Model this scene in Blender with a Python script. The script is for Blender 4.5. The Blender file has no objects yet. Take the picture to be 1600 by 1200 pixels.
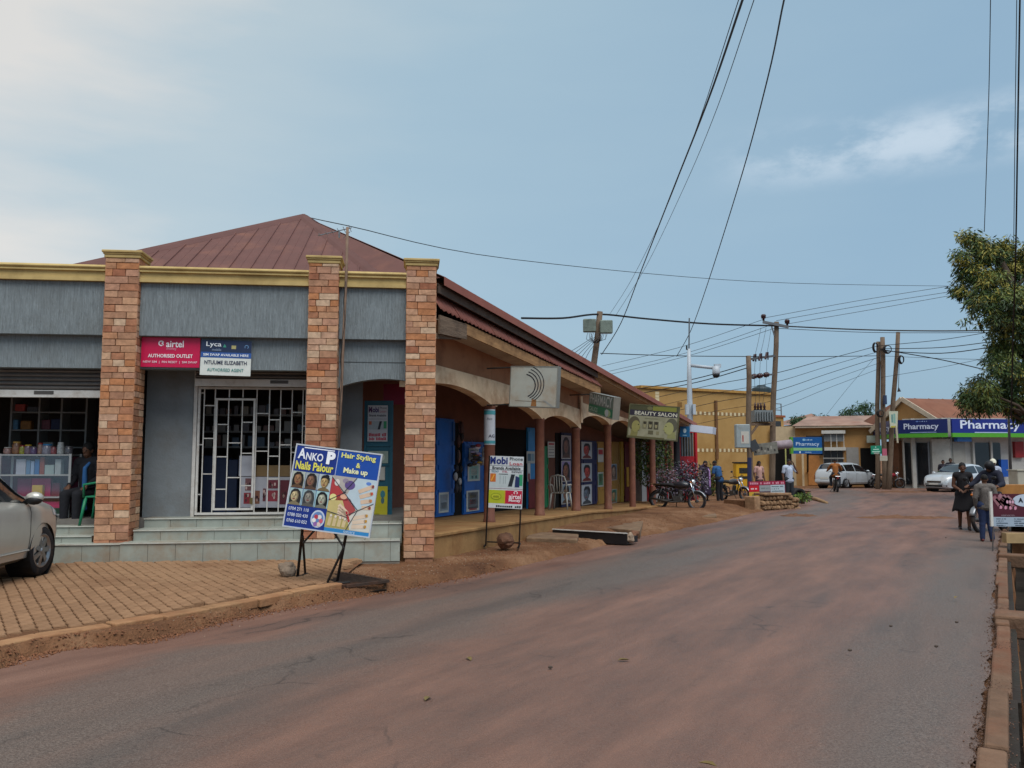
import bpy, bmesh, math, random
import numpy as np
from mathutils import Vector, Matrix, noise
random.seed(7)
rng = np.random.default_rng(7)
R = math.radians
sc = bpy.context.scene
COL = sc.collection

# ------------------------------------------------------------------ camera
F, HY, CZ = 1300.0, 715.0, 1.58          # focal length (px of a 1600 px frame), horizon row, eye height
PITCH = math.atan((HY - 600) / F)
cam = bpy.data.cameras.new('camera'); cam.sensor_width = 36; cam.lens = F * 36 / 1600
cam.clip_start = 0.05; cam.clip_end = 3000
camo = bpy.data.objects.new('camera', cam); COL.objects.link(camo)
camo.location = (0, 0, CZ); camo.rotation_euler = (R(90) + PITCH, 0, 0)
sc.camera = camo

# ------------------------------------------------------------------ sky and sun
SUN_EL, SUN_AZ = R(60), R(160)             # high veiled sun behind the viewer's right shoulder
sd = Vector((math.sin(SUN_AZ) * math.cos(SUN_EL), math.cos(SUN_AZ) * math.cos(SUN_EL), math.sin(SUN_EL)))
w = bpy.data.worlds.new('World'); sc.world = w; w.use_nodes = True
nt = w.node_tree; nt.nodes.clear()
def N(t, **k):
    n = nt.nodes.new(t)
    for a, b in k.items(): setattr(n, a, b)
    return n
L = nt.links.new
sky = N('ShaderNodeTexSky', sky_type='NISHITA', sun_disc=False, sun_elevation=SUN_EL, sun_rotation=SUN_AZ, dust_density=3.0, air_density=1.0)
skm = N('ShaderNodeMix', data_type='RGBA', blend_type='MULTIPLY'); skm.inputs[0].default_value = 1
skm.inputs[7].default_value = (0.085, 0.085, 0.085, 1); L(sky.outputs[0], skm.inputs[6])
geo = N('ShaderNodeTexCoord')
# thin overcast veil: pale towards a bright cloud bank on the left, blue grey away from it
dot = N('ShaderNodeVectorMath', operation='DOT_PRODUCT'); gd = Vector((math.sin(R(-72)) * math.cos(R(32)), math.cos(R(-72)) * math.cos(R(32)), math.sin(R(32)))); dot.inputs[1].default_value = gd; L(geo.outputs['Generated'], dot.inputs[0])
cr = N('ShaderNodeValToRGB'); e = cr.color_ramp.elements
e[0].position = 0.05; e[0].color = (0.215, 0.33, 0.43, 1); e[1].position = 0.81; e[1].color = (0.57, 0.555, 0.52, 1)
m_ = cr.color_ramp.elements.new(0.48); m_.color = (0.285, 0.395, 0.465, 1)
m2 = cr.color_ramp.elements.new(0.68); m2.color = (0.37, 0.45, 0.485, 1)
# soft cloud bands
mp = N('ShaderNodeMapping'); mp.inputs['Scale'].default_value = (1.6, 1.6, 6.5); L(geo.outputs['Generated'], mp.inputs[0])
nz = N('ShaderNodeTexNoise'); nz.inputs['Scale'].default_value = 1.7; nz.inputs['Detail'].default_value = 8; nz.inputs['Roughness'].default_value = 0.52; L(mp.outputs[0], nz.inputs[0])
nadd = N('ShaderNodeMath', operation='MULTIPLY_ADD'); nadd.inputs[1].default_value = 0.34; nadd.inputs[2].default_value = -0.17
L(nz.outputs[0], nadd.inputs[0])
dadd = N('ShaderNodeMath', operation='ADD'); L(dot.outputs['Value'], dadd.inputs[0]); L(nadd.outputs[0], dadd.inputs[1]); L(dadd.outputs[0], cr.inputs[0])
mix = N('ShaderNodeMix', data_type='RGBA'); mix.inputs[0].default_value = 0.80
L(skm.outputs[2], mix.inputs[6]); L(cr.outputs[0], mix.inputs[7])
# small wispy bank low in the sky: a narrow elevation band broken up by noise
sep = N('ShaderNodeSeparateXYZ'); L(geo.outputs['Generated'], sep.inputs[0])
el = N('ShaderNodeMapRange'); el.interpolation_type = 'SMOOTHSTEP'
el.inputs[1].default_value = 0.285; el.inputs[2].default_value = 0.33; L(sep.outputs[2], el.inputs[0])
el2 = N('ShaderNodeMapRange'); el2.interpolation_type = 'SMOOTHSTEP'
el2.inputs[1].default_value = 0.375; el2.inputs[2].default_value = 0.335; L(sep.outputs[2], el2.inputs[0])
ax = N('ShaderNodeMapRange'); ax.interpolation_type = 'SMOOTHSTEP'
ax.inputs[1].default_value = 0.20; ax.inputs[2].default_value = 0.34; L(sep.outputs[0], ax.inputs[0])
mp3 = N('ShaderNodeMapping'); mp3.inputs['Scale'].default_value = (5, 5, 11); L(geo.outputs['Generated'], mp3.inputs[0])
nz3 = N('ShaderNodeTexNoise'); nz3.inputs['Scale'].default_value = 2.2; nz3.inputs['Detail'].default_value = 9; nz3.inputs['Roughness'].default_value = 0.6; L(mp3.outputs[0], nz3.inputs[0])
nr = N('ShaderNodeMapRange'); nr.interpolation_type = 'SMOOTHSTEP'
nr.inputs[1].default_value = 0.38; nr.inputs[2].default_value = 0.66; L(nz3.outputs[0], nr.inputs[0])
p1 = N('ShaderNodeMath', operation='MULTIPLY'); L(el.outputs[0], p1.inputs[0]); L(el2.outputs[0], p1.inputs[1])
p2 = N('ShaderNodeMath', operation='MULTIPLY'); L(p1.outputs[0], p2.inputs[0]); L(nr.outputs[0], p2.inputs[1])
p3 = N('ShaderNodeMath', operation='MULTIPLY'); L(p2.outputs[0], p3.inputs[0]); L(ax.outputs[0], p3.inputs[1])
p4 = N('ShaderNodeMath', operation='MULTIPLY'); L(p3.outputs[0], p4.inputs[0]); p4.inputs[1].default_value = 0.55
mixc = N('ShaderNodeMix', data_type='RGBA'); L(p4.outputs[0], mixc.inputs[0]); L(mix.outputs[2], mixc.inputs[6]); mixc.inputs[7].default_value = (0.50, 0.56, 0.62, 1)
bg = N('ShaderNodeBackground'); bg.inputs[1].default_value = 1.0
L(mixc.outputs[2], bg.inputs[0])
wo = N('ShaderNodeOutputWorld'); L(bg.outputs[0], wo.inputs[0])

sun = bpy.data.lights.new('sun', 'SUN'); sun.energy = 2.0; sun.angle = R(45); sun.color = (1.0, 0.965, 0.92)
suno = bpy.data.objects.new('sun', sun); COL.objects.link(suno)
suno.rotation_euler = (-sd).to_track_quat('-Z', 'Y').to_euler()
vs = sc.view_settings; vs.view_transform = 'Standard'; vs.look = 'None'; vs.exposure = 0.58; vs.gamma = 1; vs.use_curve_mapping = False
sc.cycles.max_bounces = 6; sc.cycles.transparent_max_bounces = 12; sc.cycles.use_denoising = True

# ------------------------------------------------------------------ measuring helpers
cp, sp_ = math.cos(PITCH), math.sin(PITCH)
def ray(px, py):
    u, v = (px - 800) / F, (600 - py) / F
    return Vector((u, cp - v * sp_, sp_ + v * cp))
def at(px, py, Y):
    r = ray(px, py); t = Y / r.y
    return Vector((r.x * t, Y, CZ + r.z * t))
def sstep(a, b, x):
    t = min(1, max(0, (x - a) / (b - a))); return t * t * (3 - 2 * t)
def gz(x, y):
    """height of the road surface"""
    return -0.22 * min(1, max(0, (y - 5) / 18.0))
def gnd(px, py, dz=0.0):
    r = ray(px, py); z = 0.0
    for _ in range(12):
        t = (z - CZ) / r.z; z = gz(r.x * t, r.y * t) + dz
    return Vector((r.x * t, r.y * t, z))
class Plane:
    """vertical facade frame: x along the wall, y inwards, z up"""
    def __init__(s, origin, ang):
        s.o = Vector((origin[0], origin[1], 0)); s.ang = ang
        s.ex = Vector((math.cos(ang), math.sin(ang), 0)); s.ey = Vector((-math.sin(ang), math.cos(ang), 0))
    def hit(s, px, py, off=0.0):
        r = ray(px, py); o = s.o + s.ey * off
        t = ((o - Vector((0, 0, CZ))).dot(s.ey)) / r.dot(s.ey)
        p = Vector((0, 0, CZ)) + r * t
        return (p - s.o).dot(s.ex), p.z
    def x(s, px, off=0.0, py=700): return s.hit(px, py, off)[0]
    def z(s, px, py, off=0.0): return s.hit(px, py, off)[1]
    def world(s, x, y, z): return s.o + s.ex * x + s.ey * y + Vector((0, 0, z))
    def mat(s): return Matrix.Translation(s.o) @ Matrix.Rotation(s.ang, 4, 'Z')

# ------------------------------------------------------------------ materials
def lin(h):
    if isinstance(h, str):
        h = h.lstrip('#'); c = [int(h[i:i + 2], 16) / 255 for i in (0, 2, 4)]
        return tuple(((x / 12.92) if x <= 0.04045 else ((x + 0.055) / 1.055) ** 2.4) for x in c)
    return tuple(h[:3])
MATS = {}
def M(name, col, rough=0.75, var=0.15, scale=5.0, bump=0.0, bscale=40.0, metal=0.0, spec=0.4,
      dirt=None, dirt_amt=0.5, dirt_scale=2.0, stretch=(1, 1, 1), rnd=0.0, detail=6, coat=0.0, trans=0.0, emit=0.0):
    """procedural surface: base colour with noise variation, optional dirt, bump, per-object variation"""
    if name in MATS: return MATS[name]
    m = bpy.data.materials.new(name); m.use_nodes = True; t = m.node_tree; t.nodes.clear()
    def n(tp, **k):
        q = t.nodes.new(tp)
        for a, b in k.items(): setattr(q, a, b)
        return q
    l = t.links.new
    out = n('ShaderNodeOutputMaterial'); b = n('ShaderNodeBsdfPrincipled'); l(b.outputs[0], out.inputs[0])
    b.inputs['Roughness'].default_value = rough; b.inputs['Metallic'].default_value = metal
    b.inputs['Specular IOR Level'].default_value = spec; b.inputs['Coat Weight'].default_value = coat
    b.inputs['Coat Roughness'].default_value = 0.08
    if trans: b.inputs['Transmission Weight'].default_value = trans
    c = lin(col)
    tc = n('ShaderNodeTexCoord'); mp = n('ShaderNodeMapping'); mp.inputs['Scale'].default_value = stretch
    l(tc.outputs['Object'], mp.inputs[0])
    nz = n('ShaderNodeTexNoise'); nz.inputs['Scale'].default_value = scale; nz.inputs['Detail'].default_value = detail; nz.inputs['Roughness'].default_value = 0.6
    l(mp.outputs[0], nz.inputs[0])
    rp = n('ShaderNodeValToRGB'); e = rp.color_ramp.elements
    e[0].position = 0.3; e[1].position = 0.7
    e[0].color = tuple(max(0, x * (1 - var)) for x in c) + (1,); e[1].color = tuple(min(1, x * (1 + var)) for x in c) + (1,)
    l(nz.outputs[0], rp.inputs[0]); cur = rp.outputs[0]
    if rnd:
        oi = n('ShaderNodeObjectInfo'); h = n('ShaderNodeHueSaturation')
        mr = n('ShaderNodeMapRange'); mr.inputs[3].default_value = 1 - rnd; mr.inputs[4].default_value = 1 + rnd
        l(oi.outputs['Random'], mr.inputs[0]); l(mr.outputs[0], h.inputs['Value']); l(cur, h.inputs['Color']); cur = h.outputs[0]
    if dirt is not None:
        dn = n('ShaderNodeTexNoise'); dn.inputs['Scale'].default_value = dirt_scale; dn.inputs['Detail'].default_value = 8; dn.inputs['Roughness'].default_value = 0.65
        mp2 = n('ShaderNodeMapping'); mp2.inputs['Location'].default_value = (3.1, 7.7, 1.3); l(tc.outputs['Object'], mp2.inputs[0]); l(mp2.outputs[0], dn.inputs[0])
        dr = n('ShaderNodeMapRange'); dr.inputs[1].default_value = 0.62 - 0.25 * dirt_amt; dr.inputs[2].default_value = 0.80 - 0.15 * dirt_amt; dr.inputs[4].default_value = min(1, 0.45 + dirt_amt * 0.5)
        l(dn.outputs[0], dr.inputs[0])
        mx = n('ShaderNodeMix', data_type='RGBA'); l(dr.outputs[0], mx.inputs[0]); l(cur, mx.inputs[6]); mx.inputs[7].default_value = lin(dirt) + (1,)
        cur = mx.outputs[2]
    l(cur, b.inputs['Base Color'])
    if emit:
        l(cur, b.inputs['Emission Color']); b.inputs['Emission Strength'].default_value = emit
    if bump:
        bn = n('ShaderNodeTexNoise'); bn.inputs['Scale'].default_value = bscale; bn.inputs['Detail'].default_value = 5
        l(mp.outputs[0], bn.inputs[0])
        bp = n('ShaderNodeBump'); bp.inputs['Strength'].default_value = min(1, bump); bp.inputs['Distance'].default_value = 0.02
        l(bn.outputs[0], bp.inputs['Height']); l(bp.outputs[0], b.inputs['Normal'])
    MATS[name] = m
    return m
def ink(h, rough=0.45):
    """printed colour on sign boards and posters, slightly faded"""
    return M('ink_' + h.lstrip('#') + str(rough), h, rough=rough, var=0.07, scale=9, spec=0.35)

# ------------------------------------------------------------------ mesh building
class MB:
    def __init__(s): s.v = []; s.f = []; s.m = []
    def add(s, vs, fs, m=0, X=None):
        k = len(s.v)
        if X is not None: vs = [X @ Vector(p) for p in vs]
        s.v.extend([tuple(p) for p in vs]); s.f.extend([tuple(i + k for i in f) for f in fs]); s.m.extend([m] * len(fs)); return s
    def box(s, x0, x1, y0, y1, z0, z1, m=0, X=None):
        v = [(x0, y0, z0), (x1, y0, z0), (x1, y1, z0), (x0, y1, z0), (x0, y0, z1), (x1, y0, z1), (x1, y1, z1), (x0, y1, z1)]
        return s.add(v, [(3, 2, 1, 0), (4, 5, 6, 7), (0, 1, 5, 4), (1, 2, 6, 5), (2, 3, 7, 6), (3, 0, 4, 7)], m, X)
    def bar(s, a, b, wx, wy, m=0):
        """rectangular bar from a to b"""
        a, b = Vector(a), Vector(b); d = b - a; q = d.to_track_quat('Z', 'Y')
        X = Matrix.Translation(a) @ q.to_matrix().to_4x4()
        return s.box(-wx / 2, wx / 2, -wy / 2, wy / 2, 0, d.length, m, X)
    def quad(s, a, b, c, d, m=0): return s.add([a, b, c, d], [(0, 1, 2, 3)], m)
    def prism(s, pts, y0, y1, m=0, X=None):
        """polygon in x,z extruded from y0 to y1 (counter-clockwise seen from -y)"""
        n = len(pts); v = [(p[0], y0, p[1]) for p in pts] + [(p[0], y1, p[1]) for p in pts]
        f = [tuple(range(n)), tuple(range(2 * n - 1, n - 1, -1))] + [(i, i + n, (i + 1) % n + n, (i + 1) % n) for i in range(n)]
        return s.add(v, f, m, X)
    def tube(s, pts, r, n=8, m=0, caps=True):
        pts = [Vector(p) for p in pts]; rs = r if isinstance(r, (list, tuple)) else [r] * len(pts)
        rings = []; up = None
        for i, p in enumerate(pts):
            d = (pts[min(i + 1, len(pts) - 1)] - pts[max(i - 1, 0)]).normalized()
            if up is None: up = d.orthogonal().normalized()
            up = (up - d * up.dot(d)); up = up.normalized() if up.length > 1e-6 else d.orthogonal().normalized()
            sd_ = d.cross(up)
            rings.append([p + (up * math.cos(a) + sd_ * math.sin(a)) * rs[i] for a in [2 * math.pi * k / n for k in range(n)]])
        return s.loft(rings, m, caps)
    def loft(s, rings, m=0, caps=True, closed=True):
        n = len(rings[0]); v = [p for r_ in rings for p in r_]; f = []
        for i in range(len(rings) - 1):
            for k in range(n if closed else n - 1):
                a, b = i * n + k, i * n + (k + 1) % n
                f.append((a, b, b + n, a + n))
        if caps and closed: f.append(tuple(range(n - 1, -1, -1))); f.append(tuple(range((len(rings) - 1) * n, len(rings) * n)))
        return s.add(v, f, m)
    def lathe(s, prof, n=16, X=None, m=0):
        """profile of (r, z) about z; closed at the ends when r == 0"""
        v = []; f = []; idx = []
        for r_, z in prof:
            if r_ < 1e-6: idx.append([len(v)]); v.append((0, 0, z))
            else:
                idx.append(list(range(len(v), len(v) + n))); v += [(r_ * math.cos(2 * math.pi * k / n), r_ * math.sin(2 * math.pi * k / n), z) for k in range(n)]
        for a, b in zip(idx[:-1], idx[1:]):
            for k in range(n):
                k2 = (k + 1) % n
                if len(a) == 1 and len(b) == 1: continue
                if len(a) == 1: f.append((a[0], b[k2], b[k]))
                elif len(b) == 1: f.append((a[k], a[k2], b[0]))
                else: f.append((a[k], a[k2], b[k2], b[k]))
        return s.add(v, f, m, X)
    def ball(s, c, r, n=12, m=0, X=None):
        if not isinstance(r, (tuple, list)): r = (r, r, r)
        h = max(5, n // 2); prof = [(math.sin(math.pi * i / h), -math.cos(math.pi * i / h)) for i in range(h + 1)]
        prof[0] = (0, -1); prof[-1] = (0, 1)
        Y = Matrix.Translation(c) @ Matrix.Diagonal((r[0], r[1], r[2], 1))
        return s.lathe(prof, n, (X @ Y) if X is not None else Y, m)
    def cap(s, a, b, ra, rb, n=12, m=0):
        """closed capsule-like limb segment"""
        a, b = Vector(a), Vector(b); d = (b - a); Ld = max(d.length, 1e-5); u = d / Ld
        pts, rs = [], []
        for k in range(5): t = math.pi / 2 * k / 4; pts.append(a - u * ra * math.cos(t)); rs.append(max(1e-4, ra * math.sin(t)))
        for k in range(5): t = math.pi / 2 * k / 4; pts.append(b + u * rb * math.sin(t)); rs.append(max(1e-4, rb * math.cos(t)))
        return s.tube(pts, rs, n, m)
    def mesh(s, name='mesh', mats=None, smooth=False):
        me = bpy.data.meshes.new(name); me.from_pydata(s.v, [], s.f); me.update()
        if mats is not None:
            for q in (mats if isinstance(mats, (list, tuple)) else [mats]): me.materials.append(q)
            if isinstance(mats, (list, tuple)) and len(mats) > 1: me.polygons.foreach_set('material_index', s.m)
        if smooth: me.polygons.foreach_set('use_smooth', [True] * len(me.polygons))
        return me
    def build(s, name, mats, parent=None, smooth=False, bevel=0.0, seg=1, autosm=None):
        o = bpy.data.objects.new(name, s.mesh(name, mats, smooth)); COL.objects.link(o)
        if parent is not None: o.parent = parent
        if bevel:
            b = o.modifiers.new('bevel', 'BEVEL'); b.width = bevel; b.segments = seg; b.limit_method = 'ANGLE'; b.angle_limit = R(40)
        return o
def fixnormals(me):
    bm = bmesh.new(); bm.from_mesh(me); bmesh.ops.recalc_face_normals(bm, faces=bm.faces[:]); bm.to_mesh(me); bm.free()
def inst(name, me, parent=None, loc=(0, 0, 0), rot=(0, 0, 0), scale=(1, 1, 1)):
    o = bpy.data.objects.new(name, me); COL.objects.link(o); o.location = loc; o.rotation_euler = rot; o.scale = scale
    if parent is not None: o.parent = parent
    return o
def tag(o, label=None, cat=None, group=None, kind=None):
    if label: o['label'] = label
    if cat: o['category'] = cat
    if group: o['group'] = group
    if kind: o['kind'] = kind
    return o
def thing(name, label, cat, loc=(0, 0, 0), rotz=0.0, group=None, mat=None):
    o = bpy.data.objects.new(name, None); COL.objects.link(o); o.empty_display_size = 0.1
    if mat is not None: o.matrix_world = mat
    else: o.location = loc; o.rotation_euler = (0, 0, rotz)
    return tag(o, label, cat, group)
def copy_tree(o, parent=None):
    c = o.copy(); COL.objects.link(c); c.parent = parent
    for ch in [x for x in bpy.data.objects if x.parent == o]: copy_tree(ch, c)
    return c
def bake(o):
    """replace an object's mesh by its evaluated (modifier applied) one"""
    dg = bpy.context.evaluated_depsgraph_get(); dg.update()
    me = bpy.data.meshes.new_from_object(o.evaluated_get(dg)); o.modifiers.clear(); o.data = me; return o
def frame3(bl, br, tl):
    """matrix of a board from its lower left, lower right and upper left corner; x right, y away, z up"""
    bl, br, tl = Vector(bl), Vector(br), Vector(tl); ex = (br - bl).normalized(); ez = tl - bl; ez = (ez - ex * ez.dot(ex)).normalized(); ey = ez.cross(ex)
    X = Matrix((ex, ey, ez)).transposed().to_4x4(); X.translation = bl
    return X, (br - bl).length, (tl - bl).dot(ez)

# ------------------------------------------------------------------ lettering and print
_TX = {}
def text_mesh(s, bold=0.0):
    k = (s, bold)
    if k not in _TX:
        c = bpy.data.curves.new('t', 'FONT'); c.body = s; c.resolution_u = 3; c.offset = bold; c.fill_mode = 'FRONT'
        o = bpy.data.objects.new('t', c); COL.objects.link(o)
        dg = bpy.context.evaluated_depsgraph_get(); dg.update()
        me = bpy.data.meshes.new_from_object(o.evaluated_get(dg))
        v = np.array([p.co[:] for p in me.vertices]).reshape(-1, 3); f = [tuple(p.vertices) for p in me.polygons]
        bpy.data.objects.remove(o); bpy.data.curves.remove(c); bpy.data.meshes.remove(me)
        mn, mxx = v.min(0), v.max(0); v = (v - mn) / np.maximum(mxx - mn, 1e-6)
        _TX[k] = (v, f)
    return _TX[k]
class Art:
    """flat print on a board of width W and height H; coordinates are fractions of the board"""
    def __init__(s, W, H, y=0.0): s.W, s.H, s.y = W, H, y; s.a = MB(); s.t = MB(); s.mats = []; s.tm = []
    def _mi(s, c, lst):
        m = ink(c) if isinstance(c, str) else c
        if m not in lst: lst.append(m)
        return lst.index(m)
    def poly(s, pts, c, lay=1):
        y = s.y - 0.0011 * lay; v = [(p[0] * s.W, y, p[1] * s.H) for p in pts]; s.a.add(v, [tuple(range(len(v)))], s._mi(c, s.mats)); return s
    def rect(s, x0, z0, x1, z1, c, lay=1): return s.poly([(x0, z0), (x1, z0), (x1, z1), (x0, z1)], c, lay)
    def ell(s, cx, cz, rx, rz, c, lay=1, n=18, a0=0, a1=2 * math.pi):
        return s.poly([(cx + rx * math.cos(a0 + (a1 - a0) * k / n), cz + rz * math.sin(a0 + (a1 - a0) * k / n)) for k in range(n + (0 if a1 - a0 > 6.2 else 1))], c, lay)
    def line(s, x0, z0, x1, z1, wd, c, lay=1):
        ax, az, bx, bz = x0 * s.W, z0 * s.H, x1 * s.W, z1 * s.H; d = math.hypot(bx - ax, bz - az) or 1; nx, nz_ = -(bz - az) / d * wd / 2, (bx - ax) / d * wd / 2
        P = [(ax - nx, az - nz_), (bx - nx, bz - nz_), (bx + nx, bz + nz_), (ax + nx, az + nz_)]
        return s.poly([(p[0] / s.W, p[1] / s.H) for p in P], c, lay)
    def arc(s, cx, cz, r0, r1, a0, a1, c, lay=1, n=14, sx=1.0):
        for k in range(n):
            a, b = a0 + (a1 - a0) * k / n, a0 + (a1 - a0) * (k + 1) / n
            q = [(r0, a), (r1, a), (r1, b), (r0, b)]
            s.poly([(cx + sx * r * math.cos(t) / s.W, cz + r * math.sin(t) / s.H) for r, t in q], c, lay)
        return s
    def text(s, tx, x0, z0, x1, z1, c, lay=3, bold=0.0, slope=0.0):
        v, f = text_mesh(tx, bold); y = s.y - 0.0011 * lay - .004
        P = [((x0 + p[0] * (x1 - x0)) * s.W, y, (z0 + p[1] * (z1 - z0) + slope * p[0]) * s.H) for p in v]
        s.t.add(P, f, s._mi(c, s.tm)); return s
    def blocks(s, x0, z0, x1, z1, c, n=12, lay=3, seed=1):
        """a line of print too small to read: uneven strokes"""
        r_ = random.Random(seed + n); w_ = (x1 - x0) / n
        for k in range(n):
            if r_.random() < .14: continue
            s.rect(x0 + k * w_ + w_ * .12, z0, x0 + (k + 1) * w_ - w_ * .12, z0 + (z1 - z0) * r_.uniform(.7, 1), c, lay)
        return s
    def face(s, x0, z0, x1, z1, bgc, skin, hair, style=0, lay=1):
        """small portrait picture filling its cell"""
        s.rect(x0, z0, x1, z1, bgc, lay); w_, h_ = x1 - x0, z1 - z0; cx = x0 + w_ * (.5 + .05 * (style % 3 - 1)); cz = z0 + h_ * .53
        P = lambda pts, c, l: s.poly([(min(x1, max(x0, x0 + w_ * a)), min(z1, max(z0, z0 + h_ * b))) for a, b in pts], c, l)
        sh = '#%02x%02x%02x' % tuple(int(int(skin[i:i + 2], 16) * .68) for i in (1, 3, 5)); lt = '#%02x%02x%02x' % tuple(min(255, int(int(skin[i:i + 2], 16) * 1.2)) for i in (1, 3, 5))
        if style in (1, 3): P([(.08, 0), (.92, 0), (.94, .5), (.84, .82), (.62, .97), (.36, .97), (.14, .8), (.05, .45)], hair, lay + 1)
        else: P([(.18, .5), (.86, .5), (.86, .78), (.70, .95), (.34, .95), (.18, .78)], hair, lay + 1)
        if style == 4: s.ell(cx + w_ * .1, z0 + h_ * .90, w_ * .2, h_ * .095, hair, lay + 1)
        P([(.02, 0), (.98, 0), (.86, .13), (.64, .2), (.64, .34), (.36, .34), (.36, .2), (.12, .12)], sh, lay + 2)
        s.ell(cx, cz, w_ * .30, h_ * .335, sh, lay + 3); s.ell(cx - w_ * .045, cz + h_ * .01, w_ * .245, h_ * .315, skin, lay + 4); s.ell(cx - w_ * .09, cz + h_ * .12, w_ * .12, h_ * .12, lt, lay + 5)
        for d in (-1, 1):
            s.line(cx - w_ * .03 + d * w_ * .17, cz + h_ * .10, cx - w_ * .03 + d * w_ * .055, cz + h_ * .115, h_ * .022 * s.H, hair, lay + 6); s.ell(cx - w_ * .03 + d * w_ * .11, cz + h_ * .045, w_ * .05, h_ * .02, '#1c1412', lay + 6, 8)
        s.poly([(cx - w_ * .07, cz - h_ * .085), (cx + w_ * .02, cz - h_ * .085), (cx - w_ * .02, cz + h_ * .05)], sh, lay + 6)
        s.ell(cx - w_ * .03, cz - h_ * .165, w_ * .10, h_ * .035, '#7d3834', lay + 6, 10)
        if style in (0, 2, 4): P([(.2, .72), (.5, .80), (.84, .70), (.80, .86), (.64, .95), (.36, .95), (.22, .86)], hair, lay + 6)
        else: P([(.14, .55), (.30, .78), (.62, .86), (.86, .55), (.86, .80), (.62, .96), (.34, .96), (.14, .80)], hair, lay + 6)
        return s
    def done(s, parent, name='print', tname='lettering'):
        o = []
        if s.a.f: o.append(s.a.build(name, s.mats, parent))
        if s.t.f: o.append(s.t.build(tname, s.tm, parent))
        return o
# ================================================================== GROUND
LE = [gnd(px, py) for px, py in ((0, 1043), (52, 1027), (120, 1013), (220, 1006), (280, 991), (340, 975), (400, 961), (480, 948), (560, 934), (640, 921), (720, 905), (800, 888), (860, 874), (930, 857), (1000, 840), (1060, 828), (1110, 818), (1160, 806), (1205, 796), (1240, 786), (1256, 775), (1268, 768))]
RE = [gnd(px, py) for px, py in ((1522, 1200), (1532, 1120), (1546, 1040), (1550, 980), (1553, 930), (1556, 890), (1560, 850), (1566, 822))]
def ext(a, b, n): d = (Vector(b) - Vector(a)).normalized(); return Vector(a) + d * n
LEp = [ext(LE[1], LE[0], 14)] + LE
REp = [ext(RE[2], RE[0], 14)] + RE
def xon(P, y):
    for a, b in zip(P[:-1], P[1:]):
        if a.y <= y <= b.y: return a.x + (b.x - a.x) * (y - a.y) / (b.y - a.y)
    return P[0].x if y < P[0].y else P[-1].x
YJ = RE[-1].y                                   # beyond here the road opens into the junction
YFAR = gnd(1330, 764).y
def left_edge(y):
    e_ = xon(LEp, y); return e_ + 0.10 * noise.noise((y * 1.9, 3.3, 0)) + 0.05 * noise.noise((y * 6.1, 9.3, 0))
def right_edge(y):
    if y > YJ: return xon(REp, YJ) + (y - YJ) * 0.62 + 16 * sstep(YJ + 0.5, YJ + 5, y)
    return xon(REp, y) + 0.05 * noise.noise((y * 2.3, 7.3, 0)) + 0.04 * noise.noise((y * 7.7, 1.3, 0))
DR = Vector((RE[5].x - RE[0].x, RE[5].y - RE[0].y, 0)).normalized()      # along the road
DN = Vector((DR.y, -DR.x, 0))                                            # to its right

def soil_material():
    m = bpy.data.materials.new('red_soil'); m.use_nodes = True; t = m.node_tree; b = t.nodes['Principled BSDF']; l = t.links.new
    n = t.nodes.new; tc = n('ShaderNodeTexCoord')
    a = n('ShaderNodeTexNoise'); a.inputs['Scale'].default_value = 0.7; a.inputs['Detail'].default_value = 10; a.inputs['Roughness'].default_value = 0.66
    l(tc.outputs['Object'], a.inputs[0])
    r = n('ShaderNodeValToRGB'); e = r.color_ramp.elements; e[0].position = 0.33; e[0].color = lin('#553a2a') + (1,); e[1].position = 0.68; e[1].color = lin('#8f6e54') + (1,)
    k = r.color_ramp.elements.new(0.5); k.color = lin('#735139') + (1,)
    l(a.outputs[0], r.inputs[0])
    f = n('ShaderNodeTexNoise'); f.inputs['Scale'].default_value = 45; f.inputs['Detail'].default_value = 6; l(tc.outputs['Object'], f.inputs[0])
    mx = n('ShaderNodeMix'); mx.data_type = 'RGBA'; mx.blend_type = 'OVERLAY'; mx.inputs[0].default_value = 0.45; l(r.outputs[0], mx.inputs[6]); l(f.outputs[0], mx.inputs[7])
    l(mx.outputs[2], b.inputs['Base Color']); b.inputs['Roughness'].default_value = 0.95; b.inputs['Specular IOR Level'].default_value = 0.15
    bp = n('ShaderNodeBump'); bp.inputs['Strength'].default_value = 0.8; bp.inputs['Distance'].default_value = 0.04; l(f.outputs[0], bp.inputs['Height']); l(bp.outputs[0], b.inputs['Normal'])
    return m
SOIL = soil_material()

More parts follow.
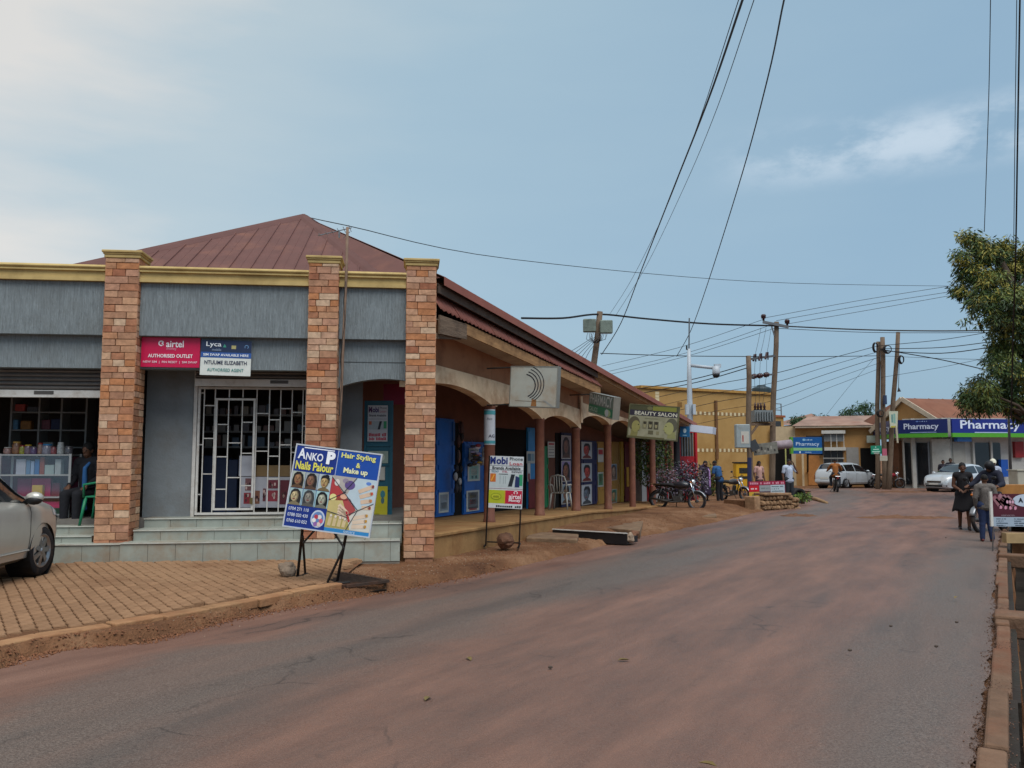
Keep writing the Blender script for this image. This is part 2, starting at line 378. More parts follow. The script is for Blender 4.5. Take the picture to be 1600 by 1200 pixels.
def asphalt_material():
    m = bpy.data.materials.new('worn_asphalt'); m.use_nodes = True; t = m.node_tree; b = t.nodes['Principled BSDF']; l = t.links.new; n = t.nodes.new
    tc = n('ShaderNodeTexCoord'); mp = n('ShaderNodeMapping')
    ang = math.atan2(DR.x, DR.y); mp.inputs['Rotation'].default_value = (0, 0, ang); l(tc.outputs['Object'], mp.inputs[0])
    st = n('ShaderNodeMapping'); st.inputs['Scale'].default_value = (1.0, 0.16, 1); l(mp.outputs[0], st.inputs[0])
    big = n('ShaderNodeTexNoise'); big.inputs['Scale'].default_value = 0.85; big.inputs['Detail'].default_value = 7; big.inputs['Roughness'].default_value = 0.6; l(st.outputs[0], big.inputs[0])
    fine = n('ShaderNodeTexNoise'); fine.inputs['Scale'].default_value = 60; fine.inputs['Detail'].default_value = 5; fine.inputs['Roughness'].default_value = 0.75; l(tc.outputs['Object'], fine.inputs[0])
    vor = n('ShaderNodeTexVoronoi'); vor.inputs['Scale'].default_value = 95; l(tc.outputs['Object'], vor.inputs[0])
    base = n('ShaderNodeValToRGB'); e = base.color_ramp.elements; e[0].position = 0.36; e[0].color = lin('#4a403a') + (1,); e[1].position = 0.68; e[1].color = lin('#7f7269') + (1,)
    l(fine.outputs[0], base.inputs[0])
    at_ = n('ShaderNodeAttribute'); at_.attribute_name = 'dust'
    br = n('ShaderNodeMapRange'); br.inputs[1].default_value = 0.40; br.inputs[2].default_value = 0.70; br.inputs[4].default_value = 0.50; l(big.outputs[0], br.inputs[0])
    med = n('ShaderNodeTexNoise'); med.inputs['Scale'].default_value = 2.4; med.inputs['Detail'].default_value = 9; med.inputs['Roughness'].default_value = 0.68; st2 = n('ShaderNodeMapping'); st2.inputs['Scale'].default_value = (1.0, 0.20, 1); l(mp.outputs[0], st2.inputs[0]); l(st2.outputs[0], med.inputs[0])
    gr_ = n('ShaderNodeTexNoise'); gr_.inputs['Scale'].default_value = 7.0; gr_.inputs['Detail'].default_value = 10; gr_.inputs['Roughness'].default_value = 0.75; l(tc.outputs['Object'], gr_.inputs[0])
    bl_ = n('ShaderNodeMix'); bl_.data_type = 'FLOAT'; bl_.inputs[0].default_value = 0.42; l(med.outputs[0], bl_.inputs[2]); l(gr_.outputs[0], bl_.inputs[3])
    mm = n('ShaderNodeMath'); mm.operation = 'MULTIPLY_ADD'; l(bl_.outputs[0], mm.inputs[0]); mm.inputs[1].default_value = 1.25; mm.inputs[2].default_value = -0.60
    ad = n('ShaderNodeMath'); ad.operation = 'ADD'; l(at_.outputs['Fac'], ad.inputs[0]); l(mm.outputs[0], ad.inputs[1])
    mul = n('ShaderNodeMapRange'); mul.inputs[1].default_value = 0.10; mul.inputs[2].default_value = 0.95; mul.inputs[4].default_value = 0.92; l(ad.outputs[0], mul.inputs[0])
    mxx = n('ShaderNodeMath'); mxx.operation = 'MAXIMUM'; l(br.outputs[0], mxx.inputs[0]); l(mul.outputs[0], mxx.inputs[1])
    dc = n('ShaderNodeValToRGB'); e = dc.color_ramp.elements; e[0].position = 0.3; e[0].color = lin('#674639') + (1,); e[1].position = 0.72; e[1].color = lin('#8d6857') + (1,); l(med.outputs[0], dc.inputs[0])
    mix = n('ShaderNodeMix'); mix.data_type = 'RGBA'; l(mxx.outputs[0], mix.inputs[0]); l(base.outputs[0], mix.inputs[6]); l(dc.outputs[0], mix.inputs[7])
    # tarry, darker worn patches
    pt = n('ShaderNodeTexNoise'); pt.inputs['Scale'].default_value = 1.5; pt.inputs['Detail'].default_value = 4
    mp2 = n('ShaderNodeMapping'); mp2.inputs['Location'].default_value = (11, 5, 2); l(st.outputs[0], mp2.inputs[0]); l(mp2.outputs[0], pt.inputs[0])
    pr = n('ShaderNodeMapRange'); pr.inputs[1].default_value = 0.50; pr.inputs[2].default_value = 0.68; pr.inputs[4].default_value = 0.45; l(pt.outputs[0], pr.inputs[0])
    dk = n('ShaderNodeMix'); dk.data_type = 'RGBA'; l(pr.outputs[0], dk.inputs[0]); l(mix.outputs[2], dk.inputs[6]); dk.inputs[7].default_value = lin('#47423f') + (1,)
    sp = n('ShaderNodeMapRange'); sp.inputs[1].default_value = 0.0; sp.inputs[2].default_value = 0.5; sp.inputs[3].default_value = 1.18; sp.inputs[4].default_value = 0.84; l(vor.outputs[0], sp.inputs[0])
    hs = n('ShaderNodeHueSaturation'); l(dk.outputs[2], hs.inputs['Color']); l(sp.outputs[0], hs.inputs['Value'])
    # hairline cracks, broken up so that they come and go
    wv = n('ShaderNodeTexNoise'); wv.inputs['Scale'].default_value = 2.5; wv.inputs['Detail'].default_value = 4; l(tc.outputs['Object'], wv.inputs[0])
    va = n('ShaderNodeVectorMath'); va.operation = 'MULTIPLY_ADD'; l(wv.outputs['Color'], va.inputs[0]); va.inputs[1].default_value = (.5, .5, 0); l(tc.outputs['Object'], va.inputs[2])
    ve = n('ShaderNodeTexVoronoi'); ve.feature = 'DISTANCE_TO_EDGE'; ve.inputs['Scale'].default_value = 0.75; l(va.outputs[0], ve.inputs[0])
    c1 = n('ShaderNodeMapRange'); c1.inputs[1].default_value = 0.003; c1.inputs[2].default_value = 0.011; c1.inputs[3].default_value = 1; c1.inputs[4].default_value = 0; l(ve.outputs[0], c1.inputs[0])
    c2 = n('ShaderNodeMapRange'); c2.inputs[1].default_value = 0.52; c2.inputs[2].default_value = 0.62; c2.inputs[4].default_value = 0.6; l(pt.outputs[0], c2.inputs[0])
    c3 = n('ShaderNodeMath'); c3.operation = 'MULTIPLY'; l(c1.outputs[0], c3.inputs[0]); l(c2.outputs[0], c3.inputs[1])
    ck = n('ShaderNodeMix'); ck.data_type = 'RGBA'; l(c3.outputs[0], ck.inputs[0]); l(hs.outputs[0], ck.inputs[6]); ck.inputs[7].default_value = lin('#2f2723') + (1,)
    l(ck.outputs[2], b.inputs['Base Color'])
    rr = n('ShaderNodeMapRange'); rr.inputs[3].default_value = 0.42; rr.inputs[4].default_value = 0.75; l(big.outputs[0], rr.inputs[0]); l(rr.outputs[0], b.inputs['Roughness'])
    b.inputs['Specular IOR Level'].default_value = 0.42
    bp = n('ShaderNodeBump'); bp.inputs['Strength'].default_value = 0.5; bp.inputs['Distance'].default_value = 0.012
    l(vor.outputs[0], bp.inputs['Height']); bp2 = n('ShaderNodeBump'); bp2.inputs['Strength'].default_value = 0.35; bp2.inputs['Distance'].default_value = 0.02
    l(fine.outputs[0], bp2.inputs['Height']); l(bp.outputs[0], bp2.inputs['Normal']); l(bp2.outputs[0], b.inputs['Normal'])
    return m
ASPH = asphalt_material()

# ---- the road: one sheet, rows across, dust laid thicker towards its edges and in the junction
rows = list(np.arange(-9, 3, 0.6)) + list(np.arange(3, 14, 0.11)) + list(np.arange(14, 30, 0.25)) + list(np.arange(30, YFAR + 0.01, 0.5))
NC = 72
vv, dust = [], []
for y in rows:
    a, b_ = left_edge(y), right_edge(y)
    for k in range(NC + 1):
        t = k / NC; t = 0.5 - 0.5 * math.cos(math.pi * t) if False else t
        x = a + (b_ - a) * t
        dl, dr_ = (x - a) * 0.84, (b_ - x) * 0.84
        zz = gz(x, y) + 0.006 + 0.05 * min(1, dl / 2.5) * min(1, max(0, dr_) / 2.5) + 0.006 * noise.noise((x * 1.3, y * 1.3, 0))
        hump = 0.0
        # two shallow soil-filled scars across the road
        vv.append((x, y, zz))
        wob = .5 * noise.noise((x * .35, y * .35, 7.0)); d = 1.05 * (1 - sstep(.45, 1.25 + .5 * wob, dl)) + .45 * math.exp(-max(0, dr_) / .22) + .80 * sstep(1.7 + wob, 2.9 + wob, dl) * sstep(.35, 1.3 + wob, dr_) + .30 * sstep(14, 22, y)
        dust.append(min(1.2, d))
ff = []
for i in range(len(rows) - 1):
    for k in range(NC):
        q = i * (NC + 1) + k; ff.append((q, q + 1, q + NC + 2, q + NC + 1))
me = bpy.data.meshes.new('road'); me.from_pydata(vv, [], ff); me.materials.append(ASPH)
at_d = me.attributes.new('dust', 'FLOAT', 'POINT'); at_d.data.foreach_set('value', dust)
me.polygons.foreach_set('use_smooth', [True] * len(me.polygons))
road = bpy.data.objects.new('road', me); COL.objects.link(road); tag(road, kind='structure')

# ---- soil: near sheet with a bank along the left road edge and the drain trench on the right
def soil_z(x, y):
    g = gz(x, y)
    if y < YJ + 1.5:
        c = xon(REp, y); d = (x - c) * 0.84
        if 0.15 < d < 1.25: return g - 1.45
        if d > -0.4: return g - 0.03 + (0.10 if d >= 1.25 else 0)
    a = left_edge(y); d = (a - x) * 0.84
    if d <= 0.0: return g - 0.05
    if y > YFAR: return g + 0.02
    jag = 0.09 * noise.noise((x * 4.0, y * 4.0, 2.0)) + 0.05 * noise.noise((x * 11.0, y * 11.0, 5.0))
    h = 0.115 * sstep(0.02, 0.12, d + jag * .8) * (1 - 0.35 * sstep(15, 26, y)) * (1 - sstep(34, 42, y))
    h += 0.16 * sstep(0.25, 1.1, d + jag) * sstep(16.5, 19, y) * (1 - sstep(29, 33, y))
    return g - 0.012 + h + 0.022 * noise.noise((x * 1.7, y * 1.7, 8.0)) * sstep(0, 0.5, d) + 0.012 * noise.noise((x * 7, y * 7, 4.0)) + (0.020 * noise.noise((x * 13, y * 13, 6.0)) + 0.010 * noise.noise((x * 27, y * 27, 1.0))) * (1 - sstep(.35, .9, d))
def sheet(name, xs, ys, zf, mat):
    nx = len(xs); v = [(x, y, zf(x, y)) for y in ys for x in xs]
    f = [(j * nx + i, j * nx + i + 1, (j + 1) * nx + i + 1, (j + 1) * nx + i) for j in range(len(ys) - 1) for i in range(nx - 1)]
    m = bpy.data.meshes.new(name); m.from_pydata(v, [], f); m.materials.append(mat); m.polygons.foreach_set('use_smooth', [True] * len(m.polygons))
    o = bpy.data.objects.new(name, m); COL.objects.link(o); return o
ground = sheet('ground', list(np.arange(-14, -7, 0.7)) + list(np.arange(-7, 0.5, 0.055)) + list(np.arange(0.5, 4, 0.085)) + list(np.arange(4, 16, 0.14)), list(np.arange(-9, 3.4, 0.6)) + list(np.arange(3.4, 5, 0.085)) + list(np.arange(5, 11, 0.05)) + list(np.arange(11, 16, 0.085)) + list(np.arange(16, 36, 0.22)), soil_z, SOIL)
tag(ground, kind='structure')
big = sheet('terrain', list(np.linspace(-600, 600, 61)), list(np.linspace(-60, 1400, 74)), lambda x, y: gz(x, y) - (1.7 if y < 40 else 0.045) , SOIL)
tag(big, kind='structure')
mid = sheet('forecourt_ground', list(np.arange(-30, 90, 1.0)), list(np.arange(35.8, 95, 1.0)), lambda x, y: gz(x, y) - 0.02 + 0.02 * noise.noise((x * .6, y * .6, 1)) - (0.03 if left_edge(y) - 1 < x and y < YFAR + 1 else 0), SOIL)
tag(mid, kind='structure')

# soil washed over the road: long low mounds
MUD = M('washed_soil', '#6b4e3d', rough=0.95, var=0.25, scale=6, bump=0.6, bscale=30, spec=0.1)
def mound(name, px0, px1, py, hh, dep, label):
    a, b_ = gnd(px0, py), gnd(px1, py); n = 26; mm = 9; V = []
    for i in range(n + 1):
        t = i / n
        for j in range(mm + 1):
            s_ = j / mm * 2 - 1; prof = max(0, 1 - s_ * s_) * math.sin(math.pi * min(1, max(0, t))) ** 0.6
            x = a.x + (b_.x - a.x) * t + 0.08 * noise.noise((t * 9, s_, 1)); y = a.y + dep * s_ * (0.6 + 0.4 * math.sin(math.pi * t)) + 0.35 * noise.noise((t * 4, 5, 1))
            V.append((x, y, gz(x, y) + 0.035 + hh * prof * (0.75 + 0.9 * noise.noise((t * 14, s_ * 3, 2)))))
    Fc = [(i * (mm + 1) + j, i * (mm + 1) + j + 1, (i + 1) * (mm + 1) + j + 1, (i + 1) * (mm + 1) + j) for i in range(n) for j in range(mm)]
    m = bpy.data.meshes.new(name); m.from_pydata(V, [], Fc); m.materials.append(MUD); m.polygons.foreach_set('use_smooth', [True] * len(m.polygons)); fixnormals(m)
    o = bpy.data.objects.new(name, m); COL.objects.link(o); tag(o, label, 'soil', kind='stuff'); return o
mound('soil_heap', 1330, 1500, 812, 0.09, 0.55, 'long low ridge of red soil washed across the junction')
mound('soil_heap', 1222, 1276, 808, 0.07, 0.4, 'short patch of red rubble on the road near the white-shirted man')
mound('soil_heap', 1350, 1470, 771, 0.10, 0.4, 'red soil strip beneath the parked red motorcycle')

# ---- loose crumbs along the broken edges
def crumbs(name, label, pts, size, mat, cnt, spread=.07):
    mb = MB()
    for _ in range(cnt):
        i = random.randrange(len(pts) - 1); t = random.random(); p = pts[i].lerp(pts[i + 1], t)
        off = random.gauss(0, spread); q = Vector((p.x, p.y, 0)) + DN * off; z = max(soil_z(q.x, q.y), gz(q.x, q.y) + 0.008) 
        s_ = size * random.uniform(0.35, 1.2); X = Matrix.Translation((q.x, q.y, z + s_ * 0.25)) @ Matrix.Rotation(random.uniform(0, 6), 4, (random.random(), random.random(), 1))
        vs_ = [Vector((random.uniform(.6, 1) * a, random.uniform(.6, 1) * b2, random.uniform(.4, .8) * c)) * s_ for a, b2, c in ((1, 0, 0), (-1, 0, 0), (0, 1, 0), (0, -1, 0), (0, 0, 1), (0, 0, -1))]
        mb.add(vs_, [(0, 2, 4), (2, 1, 4), (1, 3, 4), (3, 0, 4), (2, 0, 5), (1, 2, 5), (3, 1, 5), (0, 3, 5)], 0, X)
    o = mb.build(name, mat); tag(o, label, 'gravel', kind='stuff'); return o
M('crumb_soil', '#7a5138', rough=0.95, var=0.35, scale=20); M('crumb_tar', '#5d463a', rough=0.9, var=0.4, scale=20)
crumbs('gravel', 'soil crumbs along the broken left road edge', [p for p in LE[:12]], 0.016, MATS['crumb_soil'], 1500)
crumbs('gravel', 'dark tar crumbs along the right road edge by the drain', [p + DN * 0.06 for p in RE], 0.009, MATS['crumb_tar'], 5000, .045)

crumbs('gravel', 'fine grit scattered over the left verge', [p - DN * 0.7 for p in LE[6:20]], 0.014, MATS['crumb_soil'], 3800, .42)
crumbs('gravel', 'pale grit scattered over the left verge', [p - DN * 0.6 for p in LE[4:20]], 0.010, M('crumb_pale', '#9a8672', rough=.95, var=.3, scale=20), 1800, .45)
# ---- fallen leaves and pebbles on the asphalt
LEAF_DRY = M('dry_leaf', '#6a5a34', rough=0.8, var=0.3, scale=10)
PEB = M('pebble', '#4a3f38', rough=0.9, var=0.3, scale=12)
LITTER = ((733, 1030, 0, 'dry leaf on the asphalt left of the road middle'), (668, 1092, 0, 'dry leaf lowest on the left half of the road'), (975, 1032, 0, 'larger dry leaf in the middle of the road'), (1328, 1018, 1, 'dark pebble on the right half of the road below the others'), (1494, 934, 0, 'green leaf near the right drain edge'), (1495, 974, 1, 'dark pebble below the green leaf near the drain'), (1478, 841, 1, 'dark pebble near the feet of the woman in black'), (1105, 1195, 0, 'dry leaf at the bottom edge of the road'), (78, 979, 0, 'yellow green leaf lying on the pavers near the silver car'), (1463, 1012, 1, 'dark pebble right of the lower road pebble'), (1392, 980, 1, 'dark pebble between the road middle and the drain'), (860, 1045, 1, 'dark pebble beside the larger dry leaf'))
for k, (px, py, c, lab) in enumerate(LITTER):
    p = gnd(px, py, 0.06); mb = MB()
    if c == 0:
        rz = random.uniform(0, 6); X = Matrix.Translation(p) @ Matrix.Rotation(rz, 4, 'Z')
        P = [(-.05, 0, 0), (-.02, .017, .012), (.02, .018, .016), (.055, 0, .004), (.02, -.018, .016), (-.02, -.017, .012)]
        mb.add(P + [(0, 0, .004)], [(0, 1, 6), (1, 2, 6), (2, 3, 6), (3, 4, 6), (4, 5, 6), (5, 0, 6)], 0, X)
        o = mb.build('fallen_leaf', LEAF_DRY); tag(o, lab, 'leaf', 'leaves lying on the road' if px != 78 else None)
    else:
        mb.ball(p + Vector((0, 0, .012)), (0.018, 0.014, 0.011), 8); o = mb.build('pebble', PEB, smooth=True); tag(o, lab, 'pebble', 'pebbles lying on the road')
# ================================================================== FRONT FRAME, PAVERS, KERB, DRAIN
A0 = at(185, 700, 12.3)
FR = Plane((A0.x, A0.y), R(6.8))          # front facade, plane of the pillar faces
PVZ = 0.105                               # pavement level in front of the shops

# ---- interlocking pavers, running bond in courses across the pavement
PAV = M('paver_clay', '#96765a', rough=0.92, var=0.16, scale=14, bump=0.5, bscale=60, rnd=0.13, dirt='#71503a', dirt_amt=0.6, dirt_scale=0.9, spec=0.15)
kerb_px = ((-60, 1010), (0, 997), (60, 985), (160, 971), (240, 958), (330, 942), (400, 930), (470, 917), (520, 909))
KL = []
for px, py in kerb_px:
    r = ray(px, py); t = (PVZ - CZ) / r.z; KL.append(Vector((r.x * t, r.y * t, PVZ)))
pavement = thing('pavement', None, None); tag(pavement, kind='structure')
bed = MB(); 
bl = [FR.world(-5.0, -0.22, PVZ - 0.05), FR.world(3.6, -0.22, PVZ - 0.05)]
poly = [Vector((KL[0].x - 1.2, KL[0].y - .3, PVZ - .05))] + [Vector((p.x, p.y, PVZ - .05)) for p in KL] + [FR.world(3.5, -1.2, PVZ - .05), bl[1], bl[0]]
bed.add(poly, [tuple(range(len(poly)))]); bed.build('bedding_sand', M('bedding_sand', '#6d4a30', rough=0.95, var=0.2), pavement)
def inside(x, y, P):
    c = False; j = len(P) - 1
    for i in range(len(P)):
        if (P[i].y > y) != (P[j].y > y) and x < (P[j].x - P[i].x) * (y - P[i].y) / (P[j].y - P[i].y) + P[i].x: c = not c
        j = i
    return c
bw, bh = 0.205, 0.118
pm = MB(); pm.box(-bw / 2 + .004, bw / 2 - .004, -bh / 2 + .004, bh / 2 - .004, -.05, 0)
# chamfered top
pm = MB(); x_, y_ = bw / 2 - .0015, bh / 2 - .006; zig = .008
OUT = [(-x_, -y_ - zig * .5), (-x_ * .33, -y_ + zig), (x_ * .33, -y_ - zig), (x_, -y_ + zig * .5), (x_, y_ + zig * .5), (x_ * .33, y_ - zig), (-x_ * .33, y_ + zig), (-x_, y_ - zig * .5)]
nO = len(OUT); sh_ = lambda f: [(a * (1 - f * .35), b * (1 - f)) for a, b in OUT]
pm.add([(a, b, -.05) for a, b in OUT] + [(a, b, -.008) for a, b in OUT] + [(a, b, 0) for a, b in sh_(.10)], [(i, (i + 1) % nO, (i + 1) % nO + nO, i + nO) for i in range(nO)] + [(i + nO, (i + 1) % nO + nO, (i + 1) % nO + 2 * nO, i + 2 * nO) for i in range(nO)] + [tuple(range(2 * nO, 3 * nO))])
pme = pm.mesh('paver', PAV)
pa = R(34); ux, uy = Vector((math.cos(pa), math.sin(pa), 0)), Vector((-math.sin(pa), math.cos(pa), 0)); oc = Vector((-4, 9, 0))
cells = []
for i in range(-50, 51):
    for j in range(-40, 41):
        # courses run away from the viewer, joints staggered by half a brick
        p = oc + uy * (i * bw + (bw / 2 if j % 2 else 0)) + ux * (j * bh)
        if all(inside(p.x + dx, p.y + dy, poly) for dx, dy in ((.09, 0), (-.09, 0), (0, .1), (0, -.1))):
            q = Vector((p.x, p.y, 0)); 
            if p.y > 4.6 and abs(p.x / p.y) < 0.68: cells.append((p.length, p))
cells.sort(key=lambda c: c[0])
rest = MB()
for k, (_, p) in enumerate(cells):
    X = Matrix.Translation((p.x, p.y, PVZ + random.uniform(-.006, .004) + .012 * noise.noise((p.x * .9, p.y * .9, 3)))) @ Matrix.Rotation(pa + R(90) + random.uniform(-.02, .02), 4, 'Z') @ Matrix.Rotation(random.uniform(-.02, .02), 4, 'X')
    if k < 290:
        o = inst('paver', pme, pavement); o.matrix_world = X
    else: rest.add(pm.v, pm.f, 0, X)
ro = rest.build('paver_field', PAV, pavement); tag(ro, kind='stuff')

# ---- concrete kerb slabs along the paver edge and soil-smeared gutter strip
KC = M('kerb_concrete', '#977353', rough=0.9, var=0.2, scale=7, bump=0.5, bscale=35, rnd=0.1, dirt='#84563a', dirt_amt=0.7, dirt_scale=1.5, spec=0.2)
kerb = thing('kerb', None, None); tag(kerb, kind='structure')
acc = [0]
for a, b_ in zip(KL[:-1], KL[1:]): acc.append(acc[-1] + (b_ - a).length)
def kl(s_):
    s_ = max(0, min(acc[-1], s_))
    for i in range(len(KL) - 1):
        if s_ <= acc[i + 1]: t = (s_ - acc[i]) / (acc[i + 1] - acc[i]); return KL[i].lerp(KL[i + 1], t)
    return KL[-1]
s_ = 0.0
while s_ < acc[-1] - 0.2:
    ln = random.uniform(0.42, 0.62); a, b_ = kl(s_ + .006), kl(min(acc[-1], s_ + ln - .006)); d = (b_ - a).normalized(); nrm = Vector((d.y, -d.x, 0)); wd = 0.19
    dz = random.uniform(-.012, .006); mb = MB(); P = [a, b_, b_ + nrm * wd * random.uniform(.9, 1.06), a + nrm * wd * random.uniform(.9, 1.06)]
    mb.add([Vector((p.x, p.y, PVZ - .1)) for p in P] + [Vector((p.x, p.y, PVZ - .004 + dz)) for p in P], [(3, 2, 1, 0), (4, 5, 6, 7), (0, 1, 5, 4), (1, 2, 6, 5), (2, 3, 7, 6), (3, 0, 4, 7)])
    me_ = mb.mesh('kerb_slab', KC); fixnormals(me_); o = inst('kerb_slab', me_, kerb); bv = o.modifiers.new('b', 'BEVEL'); bv.width = .012; bv.segments = 2
    s_ += ln

# ---- gutter grating set in the pavement corner, under the tilted sign
gi = gnd(430, 905, .12); 
G4 = []
for px, py in ((436, 905), (540, 916), (606, 908), (520, 893)):
    r = ray(px, py); t = (0.07 - CZ) / r.z; G4.append(Vector((r.x * t, r.y * t, 0.07)))
IRON = M('rusty_iron', '#4a3c34', rough=0.7, var=0.3, scale=18, metal=0.5, dirt='#7a4a2e', dirt_amt=0.5)
gr = thing('drain_grating', 'rusty iron bar grating set in the pavement beneath the tilted nail sign', 'grating', G4[0])
mb = MB(); o0 = G4[0]
for a, b_ in zip(G4, G4[1:] + G4[:1]): mb.bar(a - o0, b_ - o0, .05, .03)
mb.build('frame', IRON, gr)
nb = 15
for k in range(1, nb):
    t = k / nb; a = G4[0].lerp(G4[1], t) - o0; b_ = G4[3].lerp(G4[2], t) - o0; mb = MB(); mb.bar(a, b_, .022, .03); mb.build('bar', IRON, gr)
mb = MB(); mb.add([p - o0 + Vector((0, 0, -.10)) for p in G4], [(0, 1, 2, 3)])
mb.build('pit', M('pit_dark', '#17120f', rough=1), gr)

# ---- open storm drain on the right: concrete edge wall and cross beams
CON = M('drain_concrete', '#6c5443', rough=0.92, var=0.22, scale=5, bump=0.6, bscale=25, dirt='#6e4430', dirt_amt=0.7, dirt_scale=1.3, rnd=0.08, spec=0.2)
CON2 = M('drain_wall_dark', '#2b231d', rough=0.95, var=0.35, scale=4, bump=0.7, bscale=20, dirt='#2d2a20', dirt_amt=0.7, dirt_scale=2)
drain = thing('storm_drain', 'open concrete storm drain with cross beams along the right road edge', 'drain', (RE[0].x, RE[0].y, 0), math.atan2(DR.y, DR.x))
# local frame: x along the road, -y to the right
def dl(p): q = drain.matrix_world.inverted() @ Vector(p); return q
drain.rotation_euler = (0, 0, math.atan2(DR.y, DR.x)); bpy.context.view_layer.update()
Ltot = (RE[-1] - RE[0]).length + 1.5; x = -6.0
def xoff(xl):
    w_ = Vector((RE[0].x, RE[0].y, 0)) + DR * xl; c = xon(REp, w_.y); return -(c - w_.x) * 0.84
while x < Ltot:
    ln = random.uniform(0.7, 1.7); ln = min(ln, Ltot - x)
    y1 = xoff(x + ln / 2); wv = Vector((RE[0].x, RE[0].y, 0)) + DR * (x + ln / 2); z0 = gz(wv.x, wv.y)
    mb = MB(); mb.box(x + .006, x + ln - .006, y1 - .03 - .12, y1 - .02 + random.uniform(-.02, .015), z0 - .22, z0 + .04 + random.uniform(-.03, .015)); o = mb.build('edge_slab', CON, drain, bevel=.018, seg=2)
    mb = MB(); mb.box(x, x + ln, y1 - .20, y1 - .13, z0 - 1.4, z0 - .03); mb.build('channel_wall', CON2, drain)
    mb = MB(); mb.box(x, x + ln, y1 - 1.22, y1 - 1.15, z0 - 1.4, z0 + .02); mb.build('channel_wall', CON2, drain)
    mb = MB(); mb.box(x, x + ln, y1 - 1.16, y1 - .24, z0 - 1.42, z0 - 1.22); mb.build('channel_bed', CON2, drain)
    x += ln
for px, py, wd in ((1585, 972, .42), (1585, 874, .30), (1588, 838, .4), (1590, 815, .5)):
    p = gnd(px, py); q = dl(p); y1 = xoff(q.x); mb = MB(); mb.box(q.x - wd / 2, q.x + wd / 2, y1 - 1.6, y1 - .02, p.z - .13, p.z + .085); mb.build('cross_beam', CON, drain, bevel=.02, seg=2)
# ================================================================== CORNER SHOP BUILDING
fb = thing('corner_shop_building', 'single storey grey corner shop with stone clad pillars and maroon hipped roof', 'building', mat=FR.mat())
PLAS = M('grey_streaked_plaster', '#7c8487', rough=0.9, var=0.25, scale=3.2, stretch=(17, 17, 1.4), bump=0.8, bscale=9, detail=8, dirt='#6b6f6e', dirt_amt=0.35, dirt_scale=1.1, spec=0.2)
PLAS2 = M('grey_smooth_plaster', '#7b8184', rough=0.9, var=0.10, scale=3, bump=0.25, bscale=30, dirt='#6a6660', dirt_amt=0.45, dirt_scale=1.6, spec=0.2)
CORN = M('mustard_cornice', '#b8a06b', rough=0.85, var=0.12, scale=4, dirt='#92794c', dirt_amt=0.6, dirt_scale=2.0, spec=0.25)
STN_CORE = M('pillar_mortar', '#966e54', rough=0.95, var=0.2, scale=20)
DARKIN = M('shop_interior_paint', '#5a4f49', rough=0.95, var=0.15, scale=3)
WHITEM = M('white_painted_steel', '#c9c6c0', rough=0.5, var=0.08, scale=12, dirt='#8d7a66', dirt_amt=0.35, dirt_scale=5)
TILE = M('step_tile', '#93988f', rough=0.45, var=0.10, scale=6, dirt='#8a6f55', dirt_amt=0.5, dirt_scale=2.2, rnd=0.06, spec=0.4)
NOSE = M('tile_nosing', '#b9b9b0', rough=0.45, var=0.1, scale=10, dirt='#8f765b', dirt_amt=0.4, dirt_scale=4)

def stone_material():
    m = bpy.data.materials.new('sandstone_cladding'); m.use_nodes = True; t = m.node_tree; b = t.nodes['Principled BSDF']; l = t.links.new; n = t.nodes.new
    oi = n('ShaderNodeObjectInfo'); r = n('ShaderNodeValToRGB'); r.color_ramp.interpolation = 'CONSTANT'; e = r.color_ramp.elements
    cols = ['#b08060', '#b98f70', '#a37155', '#b37b58', '#bb977a', '#9f755c', '#b08567', '#a9765a', '#ba9073', '#a57c62', '#b07751', '#b8937a', '#98634a', '#bfa287', '#ad826a']
    e[0].position = 0; e[0].color = lin(cols[0]) + (1,); e[1].position = 1 / len(cols); e[1].color = lin(cols[1]) + (1,)
    for k in range(2, len(cols)): q = e.new(k / len(cols)); q.color = lin(cols[k]) + (1,)
    ra = n('ShaderNodeAttribute'); ra.attribute_name = 'piece'; sm_ = n('ShaderNodeMath'); sm_.operation = 'ADD'; fr_ = n('ShaderNodeMath'); fr_.operation = 'FRACT'
    l(oi.outputs['Random'], sm_.inputs[0]); l(ra.outputs['Fac'], sm_.inputs[1]); l(sm_.outputs[0], fr_.inputs[0]); l(fr_.outputs[0], r.inputs[0])
    tc = n('ShaderNodeTexCoord'); nz = n('ShaderNodeTexNoise'); nz.inputs['Scale'].default_value = 13; nz.inputs['Detail'].default_value = 8; nz.inputs['Roughness'].default_value = .62
    ad = n('ShaderNodeVectorMath'); ad.operation = 'ADD'; sc_ = n('ShaderNodeVectorMath'); sc_.operation = 'SCALE'; sc_.inputs[0].default_value = (31, 17, 23)
    l(oi.outputs['Random'], sc_.inputs['Scale']); l(tc.outputs['Object'], ad.inputs[0]); l(sc_.outputs[0], ad.inputs[1]); l(ad.outputs[0], nz.inputs[0])
    mr = n('ShaderNodeMapRange'); mr.inputs[1].default_value = .25; mr.inputs[2].default_value = .75; mr.inputs[3].default_value = .64; mr.inputs[4].default_value = 1.30; l(nz.outputs[0], mr.inputs[0])
    h = n('ShaderNodeHueSaturation'); h.inputs['Saturation'].default_value = 1.0; l(r.outputs[0], h.inputs['Color']); l(mr.outputs[0], h.inputs['Value']); l(h.outputs[0], b.inputs['Base Color'])
    b.inputs['Roughness'].default_value = .85; b.inputs['Specular IOR Level'].default_value = .25
    bp = n('ShaderNodeBump'); bp.inputs['Strength'].default_value = .6; bp.inputs['Distance'].default_value = .012; l(nz.outputs[0], bp.inputs['Height']); l(bp.outputs[0], b.inputs['Normal'])
    return m
STONE = stone_material()

